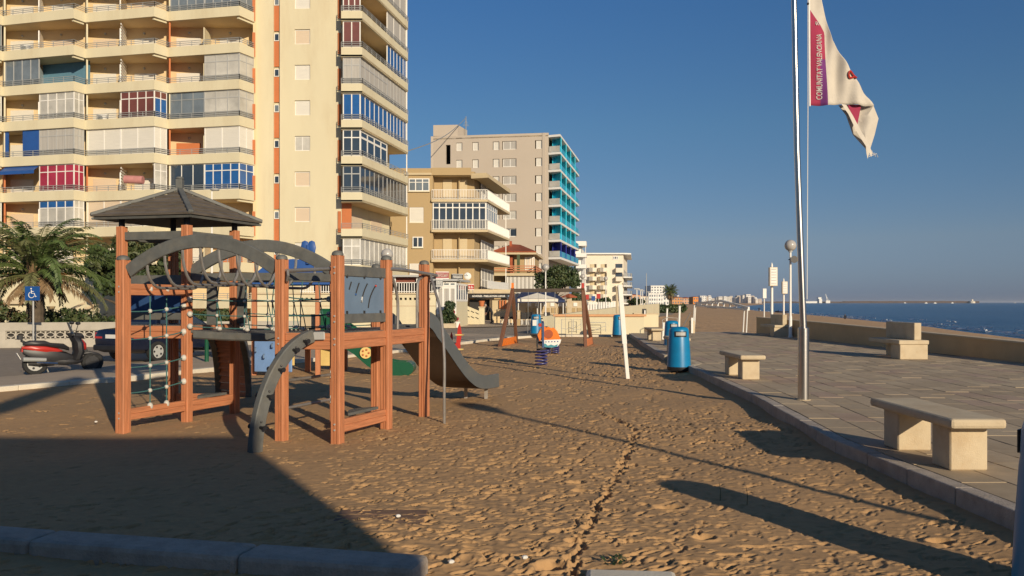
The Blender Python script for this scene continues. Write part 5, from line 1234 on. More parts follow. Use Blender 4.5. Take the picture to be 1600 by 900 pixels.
# information posts
def info_post(u, D, vt, vb, vpole, label, w=.34, z=PZ):
    t = thing('information_post', label, 'sign post', (at(u,D),D,z)); x = at(u,D)
    MB().lathe([(.07,0),(.065,zz(vt,D)-z)], (x,D,z), 10).build('pole', m_white, t, smooth=True)
    MB().box(x-w/2, x+w/2, D-.30, D-.06, zz(vb,D), zz(vt,D)).build('sign_box', m_wwall, t, bevel=.01); MB().box(x-w/2+.05, x+w/2-.05, D-.312, D-.301, zz(vb,D)+.06, zz(vt,D)-.06).build('notice', m_white, t)
    MB().lathe([(.05,0),(.06,.1),(.03,.2),(.003,.25)], (x,D,zz(vt,D)), 8).build('finial', m_white, t)
    for q in range(6): 
        zq = zz(vb,D)+.12 + q*(zz(vt,D)-zz(vb,D)-.24)/5; MB().box(x-w/2+.07, x+w/2-.07, D-.318, D-.3125, zq, zq+.03).build('print_line', m_gcurt, t)
    return t
info_post(1206,42,418,447,493,'white post with tall box sign near the end of the sea wall',.38)
info_post(1224.5,60,440,459,490,'smaller box sign on a white post beside the globe lamp',.36,-.1)
t = thing('pole', 'slim white pole with a narrow plate left of the box signs', 'pole', (at(1194,44),44,PZ)); MB().lathe([(.035,0),(.03,zz(452,44)-PZ)], (at(1194,44),44,PZ), 8).build('shaft', m_white, t); MB().box(at(1194,44)-.09, at(1194,44)+.09, 43.9, 43.95, zz(466,44), zz(451,44)).build('plate', m_white, t)
# leaning white post in the sand
t = thing('white_post', 'leaning white painted post standing in the sand', 'post', (2.56,18.8,0))
MB().bar((2.56,18.8,-.1), (2.48,18.8,.80), .082, .08).build('lower_post', m_white, t, bevel=.008); MB().bar((2.48,18.8,.78), (2.38,18.8,2.09), .105, .06).build('upper_post', m_white, t, bevel=.008); MB().box(2.30,2.345,18.80,18.87,1.45,2.05).build('back_board', m_conc, t)
# cream walls behind the sand
t = thing('low_wall', 'cream boundary wall with orange coping behind the far bin', 'wall', (5.3,43.5,0))
MB().box(2.2, 6.75, 43.6, 43.9, 0, .98).build('wall', m_cream, t); MB().box(6.45, 6.75, 43.9, 47, 0, .98).build('wall', m_cream, t); MB().box(2.1, 6.85, 43.5, 44.0, .981, 1.09).build('coping', m_tile if False else M('orange_coping', (.62,.33,.16), .85), t)
t = thing('ramp_wall', 'long cream ramp wall rising behind the swing', 'wall', (4,50,0))
MB().wall((1.9,46), (9.2,72), 0, .95, .25, 0, 0, 1.35).build('wall', m_cream, t); MB().wall((9.2,72), (19,110), 0, 1.35, .25, 0, 0, 1.55).build('wall', m_cream, t)
t = thing('ramp_wall', 'short cream wall stub beside the beach below the far palm', 'wall', (11,62,0)); MB().wall((8.9,62), (10.7,62.3), -.1, .85, .25).build('wall', m_cream, t); MB().wall((8.85,61.95), (10.75,62.25), .851, .92, .35).build('coping', m_conc, t)
t = thing('bin_post', 'dark square bin with white post beside the ramp wall', 'litter bin', (at(1007,60),60,0)); MB().box(at(1004,60), at(1010,60), 60, 60.25, .9, 1.25).build('box', m_black, t); MB().box(at(1006.3,60), at(1008.3,60), 59.9, 59.98, .8, 1.15).build('post', m_white, t)
# bicycle racks and rails at the back of the sand
def rail_frame(name, label, u0, u1, D, v0, v1, cat):
    t = thing(name, label, cat, (at((u0+u1)/2,D),D,.05)); b = MB(); x0, x1 = at(u0,D), at(u1,D); z0, z1 = zz(v1,D), zz(v0,D)
    MB().tube([(x0,D,z0),(x0,D,z1),(x1,D,z1),(x1,D,z0)], .017, 6).build('frame', m_alu, t); MB().tube([(x0,D,(z0+z1)*.5),((x0+x1)/2,D,(z0+z1)*.44),(x1,D,(z0+z1)*.55)], .012, 6).build('cross_bar', m_alu, t); MB().tube([(x0,D,z0+.08),(x1,D,z0+.08)], .012, 6).build('bottom_bar', m_alu, t)
    return t
rail_frame('bicycle_rack', 'dark tubular rack just right of the orange ship', 877.5, 893.5, 41.5, 499, 526, 'bicycle rack')
rail_frame('bicycle_rack', 'low grey rack with rails by the left leg of the far swing post', 896, 908, 43.2, 499, 517, 'bicycle rack')
rail_frame('bicycle_rack', 'long grey rail in front of the cream boundary wall', 921, 946.5, 43.2, 504, 518, 'bicycle rack')
# white truss frame on the beach
t = thing('truss_frame', 'white metal truss frame standing at the edge of the beach', 'frame', (11.5,47,0))
a0, a1, pk = Vector((at(1087,52),52,zz(473.8,52))), Vector((at(1170,46),46,zz(481,46))), Vector((at(1127,49),49,zz(470,49))); l0, l1 = Vector((at(1087,52),52,zz(477,52))), Vector((at(1170,46),46,zz(483.6,46)))
MB().bar(a0,pk,.1,.11).bar(pk,a1,.1,.11).build('top_chord', m_white, t); MB().bar(l0,l1,.1,.11).build('bottom_chord', m_white, t)
for k in range(1,9):
    f = k/9; p = l0.lerp(l1,f); q = a0.lerp(pk,f*2) if f < .5 else pk.lerp(a1,(f-.5)*2); MB().tube([p,q], .045, 6).build('strut', m_white, t)
for (u,D,v) in ((1087,52,475),(1085,50,477),(1163,46.5,484),(1168,46,483)): MB().tube([(at(u,D),D,zz(v,D)),(at(u-2.5,D),D,-.3)], .035, 6).build('leg', m_white, t)
t = thing('timber_pillar', 'cream concrete pillar at the beach end of the paving', 'pillar', (at(1081,44.5),44.5,0)); MB().box(at(1078.5,44.5), at(1086,44.5), 44.5, 44.8, -.2, zz(501,44.5)).build('shaft', m_conc, t, bevel=.02); MB().box(at(1080,44.4), at(1083,44.4), 44.4, 44.49, .1, .9).build('edge_strip', m_white, t)
for (u, D, vt, lb) in ((1061,36,479,'white wooden pole behind the nearest blue bin'),(1041.5,46,483,'short white peg pole left of the white wooden pole'),(1036,35,505,'short white bollard beside the farthest small bench')):
    t = thing('pole', lb, 'pole', (at(u,D),D,0)); MB().bar((at(u-1,D),D,-.1), (at(u+1,D),D,zz(vt,D)), .08, .08).build('shaft', m_white, t, bevel=.01); MB().box(at(u+1,D)-.05, at(u+1,D)+.05, D-.05, D+.05, zz(vt,D)+.002, zz(vt,D)+.03).build('cap', m_white, t)
t = thing('net_frame', 'thin rusty frame with a leaning bar behind the blue bins', 'frame', (at(1060,40),40,0)); b = MB()
MB().tube([(at(1035,42),42,0),(at(1035,42),42,zz(500,42)),(at(1043,42),42,zz(496,42)),(at(1058,42),42,zz(497,42)),(at(1058,42),42,0)], .02, 6).build('tube', m_steel, t); MB().tube([(at(1066,38),38,zz(512,38)),(at(1079,38),38,zz(488,38))], .02, 6).build('leaning_bar', m_steel, t)
# far palm, shrubs, people are below
# manhole and debris in the sand
t = thing('wooden_hatch', 'dark wooden hatch half buried in the sand near the front kerb', 'hatch', (-1.03,6.6,0)); 
for k in range(3): MB().box(-1.38,-.68,6.44+.16*k,6.59+.16*k,-.02,.022).build('board', M('old_hatch_board', (.20,.115,.07), .9, .3, 8, .3, 40, stain=(.40,.25,.12), stain_amt=.8, stain_scale=5) if k == 0 else bpy.data.materials['old_hatch_board'], t, bevel=.005)
# ================================================================== LEFT STREET: wall with breeze blocks, sign, scooter, car
ww = thing('garden_wall', 'white garden wall with a band of pierced blocks along the road at left', 'wall', (-16,33,0))
wa, wb_ = Vector((-23.5,31.2,0)), Vector((-8.2,35.6,0)); dW = (wb_-wa).normalized(); LWL = (wb_-wa).length; nW = Vector((-dW.y,dW.x,0))
m_wpale = M('weathered_white_wall', (.42,.385,.32), .92, .12, 1.5, .2, 30, stain=(.33,.30,.25), stain_amt=.6, stain_scale=.9)
MB().wall(wa, wb_, -.1, .28, .2).build('wall_base', m_wpale, ww); MB().wall(wa, wb_, .62, .93, .2).build('wall_top', m_wpale, ww)
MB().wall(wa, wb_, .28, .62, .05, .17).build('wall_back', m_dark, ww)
bl_ = MB(); S_ = .34; r_ = S_/2
for ring, n in ((.155,16),):
    pass
bl_.box(-r_,r_,-.06,.06,r_-.03,r_); bl_.box(-r_,r_,-.06,.06,-r_,-r_+.03); bl_.box(-r_,-r_+.03,-.06,.06,-r_,r_); bl_.box(r_-.03,r_,-.06,.06,-r_,r_)
for k in range(10):
    a0_, a1_ = 2*math.pi*k/10, 2*math.pi*(k+1)/10; bl_.bar((.135*math.cos(a0_),0,.085*math.sin(a0_)), (.135*math.cos(a1_),0,.085*math.sin(a1_)), .11, .03, up=(0,.01,1))
bl_.box(-.02,.02,-.05,.05,.085,r_); bl_.box(-.02,.02,-.05,.05,-r_,-.085)
bo = bl_.build('breeze_block', m_wpale); bme = bo.data; bpy.data.objects.remove(bo)
k = 0
while (k+1)*S_ < LWL:
    if k % 13 in (11,12): MB().wall(wa + dW*(k*S_), wa + dW*((k+1)*S_), .28, .62, .16, .01).build('pier', m_wpale, ww)
    else:
        o = link('breeze_block', bme, ww); o.location = wa + dW*((k+.5)*S_) + nW*.10 + Vector((0,0,.45)) - ww.location; o.rotation_euler = (0,0,math.atan2(dW.y,dW.x))
    k += 1
sp_ = thing('parking_sign', 'blue disabled parking sign on a grey pole before the palm', 'road sign', (at(52,30),30,0)); x = at(52,30)
MB().lathe([(.03,0),(.03,zz(449,30))], (x,30,0), 10).build('pole', m_alu, sp_, smooth=True)
pl = MB().box(x-.26, x+.26, 29.93, 29.955, zz(469.5,30), zz(447.5,30)).build('plate', m_sblue, sp_, bevel=.004)
zc = zz(458.5,30); y = 29.92
b = MB(); b.ball((x-.03,y,zc+.165), .028, 10, 6); b.tube([(x-.025,y,zc+.12),(x-.02,y,zc+.0),(x+.08,y,zc-.0),(x+.12,y,zc-.12),(x+.16,y,zc-.10)], .015, 6); b.tube([(x-.025,y,zc+.07),(x+.06,y,zc+.065)], .013, 6)
b.tube([(x-.055,y,zc+.045)] + [(x-.02+.10*math.cos(a),y,zc-.055+.10*math.sin(a)) for a in np.linspace(2.2,5.9,12)], .012, 6); b.build('wheelchair_symbol', m_white, pl)
# scooter
sc = thing('motor_scooter', 'red and black motor scooter with windscreen parked at the roadside', 'motor scooter', (-10.9,20.7,0))
ang = R(39); fx = Vector((math.cos(ang), math.sin(ang), 0)); lx = Vector((-fx.y, fx.x, 0)); o0 = Vector((-11.55,20.05,0))
def sp3(a, h, s=0): return o0 + fx*a + lx*s + Vector((0,0,h*.92))
def wheel(parent, c, ax, r, w, name='wheel', rim=None):
    ax = Vector(ax).normalized(); e = ax.cross(Vector((0,0,1))).normalized(); u = Vector((0,0,1)); n = 22
    b = MB(); prof = [(r*.66,-w/2),(r*.93,-w/2),(r,-w*.28),(r,w*.28),(r*.93,w/2),(r*.66,w/2)]; vs_ = []
    for rr2, off in prof:
        for k in range(n): a = 2*math.pi*k/n; vs_.append(Vector(c) + ax*off + e*(rr2*math.cos(a)) + u*(rr2*math.sin(a)))
    m_ = len(prof); b.add(vs_, [(i*n+k, i*n+(k+1)%n, ((i+1)%m_)*n+(k+1)%n, ((i+1)%m_)*n+k) for i in range(m_) for k in range(n)]); wo = b.build(name, m_tyre, parent, smooth=True)
    b = MB(); b.tube([Vector(c)-ax*w*.3, Vector(c)+ax*w*.3], r*.16, 10)
    b.tube([Vector(c)-ax*w*.32, Vector(c)+ax*w*.32], r*.64, 18); ro = b.build('rim', rim or m_alu, wo)
    b = MB()
    for k in range(5):
        a = 2*math.pi*(k+.5)/5; d = e*math.cos(a) + u*math.sin(a)
        for s in (-1,1): b.tube([Vector(c)+d*r*.42+ax*(s*w*.30), Vector(c)+d*r*.42+ax*(s*w*.335)], r*.11, 8)
    b.build('rim_opening', m_black, wo)
    return wo
wheel(sc, sp3(.30,.27), lx, .27, .13); wheel(sc, sp3(1.55,.25), lx, .25, .12, rim=m_black)
def hull(name, mat, parent, secs, smooth=True, f=sp3):      # loft: sections (a, half width, z bottom, z top) rounded
    b = MB(); n = 10; vs_ = []
    for a, w, z0, z1 in secs:
        for k in range(n): th = 2*math.pi*k/n; cs, sn = math.cos(th), math.sin(th); vs_.append(f(a, (z0+z1)/2 + (z1-z0)/2*math.copysign(abs(sn)**.7, sn), w*math.copysign(abs(cs)**.7, cs)))
    m_ = len(secs); b.add(vs_, [(i*n+k, i*n+(k+1)%n, (i+1)*n+(k+1)%n, (i+1)*n+k) for i in range(m_-1) for k in range(n)] + [tuple(range(n)), tuple(range((m_-1)*n, m_*n))])
    return b.build(name, mat, parent, smooth=smooth)
hull('tail_fairing', m_redp, sc, [(.02,.05,.66,.72),(.20,.14,.60,.75),(.50,.18,.54,.73),(.76,.16,.52,.66),(.88,.08,.53,.59)])
hull('body', m_black, sc, [(.05,.08,.52,.66),(.25,.15,.36,.66),(.6,.175,.28,.66),(.95,.17,.24,.56),(1.15,.10,.26,.44)])
hull('seat', m_black, sc, [(.05,.06,.74,.82),(.2,.15,.72,.87),(.5,.17,.70,.86),(.62,.17,.68,.80),(.9,.15,.62,.77),(1.02,.08,.58,.68)])
hull('floorboard', m_black, sc, [(.5,.12,.26,.48),(.9,.17,.20,.40),(1.2,.16,.22,.36),(1.32,.1,.26,.4)])
hull('engine', m_black, sc, [(.15,.10,.22,.42),(.4,.14,.18,.56),(.7,.14,.2,.52)])
b = MB(); vs_ = []; n = 10
for (a, w, h) in ((1.18,.20,.34),(1.24,.24,.55),(1.22,.23,.78),(1.13,.17,.98),(1.08,.10,1.04)):
    for k in range(n): th = 2*math.pi*k/n; vs_.append(sp3(a + .13*math.cos(th), h + .05*math.cos(th)*0, w*math.sin(th)))
b.add(vs_, [(i*n+k, i*n+(k+1)%n, (i+1)*n+(k+1)%n, (i+1)*n+k) for i in range(4) for k in range(n)] + [tuple(range(n)), tuple(range(4*n,5*n))]); b.build('leg_shield', m_black, sc, smooth=True)
hull('front_fairing', m_redp, sc, [(1.24,.16,.62,.92),(1.33,.14,.56,.86),(1.41,.05,.58,.76)])
hull('nose', m_black, sc, [(1.14,.18,.86,1.06),(1.28,.17,.88,1.04),(1.36,.06,.88,.96)])
hull('front_mudguard', m_black, sc, [(1.35,.06,.45,.52),(1.5,.08,.46,.55),(1.68,.07,.40,.50),(1.78,.03,.34,.42)])
MB().bar(sp3(1.28,.8), sp3(1.55,.28), .10, .08).build('fork', m_black, sc)
MB().plate([sp3(1.12,.98,-.17), sp3(1.12,.98,.17), sp3(1.0,1.32,.12), sp3(1.0,1.32,-.12)], fx*.008).build('windscreen', m_gwin, sc)
MB().tube([sp3(1.05,1.0,-.32), sp3(1.1,1.03,-.1), sp3(1.1,1.03,.1), sp3(1.05,1.0,.32)], .022, 7).build('handlebar', m_black, sc)
for s in (-1,1): MB().tube([sp3(1.12,1.05,s*.25), sp3(1.16,1.25,s*.32)], .009, 5).build('mirror_stem', m_black, sc); MB().ball(sp3(1.16,1.30,s*.33), .06, 10, 6, .7).build('mirror', m_black, sc)
MB().tube([sp3(.02,.40,-.2), sp3(.50,.37,-.2)], [.055,.045], 12).build('exhaust', m_rail, sc); MB().tube([sp3(.3,.3,-.18), sp3(.75,.26,-.15)], .03, 8).build('exhaust_pipe', m_chrome, sc)
MB().tube([sp3(.18,.76,0), sp3(.02,.86,0), sp3(.02,.99,0)], .03, 7).build('luggage_rack', m_black, sc); MB().bar(sp3(-.03,.95,-.12), sp3(-.03,.95,.12), .06, .10).build('backrest_pad', m_black, sc)
MB().bar(sp3(-.02,.40,-.07), sp3(-.10,.56,-.07), .17, .012).build('number_plate', m_white, sc); MB().bar(sp3(.02,.62,-.1), sp3(.02,.62,.1), .03, .07).build('tail_light', m_redp, sc)
MB().tube([sp3(.55,.2,.12), sp3(.62,.02,.2)], .016, 6).build('stand', m_alu, sc)
# car
car = thing('parked_car', 'dark blue saloon car parked beyond the kerb behind the climbing frame', 'car', (-9.5,25.5,0))
ca = R(63); cfx = Vector((math.cos(ca), math.sin(ca), 0)); clx = Vector((-cfx.y, cfx.x, 0)); c0_ = Vector((-11.25,24.0,0))
def cp3(a, h, s=0): return c0_ + cfx*a + clx*s + Vector((0,0,h))
b = MB(); secs = [(0,.72,.38,.86),(.06,.80,.28,.95),(.5,.84,.24,.98),(1.1,.86,.22,.99),(2.6,.86,.22,.98),(3.4,.84,.22,.92),(4.0,.80,.24,.82),(4.25,.66,.34,.70)]; n = 14; vs_ = []
for a, w, z0, z1 in secs:
    for k in range(n): th = 2*math.pi*k/n; cs, sn = math.cos(th), math.sin(th); vs_.append(cp3(a, (z0+z1)/2 + (z1-z0)/2*math.copysign(abs(sn)**.5, sn), w*math.copysign(abs(cs)**.45, cs)))
m_ = len(secs); b.add(vs_, [(i*n+k, i*n+(k+1)%n, (i+1)*n+(k+1)%n, (i+1)*n+k) for i in range(m_-1) for k in range(n)] + [tuple(range(n)), tuple(range((m_-1)*n, m_*n))]); b.build('body', m_navy, car, smooth=True)
b = MB(); vs_ = []
for a, w in ((.75,.70),(1.05,.62),(2.15,.62),(2.95,.72)):
    z1 = 1.40 if 1 < a < 2.5 else .96
    for s, z in ((-w-.06,.94),(-w,z1),(w,z1),(w+.06,.94)): vs_.append(cp3(a, z, s))
b.add(vs_, [(i*4+k, i*4+k+1, i*4+5+k, i*4+4+k) for i in range(3) for k in range(3)] + [(0,1,2,3),(12,13,14,15)]); b.build('cabin', m_navy, car)
MB().plate([cp3(.78,1.0,-.58), cp3(.78,1.0,.58), cp3(1.03,1.34,.52), cp3(1.03,1.34,-.52)], -cfx*.01).build('rear_window', m_gdark, car)
for s in (-1,1):
    for a0_, a1_, t0, t1 in ((1.02,1.75,1.08,1.75),(1.82,2.75,1.82,2.2)):
        MB().plate([cp3(a0_,1.0,s*.735), cp3(a1_,1.0,s*.735), cp3(t1,1.34,s*.665), cp3(t0,1.34,s*.665)], clx*(s*.012)).build('side_window', m_gdark, car)
    MB().plate([cp3(.02,.68,s*.42), cp3(.02,.68,s*.70), cp3(.05,.84,s*.70), cp3(.05,.84,s*.42)], -cfx*.03).build('tail_light', m_redp, car)
    MB().plate([cp3(.06,.68,s*.80), cp3(.32,.68,s*.845), cp3(.30,.84,s*.84), cp3(.08,.84,s*.80)], clx*(s*.02)).build('tail_light', m_redp, car)
    for a in (.85,3.35): wheel(car, cp3(a,.30,s*.78), clx, .30, .2)
    b = MB(); b.ball(cp3(2.7,1.0,s*.95), .09, 8, 6); b.build('mirror', m_navy, car)
MB().bar(cp3(-.03,.42,-.72), cp3(-.03,.42,.72), .1, .16).build('bumper', m_black, car, bevel=.03); MB().bar(cp3(-.02,.74,-.25), cp3(-.02,.74,.25), .01, .11).build('number_plate', m_white, car)
# post between car and frame
t = thing('bollard', 'dark green slim bollard at the pavement edge under the bridge', 'bollard', (at(323,23.5),23.5,0)); MB().lathe([(.06,0),(.055,.95),(.07,1.0),(.02,1.05)], (at(323,23.5),23.5,0), 10).build('shaft', m_green, t, smooth=True); MB().lathe([(.09,0),(.08,.05)], (at(323,23.5),23.5,0), 10).build('base', m_black, t)
# ================================================================== TERRACE AND RESTAURANT FRONT
te = thing('restaurant_terrace', 'cream raised restaurant terrace with white railing and glazed entrance behind the slide', 'terrace', (-9,59,0))
tX0, tX1 = at(392,58), at(681,58)
b = MB(); hl = []; x = at(470,58)
while x < tX1 - .4: hl.append((x-tX0, x-tX0+.16, 1.86, 2.02)); x += .32
wall_holes(b, (tX0,58), (tX1,58), 0, 2.25, .3, hl); b.box(tX1-.3, tX1, 58.3, 63, 0, 2.25); b.box(tX0, tX1, 58.29, 58.32, 1.8, 2.1) if False else None
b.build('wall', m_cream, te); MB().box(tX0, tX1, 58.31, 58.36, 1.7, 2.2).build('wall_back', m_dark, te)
MB().box(tX0, tX1+.05, 57.9, 58.4, 2.251, 2.36).build('coping', m_conc, te)
MB().box(tX0, tX1, 57.985, 57.999, 1.42, 1.50).build('string_course', m_conc, te)
railing(te, [(at(470,58.1),58.1), (tX1-.1,58.1)], 2.36, 3.05, m_white, upright=True, post=.17, r=.025)
for u in (545, 581, 617, 652, 678): MB().box(at(u,58.2)-.06, at(u,58.2)+.06, 58.15, 58.27, 2.36, 3.55).build('awning_post', m_white, te)
MB().box(at(470,58.2), tX1, 58.4, 62, 3.05, 3.42).build('awning', M('brown_awning', (.22,.07,.045), .9), te); MB().box(at(465,58), tX1+.1, 57.8, 63, 3.43, 3.56).build('canopy', m_alu, te)
MB().box(at(470,58.2), tX1, 62, 62.3, 2.3, 3.4).build('back_wall', m_gdark, te)
# glazed entrance lobby
eA, eB, eC = V2(682,58), V2(713,58), V2(731,63)
MB().prism([eA, eB, eC, (eA[0],63)], 0, .9).build('lobby_plinth', m_cream, te)
glazing(te, eA, eB, .9, zz(448,58), 3, m_white, m_gcurt, None, .13); glazing(te, eB, eC, zz(471,58), zz(443,60), 5, m_white, m_gwin, None, .14)
glazing(te, (eA[0],57.98), (eB[0],57.98), zz(448,58), zz(440,58), 3, m_white, m_gwin, None, .12)
MB().prism([(eA[0]-.4,57.7), (eB[0]+.1,57.7), (eC[0]+.2,62.8), (eA[0],64)], zz(439,58), zz(436,58)).build('lobby_roof', m_alu, te)
MB().wall(eB, eC, .9, zz(471,58), .2, .02).build('lobby_wall', m_cream, te)
def sign(name, label, u0, u1, D, v0, v1, mat, txt, tm, tilt=0.0, second=None):
    t = thing(name, label, 'shop sign', (at((u0+u1)/2,D),D,zz(v1,D))); a = (at(u0,D),D); e = (at(u1,D),D+tilt)
    o = MB().wall(a, e, zz(v1,D), zz(v0,D), .15).build('panel', mat, t, bevel=.01); d, nn, L = nrm(a, e)
    c = Vector(((a[0]+e[0])/2,(a[1]+e[1])/2,zz((v0+v1)/2,D))) - nn*.012
    hh = abs(zz(v0,D)-zz(v1,D))*.5; q_ = random.Random(u0); mk = MB(); n_m = txt; w_ = L*.84/n_m     # lettering too small to read in the photograph: strokes only
    for k in range(n_m):
        p = c + d*(-L*.42 + w_*(k+.5)); mk.bar(p - d*w_*.28 - Vector((0,0,hh/2)), p - d*w_*.28 + Vector((0,0,hh/2)), w_*.22, .008)
        for z in q_.sample((-.42,0,.42), 2): mk.bar(p - d*w_*.2 + Vector((0,0,hh*z)), p + d*w_*.28 + Vector((0,0,hh*z)), .008, hh*.18)
        if q_.random() < .6: mk.bar(p + d*w_*.24 - Vector((0,0,hh/2)), p + d*w_*.24 + Vector((0,0,hh*.1)), w_*.2, .008)
    mk.build('lettering', tm, o)
    fr = MB(); z0, z1 = zz(v1,D), zz(v0,D); n_ = nn*-.012
    for q0, q1 in ((z0-.03,z0+.02),(z1-.02,z1+.03)): fr.wall(Vector((*a,0))+n_, Vector((*e,0))+n_, q0, q1, .02)
    fr.build('border', m_white if mat is not m_black else m_alu, o)
    for s in (.2,.8): MB().bar(Vector((*lerp2(a,e,s),zz(v1,D)-.25)) + nn*.1, Vector((*lerp2(a,e,s),zz(v1,D))) + nn*.1, .04, .04).build('bracket', m_rail, t)
    return t
sign('shop_sign', 'red shop sign over the glazed terrace entrance', 681, 701, 57.6, 425, 435, M('faded_red_sign', (.30,.04,.045), .5), 8, m_flag, .2)
sign('shop_sign', 'black shop sign with white letters right of the red one', 706, 723, 58, 428.5, 436.5, m_black, 10, m_white, .4)
sign('shop_sign', 'small dark menu sign hanging on the terrace entrance', 681, 692, 57.5, 437, 447, m_rail, 4, m_white)
sign('shop_sign', 'small red square sign with white letters on the terrace corner', 731.5, 740.5, 62.5, 444.5, 452.5, m_redp, 2, m_white)
dsh_ = thing('satellite_dish', 'white round satellite dish on the restaurant roof edge', 'satellite dish', (at(731,64),64,zz(440,64)))
MB().lathe([(.01,.05),(.14,.03),(.23,-.005),(.28,-.055)], (0,0,0), 20, cap=False).build('dish', m_white, dsh_, smooth=True)
dd_ = dsh_.children[0]; dd_.rotation_euler = (R(82),0,R(15)); dd_.location = (0,0,.42)
for v in dd_.data.vertices: v.co = v.co + dsh_.location
MB().tube([(at(731,64),64,zz(440,64)),(at(731,64),64.1,zz(429,64))], .03, 6).build('stem', m_alu, dsh_); MB().tube([(at(731,64),63.95,zz(431,64)),(at(728,64),63.6,zz(428,64))], .02, 6).build('feed_arm', m_alu, dsh_)
# steps with pierced balustrades
sp_t = thing('entrance_steps', 'cream entrance steps with pierced side walls beside the terrace', 'steps', (at(735,66),66,0))
MB().box(at(717,64.5), at(727.5,64.5), 64.5, 65.1, 0, zz(470,64.5)).build('pillar', m_cream, sp_t); MB().box(at(748.5,66), at(757,66), 66, 66.5, 0, zz(481,66)).build('pillar', m_cream, sp_t); MB().box(at(747.5,66), at(758,66), 65.95, 66.55, zz(481,66), zz(480,66)+.05).build('pillar_cap', m_conc, sp_t)
for (u0,v0,u1,v1,D) in ((700,471,718,484,64),(727.5,477,749,486,65.5)):
    x0, x1 = at(u0,D), at(u1,D); z0, z1 = zz(v0,D), zz(v1,D); b = MB(); b.plate([(x0,D,0),(x1,D,0),(x1,D,z1),(x0,D,z0)], (0,.2,0)); bo_ = b.build('side_wall', m_cream, sp_t)
    for k in range(3):
        for j in range(2):
            f = (k+.5)/3; xx = x0+(x1-x0)*f; zc = (z0+(z1-z0)*f)*(.78-.33*j); MB().bar((xx-.12,D-.005,zc+.06), (xx+.12,D-.005,zc-.07), .02, .06).build('slot', m_dark, bo_)
for k in range(6): MB().box(at(727,66)+.15*k, at(748,66), 66.5+.0*k, 68.3, .0+.18*(5-k)*0, .18*(6-k)-.0 if k else 1.08).build('step', m_conc, sp_t) if k == 0 else None
tp_ = thing('plant_pot', 'terracotta pot standing on the entrance pillar', 'plant pot', (at(752.6,66.2),66.2,zz(480,66)+.05))
c_ = tp_.location; MB().lathe([(.12,0),(.2,.12),(.22,.35),(.25,.37),(.25,.44),(.2,.44)], c_, 14).build('pot', m_terra, tp_, smooth=True); MB().lathe([(.2,.40),(.01,.42)], c_, 12).build('soil', m_bark, tp_)
# low street walls right of the door
t = thing('low_wall', 'plain cream wall section right of the stooping person', 'wall', (at(785,70),70,0)); MB().box(at(772,70), at(806,70), 70, 70.25, 0, zz(484.5,70)).build('wall', m_cream2, t); MB().box(at(771.5,70), at(806.5,70), 69.95, 70.3, zz(484.5,70), zz(483.5,70)).build('coping', m_conc, t)
t = thing('low_wall', 'long pale stone garden wall with panels behind the parasol', 'wall', (at(860,80),80,0)); MB().box(at(808,80), at(915,80), 80, 80.3, 0, zz(470,80)).build('wall', m_conc, t)
for k in range(9): MB().box(at(822+10*k,79.9), at(829+10*k,79.9), 79.93, 79.99, zz(489,80), zz(481,80)).build('panel', m_beige, t)
for k in range(7): MB().box(at(824+12*k,79.9), at(830+12*k,79.9), 79.93, 79.99, zz(478.5,80), zz(473,80)).build('lattice', m_white, t)
t = thing('gate_pillar', 'stone gate pillar with a red tiled cap right of the blue awning', 'pillar', (at(889,79),79,0)); MB().box(at(885.5,79), at(893,79), 78.6, 79.1, 0, zz(465,79)).build('shaft', m_conc, t); MB().lathe([(.75,0),(.75,.08),(.1,.35)], (at(889,79),78.85,zz(465,79)), 4).build('cap', m_tile, t)
# awning blue and parasol
t = thing('awning', 'dark blue sloping awning behind the white parasol', 'awning', (at(850,76),76,0))
b = MB(); b.plate([(at(806,76),76,zz(468,76)),(at(883,76),76,zz(470,76)),(at(868,76),79,zz(457,76)),(at(815,76),79,zz(457,76))], (0,0,.06)); b.build('cloth', M('navy_canvas', (.02,.035,.10), .8), t); MB().box(at(806,76), at(883,76), 75.97, 76.03, zz(472.5,76), zz(468.6,76)).build('valance', bpy.data.materials['navy_canvas'], t)
for u in (810,845,880): MB().bar((at(u,76.2),76.2,0), (at(u,76.2),76.2,zz(469,76)), .07, .07).build('post', m_white, t)
ps = thing('parasol', 'large cream square parasol over the café tables', 'parasol', (at(839,68),68,0)); c_ = Vector((at(839.5,68),68,0)); zt_, ze = zz(457.5,68), zz(467,68); hw_ = (at(872,68)-at(808.5,68))/2
cor_ = [Vector((c_.x+hw_*sx_*.98, c_.y+hw_*sy_, ze)) for sx_, sy_ in ((-1,-1),(1,-1),(1,1),(-1,1))]; ap_ = Vector((c_.x,c_.y,zt_))
m_can = M('cream_canvas', (.80,.74,.62), .9, .05, 2)
for i in range(4):
    a, e = cor_[i], cor_[(i+1)%4]; b = MB(); b.plate([a,e,ap_], (0,0,-.02)); o = b.build('canopy_panel', m_can, ps)
    b = MB(); b.wall(a, e, ze-.22, ze+.0, .02); b.build('valance', m_can, o)
    MB().bar(a-Vector((0,0,.03)), ap_-Vector((0,0,.03)), .03, .03).build('rib', m_alu, ps)
MB().lathe([(.3,0),(.3,.06),(.04,.07),(.04,zt_)], c_, 10).build('pole', m_white, ps)
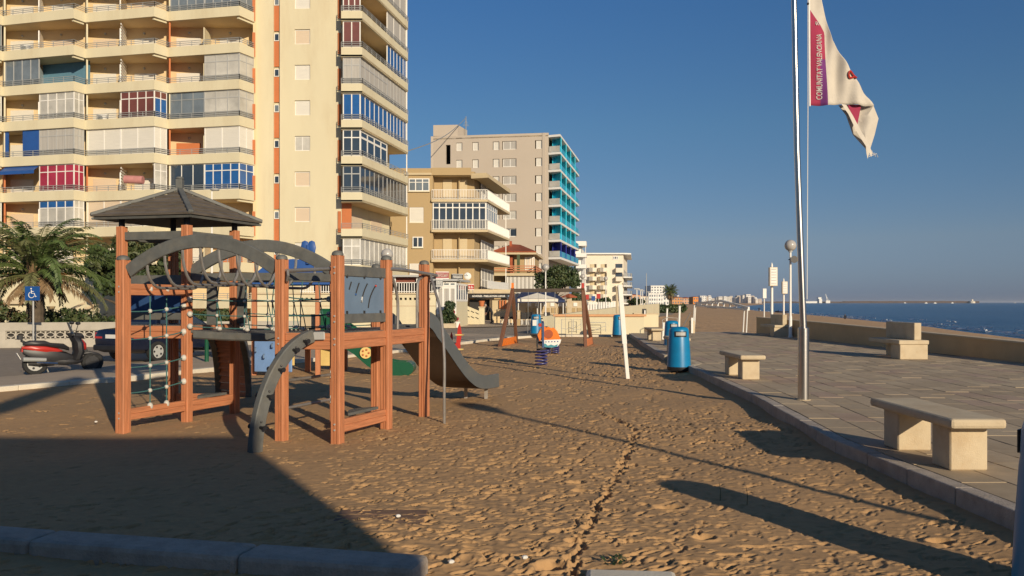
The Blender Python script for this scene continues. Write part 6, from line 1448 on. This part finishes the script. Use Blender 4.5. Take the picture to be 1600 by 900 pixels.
# café chairs and tables
def make_chair():
    t = thing('cafe_chair', 'dark café chair with white legs at the tables under the parasol', 'chair', (0,0,0), 'café chairs under the parasol')
    MB().box(-.24,.24,-.24,.24,.42,.47).build('seat', m_dark, t); MB().box(-.24,.24,.20,.25,.47,.92).build('backrest', m_dark, t)
    for sx_ in (-.21,.21):
        for sy_ in (-.21,.21): MB().tube([(sx_,sy_,0),(sx_*.95,sy_*.95,.42)], .025, 6).build('leg', m_white, t)
        MB().box(sx_-.02,sx_+.02,-.2,.22,.62,.66).build('armrest', m_dark, t)
    return t
ch = make_chair(); cr2 = random.Random(4); ch.location = (at(786,65),65,.02)
for i, u in enumerate((791,797,803,809,816,822,829,836,843,849,856,788,806,826,846)): dup(ch, (at(u,64+ (i%4)*1.1),64+(i%4)*1.1,.02), cr2.uniform(-3,3))
def make_table():
    t = thing('cafe_table', 'dark square café table among the chairs', 'table', (0,0,0), 'café tables under the parasol')
    MB().box(-.4,.4,-.4,.4,.72,.76).build('table_top', m_bark, t); MB().tube([(0,0,0),(0,0,.72)], .03, 8).build('column', m_alu, t); MB().lathe([(.25,0),(.25,.03),(.03,.05)], (0,0,0), 12).build('foot', m_alu, t); return t
tb0 = make_table(); tb0.location = (at(794,66),66,.02)
for u, D in ((812,66.5),(833,66),(852,67)): dup(tb0, (at(u,D),D,.02), .3)
t = thing('menu_board', 'brown upright menu board post near the chairs', 'sign', (at(811,62),62,0)); MB().box(at(808,62), at(813,62), 62, 62.08, 0, zz(485,62)).build('board', m_beige, t); MB().box(at(808.5,62), at(812.5,62), 61.97, 61.995, .5, 1.0).build('notice', m_conc, t)
# signs and van further along the road
for (u, D, v, mt, lb) in ((917,70,464,m_redp,'red round sign beside the far leg of the swing'),(927,95,466,m_sblue,'light blue sign far down the road behind the swing'),(935,90,462.5,m_redp,'red rectangular sign board far down the road')):
    t = thing('road_sign', lb, 'road sign', (at(u,D),D,0)); MB().lathe([(.04,0),(.04,zz(v,D))], (at(u,D),D,0), 8).build('pole', m_alu, t); MB().box(at(u-3,D), at(u+3,D), D-.1, D-.04, zz(v+4,D), zz(v-3.5,D)).build('plate', mt, t)
t = thing('fence', 'white slatted fence by the road left of the globe lamp', 'fence', (at(928,92),92,0))
for k in range(12): MB().box(at(918,92)+.31*k*.9, at(918,92)+.31*k*.9+.22, 92, 92.06, 0, 1.75).build('slat', m_white, t)
t = thing('parked_car', 'white car parked far along the coast road', 'car', (at(943,96),96,0)); b = MB(); x = at(943,96); b.box(x-.85,x+.85,96,100,.3,.85); b.build('body', m_white, t, bevel=.15); MB().box(x-.7,x+.7,97,99.3,.85,1.4).build('cabin', m_gdark, t, bevel=.15)
for sx_ in (-.75,.75):
    for y in (96.7,99.2): wheel(t, (x+sx_,y,.3), (1,0,0), .3, .18)
t = thing('parked_car', 'red car parked under a red sign far along the road', 'car', (at(928,104),104,0)); b = MB(); x = at(929,104); b.box(x-1.9,x+1.9,104,105.7,.3,.9); b.build('body', m_redp, t, bevel=.18); MB().box(x-1.1,x+1.2,104.1,105.6,.9,1.45).build('cabin', m_gdark, t, bevel=.2)
for sx_ in (-1.2,1.2): wheel(t, (x+sx_,104.1,.3), (0,1,0), .3, .18)
# terrace wall and garden behind the palm
gw = thing('terrace_wall', 'tall cream terrace wall with stair handrails behind the palm', 'wall', (at(90,50),50,0))
MB().box(at(-60,50), at(198,50), 50, 50.3, 0, zz(432,50)).build('wall', m_cream, gw); MB().box(at(-62,50), at(199,50), 49.9, 50.4, zz(432,50)+.001, zz(430,50)).build('coping', m_conc, gw)
for (u0,v0,u1,v1) in ((92,492,126,473),(112,494,146,474)): MB().bar((at(u0,47),47,zz(v0,47)), (at(u1,47),47.5,zz(v1,47)), .10, .14).build('handrail', m_conc, gw)
MB().plate([(at(88,47.6),47.6,0),(at(150,47.6),47.6,0),(at(150,47.6),47.6,zz(474,47.6)),(at(95,47.6),47.6,zz(494,47.6))], (0,.4,0)).build('stair_wall', m_cream, gw)
MB().box(at(0,49.8), at(42,49.8), 49.7, 49.95, zz(475,50), zz(468,50)).build('lattice_band', m_conc, gw)
tp2 = thing('plant_pot', 'small pot on the stair wall behind the palm', 'plant pot', (at(79.5,47),47,zz(488,47))); MB().lathe([(.12,0),(.2,.25),(.23,.33)], tp2.location, 12).build('pot', m_beige, tp2, smooth=True); MB().lathe([(.2,.3),(.01,.31)], tp2.location, 12).build('soil', m_bark, tp2)
# ================================================================== PLANTS
def leaves(name, mats, clumps, n, size, parent=None, seed=1, shell=.55, flat=.0, aspect=1.8, **kw):
    g = np.random.default_rng(seed); cl = np.array([c[:3] for c in clumps], float); rad = np.array([c[3] for c in clumps], float); wgt = rad**2/np.sum(rad**2)
    k = g.choice(len(cl), n, p=wgt); d = g.normal(size=(n,3)); d /= np.linalg.norm(d, axis=1)[:,None]
    r = (shell + (1-shell)*g.random(n)**.6)*rad[k]*(.85+.35*g.random(n)); c = cl[k] + d*r[:,None]*np.array([1,1,.85])
    nn = d + g.normal(size=(n,3))*.75; nn /= np.linalg.norm(nn,axis=1)[:,None]; t = np.cross(nn, g.normal(size=(n,3))); t /= np.linalg.norm(t,axis=1)[:,None]; bt = np.cross(nn,t)
    s = size*(.6+.8*g.random(n))[:,None]; L = t*s*aspect/2; Wd = bt*s/2
    v = np.stack([c-L, c+Wd, c+L, c-Wd], 1).reshape(-1,3); off = np.zeros(3); q = parent
    while q is not None: off += np.array(q.location); q = q.parent
    v -= off; me = bpy.data.meshes.new(name); me.vertices.add(4*n); me.vertices.foreach_set('co', v.ravel()); me.loops.add(4*n); me.loops.foreach_set('vertex_index', np.arange(4*n, dtype=np.int32)); me.polygons.add(n); me.polygons.foreach_set('loop_start', np.arange(0,4*n,4,dtype=np.int32))
    me.update(calc_edges=True)
    for m in mats: me.materials.append(m)
    ci = g.integers(0, len(mats), len(cl)); mi = np.where(g.random(n) < .65, ci[k], g.integers(0, len(mats), n)); me.polygons.foreach_set('material_index', mi.astype(np.int32))
    return link(name, me, parent, **kw)
def clumps(c, rx, ry, rz, n, r0, r1, seed):
    q = random.Random(seed); out = []
    while len(out) < n:
        x, y, z = q.uniform(-1,1), q.uniform(-1,1), q.uniform(-1,1)
        if x*x+y*y+z*z < 1: out.append((c[0]+x*rx, c[1]+y*ry, c[2]+z*rz, q.uniform(r0,r1)))
    return out
def trunk(parent, base, top, r, limbs, name='trunk', seed=1):
    q = random.Random(seed); b = MB(); base = Vector(base); top = Vector(top); b.tube([base, base.lerp(top,.5)+Vector((q.uniform(-.1,.1),q.uniform(-.1,.1),0)), top], [r,r*.8,r*.6], 9)
    for k in range(limbs):
        a = base.lerp(top, q.uniform(.55,1)); d = Vector((q.uniform(-1,1),q.uniform(-1,1),q.uniform(.3,1)))*((top-base).length*.6); b.tube([a, a+d*.5+Vector((0,0,.1)), a+d], [r*.45,r*.3,r*.1], 6)
    return b.build(name, m_bark, parent, smooth=True)
t = thing('dense_tree', 'dense dark green tree between the red roofed house and the white blocks', 'tree', (at(870,93),93,0))
trunk(t, (at(870,93),93,0), (at(870,93),93,2.6), .25, 7, seed=3); leaves('crown', m_leaf, clumps((at(869,93),93,zz(437,93)), 2.2, 1.6, 1.35, 34, .45, .85, 5) + clumps((at(876,93),93,zz(428,93)), 1.0, 1, .8, 10, .4, .6, 6), 9000, .15, t, 4)
t = thing('round_tree', 'small rounded dark tree by the tiled gate pillar', 'tree', (at(900,88),88,0)); trunk(t, (at(900,88),88,0), (at(900,88),88,1.7), .1, 4, seed=4); leaves('crown', m_leaf, clumps((at(899,88),88,zz(466,88)), .55, .55, .55, 12, .25, .45, 8), 1600, .12, t, 5)
t = thing('shrub_tree', 'low dark tree at the foot of the cream rounded balconies', 'tree', (at(946,130),130,0)); trunk(t, (at(946,130),130,0), (at(946,130),130,1.2), .15, 4, seed=5); leaves('crown', m_leaf, clumps((at(946,130),130,zz(470,130)), 1.3, 1, .5, 14, .3, .5, 9), 1600, .16, t, 6)
t = thing('shrub_tree', 'low dark trees before the pinkish roofed house', 'tree', (at(990,200),200,0)); trunk(t, (at(990,200),200,0), (at(990,200),200,1), .15, 4, seed=6); leaves('crown', m_leaf, clumps((at(992,200),200,zz(470.5,200)), 2.2, 1, .6, 14, .4, .7, 10), 1200, .3, t, 7)
t = thing('rubber_tree', 'dark broad leaved tree between the palm and the climbing frame', 'tree', (at(200,46),46,0))
trunk(t, (at(190,46),46,0), (at(200,46),46,2.2), .2, 8, seed=8)
leaves('crown', m_leaf, clumps((at(225,46),46,zz(420,46)), 3.1, 1.2, 1.6, 44, .35, .7, 12) + clumps((at(165,46),46,zz(400,46)), 1.1, 1, .9, 14, .3, .5, 13), 9500, .17, t, 8, aspect=2.0)
t = thing('hedge', 'dark green hedge planted behind the white garden wall', 'hedge', (at(100,38),38,0))
leaves('foliage', m_leaf, [(at(u,37+.0*u),37+random.uniform(0,1.5),random.uniform(.5,1.0),random.uniform(.35,.6)) for u in range(-70,360,7)], 9000, .11, t, 9)
MB().box(at(-60,38), at(330,38), 37.2, 38.2, 0, .8).build('stems', m_bark, t)
t = thing('flowering_shrub', 'leggy shrub with pale leaves growing at the left end of the wall', 'shrub', (at(15,37),36.4,0)); trunk(t, (at(15,37),36.4,0), (at(15,37),36.4,.7), .05, 6, seed=9); leaves('foliage', [m_leaf[2], m_dry, m_leaf[1]], clumps((at(18,36.4),36.4,1.25), 1.1, .6, .4, 16, .2, .35, 14), 2200, .09, t, 10)
t = thing('potted_shrub', 'bushy green shrub in a planter at the foot of the entrance steps', 'shrub', (at(697,59.5),56.8,0)); MB().box(at(686,56.5), at(712,56.5), 56.5, 57.1, 0, .3).build('planter', m_conc, t); leaves('foliage', m_leaf, clumps((at(700,56.8),56.8,1.05), .55, .35, .6, 12, .2, .35, 15), 2600, .09, t, 11)
MB().tube([(at(700,56.8),56.8,.2),(at(700,56.8),56.8,1)], .04, 6).build('stem', m_bark, t)
t = thing('potted_shrub', 'dark low plants in white pots right of the planter shrub', 'shrub', (at(712,57.5),57.5,0)); leaves('foliage', [m_leaf[0], m_dark, m_gred], clumps((at(709,57.4),57.4,.75), .35, .25, .3, 8, .12, .2, 16), 700, .07, t, 12); MB().lathe([(.16,0),(.22,.4)], (at(707,57.4),57.4,0), 10).build('pot', m_white, t); MB().lathe([(.16,0),(.22,.4)], (at(714,57.4),57.4,0), 10).build('pot', m_white, t)
t = thing('dune_shrubs', 'green shrub mound beneath the far palm by the beach', 'shrub', (at(1048,150),150,0)); leaves('foliage', m_leaf, [(at(1033+2.2*k,150)+0,150+(k%3),.2+.3*math.sin(k*.9)+.25,.75) for k in range(17)], 3000, .3, t, 13); MB().tube([(at(1048,150),150,-.2),(at(1048,150),150,.6)], .1, 6).build('stem', m_bark, t)
t = thing('weed', 'small green weed at the end of the front kerb', 'weed', (at(965,5.6),5.55,0)); 
wr = random.Random(2)
for k in range(46):
    a = wr.uniform(0,6.28); L = wr.uniform(.022,.045); q_ = wr.uniform(0,.085); a2 = wr.uniform(0,6.28); p0 = Vector((at(965,5.5)+q_*math.cos(a2),5.5+q_*math.sin(a2),wr.uniform(.0,.07)*(1-q_*6))); d = Vector((math.cos(a),math.sin(a),wr.uniform(.1,.9)))*L; sdd = Vector((-d.y,d.x,0)).normalized()*.014
    b = MB(); b.add([p0, p0+d*.5+sdd, p0+d, p0+d*.5-sdd], [(0,1,2,3)]); b.build('leaf', m_leaf[k % 3], t)
for (u, v) in ((1125,783),(1167,790)):
    D = gd(v); t = thing('grass_blade', 'single thin green blade standing in the %s sand' % ('shaded' if u > 1150 else 'trodden'), 'grass', (at(u,D),D,0)); MB().tube([(at(u,D),D,-.02),(at(u,D)+.005,D,.09),(at(u,D)-.01,D,.17)], [.004,.003,.001], 5).build('blade', m_leaf[2], t)
# small litter on the sand
lr = random.Random(12)
for i, (u, v, lb) in enumerate(((150,660,'pale scrap lying on the sand left of the climbing frame'),(622,808,'small white pebble on the wooden hatch'),(820,873,'white crumpled scrap near the front kerb'),(705,880,'tiny white chip beside the kerb end'))):
    D = gd(v,.03); t = MB().ball((at(u,D),D,.04), .022, 6, 5, .6); tag(t.build('litter', m_white), lb, 'litter')
# date palm
def frond(parent, base, az, el0, L, droop, mat, seed, w=.40, dead=False):
    q = random.Random(seed); b = MB(); n = 11; pts = []; p = Vector(base); el = el0; d2 = Vector((math.cos(az), math.sin(az), 0)); seg = L/n
    for k in range(n+1):
        pts.append(p.copy()); p = p + (d2*math.cos(el) + Vector((0,0,math.sin(el))))*seg; el -= droop/n*(.5+1.2*k/n)
    b.tube(pts, [.03*(1-.85*k/n)+.004 for k in range(n+1)], 5)
    sd = Vector((-d2.y, d2.x, 0))
    for k in range(50):
        f = .12 + .88*k/49; i = min(int(f*n), n-1); pp = pts[i].lerp(pts[i+1], f*n-i); t = (pts[i+1]-pts[i]).normalized(); up = sd.cross(t)
        ln = w*(math.sin(min(1,f*1.15)*math.pi*.93)*.8+.25)*q.uniform(.8,1.15)
        for s in (-1,1):
            dr = (sd*s*q.uniform(.62,.9) + t*q.uniform(.45,.75) + up*q.uniform(.05,.45) - Vector((0,0,.15 if not dead else .6))).normalized(); wv = (dr.cross(up)).normalized()*.03
            tip = pp + dr*ln - Vector((0,0,ln*.12)); b.add([pp+wv*.5, pp+dr*ln*.5+wv, tip, pp+dr*ln*.5-wv], [(0,1,2,3)])
    return b.build('frond', mat, parent)
pb = Vector((at(55,36.5),36.5,0)); ph_ = 2.95
pm = thing('date_palm', 'date palm with thick trunk and wide arching fronds at the left', 'palm tree', pb)
b = MB(); prof = []
for k in range(17): z = ph_*k/16; prof.append((.34 + .03*(k % 2) + (.12 if k > 13 else 0) - .03*k/16, z))
b.lathe(prof, pb, 14); b.build('trunk', m_bark, pm)
b = MB(); prs = random.Random(6)
for k in range(60):
    a = prs.uniform(0,6.28); z = ph_ - prs.uniform(-.25,.7); d = Vector((math.cos(a),math.sin(a),.9)); b.bar(pb+Vector((0,0,z))+Vector((d.x,d.y,0))*.30, pb+Vector((0,0,z))+d*.52, .07, .03)
tag(b.build('leaf_base', m_dry, pm), kind='stuff')
prr = random.Random(19)
for k in range(58):
    a = k*2.39996; f = k/57; el0 = R(86) - f*R(100); L = prr.uniform(3.3,4.2) if f > .15 else prr.uniform(2.7,3.3)
    dead = f > .86
    frond(pm, pb+Vector((.12*math.cos(a),.12*math.sin(a),ph_+.12-.25*f)), a+prr.uniform(-.2,.2), el0, L*(.72 if dead else 1), R(prr.uniform(70,105))*(1 if not dead else .5), m_dry if dead else m_palm[prr.choice((0,0,1,2))], 100+k, .46, dead)
# palm far away
pf = Vector((at(1047,230),230,0)); t = thing('fan_palm', 'tall fan palm far off beside the beach against the sky', 'palm tree', pf)
b = MB(); b.lathe([(.35,0),(.28,2.5),(.4,2.6)], pf, 8); b.build('trunk', m_bark, t)
for k in range(36): 
    a = k*2.39996; f = k/35; frond(t, pf+Vector((0,0,zz(455,230))), a, R(80)-f*R(140), 2.4, R(50), m_palm[k%3] if f < .75 else m_dry, 300+k, .9, f > .75)
MB().lathe([(.28,2.4),(.3,zz(458,230)),(.7,zz(455,230))], pf, 8).build('trunk_skirt', m_dry, t)
# ================================================================== PEOPLE
def person(name, label, loc, joints, radii, edges, cloth, heading=0.0, hands=None, head=None, hair=m_hair, trousers=None):
    """one skinned body; joints in metres around loc"""
    t = thing(name, label, 'person', loc); cs, sn = math.cos(heading), math.sin(heading); L = Vector(loc)
    def tr(p): return Vector((L.x + p[0]*cs - p[1]*sn, L.y + p[0]*sn + p[1]*cs, L.z + p[2]))
    names = [k for k in joints if k != 'head']; me = bpy.data.meshes.new('body'); me.from_pydata([tr(joints[k])-L for k in names], [(names.index(a), names.index(c)) for a, c in edges], [])
    o = bpy.data.objects.new('body', me); COL.objects.link(o); md = o.modifiers.new('skin','SKIN'); sk = me.skin_vertices[0].data
    for i, k in enumerate(names): sk[i].radius = radii[k] if isinstance(radii[k], tuple) else (radii[k],)*2; sk[i].use_root = (k == 'pelvis')
    ms_ = o.modifiers.new('sub','SUBSURF'); ms_.levels = 2; ms_.render_levels = 2
    dg = bpy.context.evaluated_depsgraph_get(); m2 = bpy.data.meshes.new_from_object(o.evaluated_get(dg)); bpy.data.objects.remove(o)
    m2.materials.clear(); [m2.materials.append(m) for m in (cloth, trousers or cloth, m_skin, m_black)]
    zh = joints['pelvis'][2]
    for p in m2.polygons: 
        c = p.center; z = c.z; p.use_smooth = True
        d_h = min((c - (tr(joints[h])-L)).length for h in ('handl','handr')); p.material_index = 3 if z < .09 else (2 if d_h < .09 else (1 if z < zh-.04 else 0))
    b_ = link('body', m2, t)
    h = tr(joints['head']); f = Vector((cs*0-sn*-1, -cs, 0)); f = Vector((sn, -cs, 0))
    if head: f = Vector(head).normalized()
    side = f.cross(Vector((0,0,1))).normalized(); upv = side.cross(f)
    hb = MB(); hb.ball((0,0,0), 1, 14, 10); vs2 = []
    for x_, y_, z_ in hb.v:
        tap = 1 - .22*max(0,-z_); vs2.append(h + side*(x_*.078*tap) + f*(y_*-.098*tap) + upv*(z_*.118))
    hb.v = [tuple(v) for v in vs2]; ho = hb.build('head', m_skin, t, smooth=True)
    MB().bar(h+f*.09+upv*.01, h+f*.118-upv*.03, .022, .022).build('nose', m_skin, ho)
    for s in (-1,1): MB().ball(h+f*.087+side*(.033*s)+upv*.018, .011, 8, 6).build('eye', m_black, ho); MB().ball(h+side*(.08*s)-upv*.005, .024, 8, 6, 1.3).build('ear', m_skin, ho)
    MB().bar(h+f*.088-upv*.058-side*.025, h+f*.088-upv*.058+side*.025, .008, .01).build('mouth', m_terra, ho)
    hb = MB(); hb.ball((0,0,0), 1, 14, 10); hb.v = [tuple(h - f*.014 + upv*.012 + side*(x_*.084) + f*(y_*-.098) + upv*(max(z_,-.1 if y_ > .1 else .28)*.125)) for x_, y_, z_ in hb.v]; hb.build('hair', hair, t, smooth=True)
    for hn, el in (('handl','elbl'),('handr','elbr')):
        p = tr(joints[hn]); d = (p - tr(joints[el])).normalized(); sd_ = d.cross(Vector((0,1,.01))).normalized(); b = MB(); b.tube([p, p+d*.05, p+d*.085], [.024,.034,.03], 8)
        for q in range(4): b.tube([p+d*.08+sd_*(.022*(q-1.5)), p+d*(.12+.01*(q in (1,2)))+sd_*(.024*(q-1.5)), p+d*(.155+.012*(q in (1,2)))+sd_*(.02*(q-1.5))-Vector((0,.012,0))], [.009,.008,.006], 5)
        b.tube([p+d*.03+sd_*.03, p+d*.07+sd_*.055, p+d*.10+sd_*.05], [.011,.009,.007], 5); b.build('hand', m_skin, t, smooth=True)
    return t
ED = [('pelvis','spine'),('spine','chest'),('chest','neck'),('neck','headb'),('chest','shl'),('shl','elbl'),('elbl','handl'),('chest','shr'),('shr','elbr'),('elbr','handr'),('pelvis','hipl'),('hipl','knl'),('knl','ankl'),('ankl','toel'),('pelvis','hipr'),('hipr','knr'),('knr','ankr'),('ankr','toer')]
RD = dict(pelvis=(.15,.115), spine=(.14,.11), chest=(.165,.12), neck=(.055,.055), headb=(.05,.05), shl=.065, elbl=.047, handl=.032, shr=.065, elbr=.047, handr=.032, hipl=.09, knl=.062, ankl=.045, toel=.04, hipr=.09, knr=.062, ankr=.045, toer=.04)
JS = dict(pelvis=(0,0,.92), spine=(0,0,1.12), chest=(0,0,1.34), neck=(0,-.01,1.49), headb=(0,-.015,1.56), head=(0,-.02,1.63), shl=(.19,0,1.40), elbl=(.25,.02,1.12), handl=(.24,-.08,.87), shr=(-.19,0,1.40), elbr=(-.25,.02,1.12), handr=(-.24,-.08,.87), hipl=(.095,0,.86), knl=(.10,-.02,.48), ankl=(.105,.02,.09), toel=(.115,-.12,.045), hipr=(-.095,0,.86), knr=(-.10,-.02,.48), ankr=(-.105,.02,.09), toer=(-.115,-.12,.045))
JB = dict(JS); JB.update(chest=(-.02,-.26,1.27), spine=(0,-.10,1.10), neck=(-.06,-.40,1.36), headb=(-.07,-.45,1.39), head=(-.09,-.50,1.42), shl=(.16,-.29,1.30), elbl=(.17,-.36,1.02), handl=(.08,-.50,.80), shr=(-.20,-.28,1.29), elbr=(-.25,-.36,1.02), handr=(-.14,-.52,.82), knl=(.12,-.06,.48), ankl=(.14,.06,.09), toel=(.15,-.09,.045))
person('person', 'white haired person in dark clothes stooping by the restaurant door', (at(768.5,67.5),67.5,.02), JB, RD, ED, m_cloth, R(-70), head=(-.85,-.45,-.35))
JW = dict(JS); JW.update(knl=(.11,-.12,.50), ankl=(.11,-.16,.10), toel=(.115,-.30,.05), knr=(-.10,.0,.49), ankr=(-.105,.20,.13), toer=(-.11,.08,.05), handl=(.18,-.16,.95), handr=(-.2,-.18,.95))
person('person', 'person in dark jacket walking on the beach beyond the sea wall', (at(1320.5,165),165,zz(504.8,165)), JW, RD, ED, m_cloth, R(160), hair=m_black, trousers=M('dark_blue_jeans', (.02,.03,.06), .9))
person('person', 'distant person in black standing at the water left of the box signs', (at(1186,300),300,zz(488.0,300)), JS, RD, ED, m_cloth, R(150), hair=m_black)
t = thing('beach_boat', 'small dark covered boat drawn up on the far beach behind the lamp', 'boat', (at(1222,300),300,-2)); b = MB(); x = at(1222,300); b.prism([(x-2.6,300),(x-1.6,299),(x+1.8,299),(x+2.4,300),(x+1.8,301),(x-1.6,301)], -2.1, -1.3); b.build('hull', m_navy, t, bevel=.15); MB().box(x-1.4,x+1.4,299.4,300.6,-1.3,-1.0).build('cover', m_sblue, t, bevel=.1)
for u, lb in ((1107.5,'left of two dark boats lying far down the beach'),(1114.5,'right of two dark boats lying far down the beach')):
    x = at(u,330); t = thing('beach_boat', lb, 'boat', (x,330,-1)); b = MB(); b.prism([(x-1.6,330),(x-1,329.4),(x+1,329.4),(x+1.4,330),(x+1,330.6),(x-1,330.6)], -1.3, -.4); b.build('hull', m_cloth, t, bevel=.12); MB().box(x-.7,x+.7,329.7,330.3,-.4,-.2).build('cover', m_black, t)
# ================================================================== SEA HAZE
hz_ = bpy.data.materials.new('sea_haze'); hz_.use_nodes = True; hn = hz_.node_tree; hn.nodes.clear()
ho_ = hn.nodes.new('ShaderNodeOutputMaterial'); hv_ = hn.nodes.new('ShaderNodeVolumePrincipled'); hv_.inputs['Color'].default_value = (.80,.86,.95,1); hv_.inputs['Density'].default_value = 0.00005; hv_.inputs['Anisotropy'].default_value = .1
hn.links.new(hv_.outputs['Volume'], ho_.inputs['Volume'])
MB().box(-6200, 26500, -450, 26500, -4.5, 36).build('haze', hz_, kind='stuff')
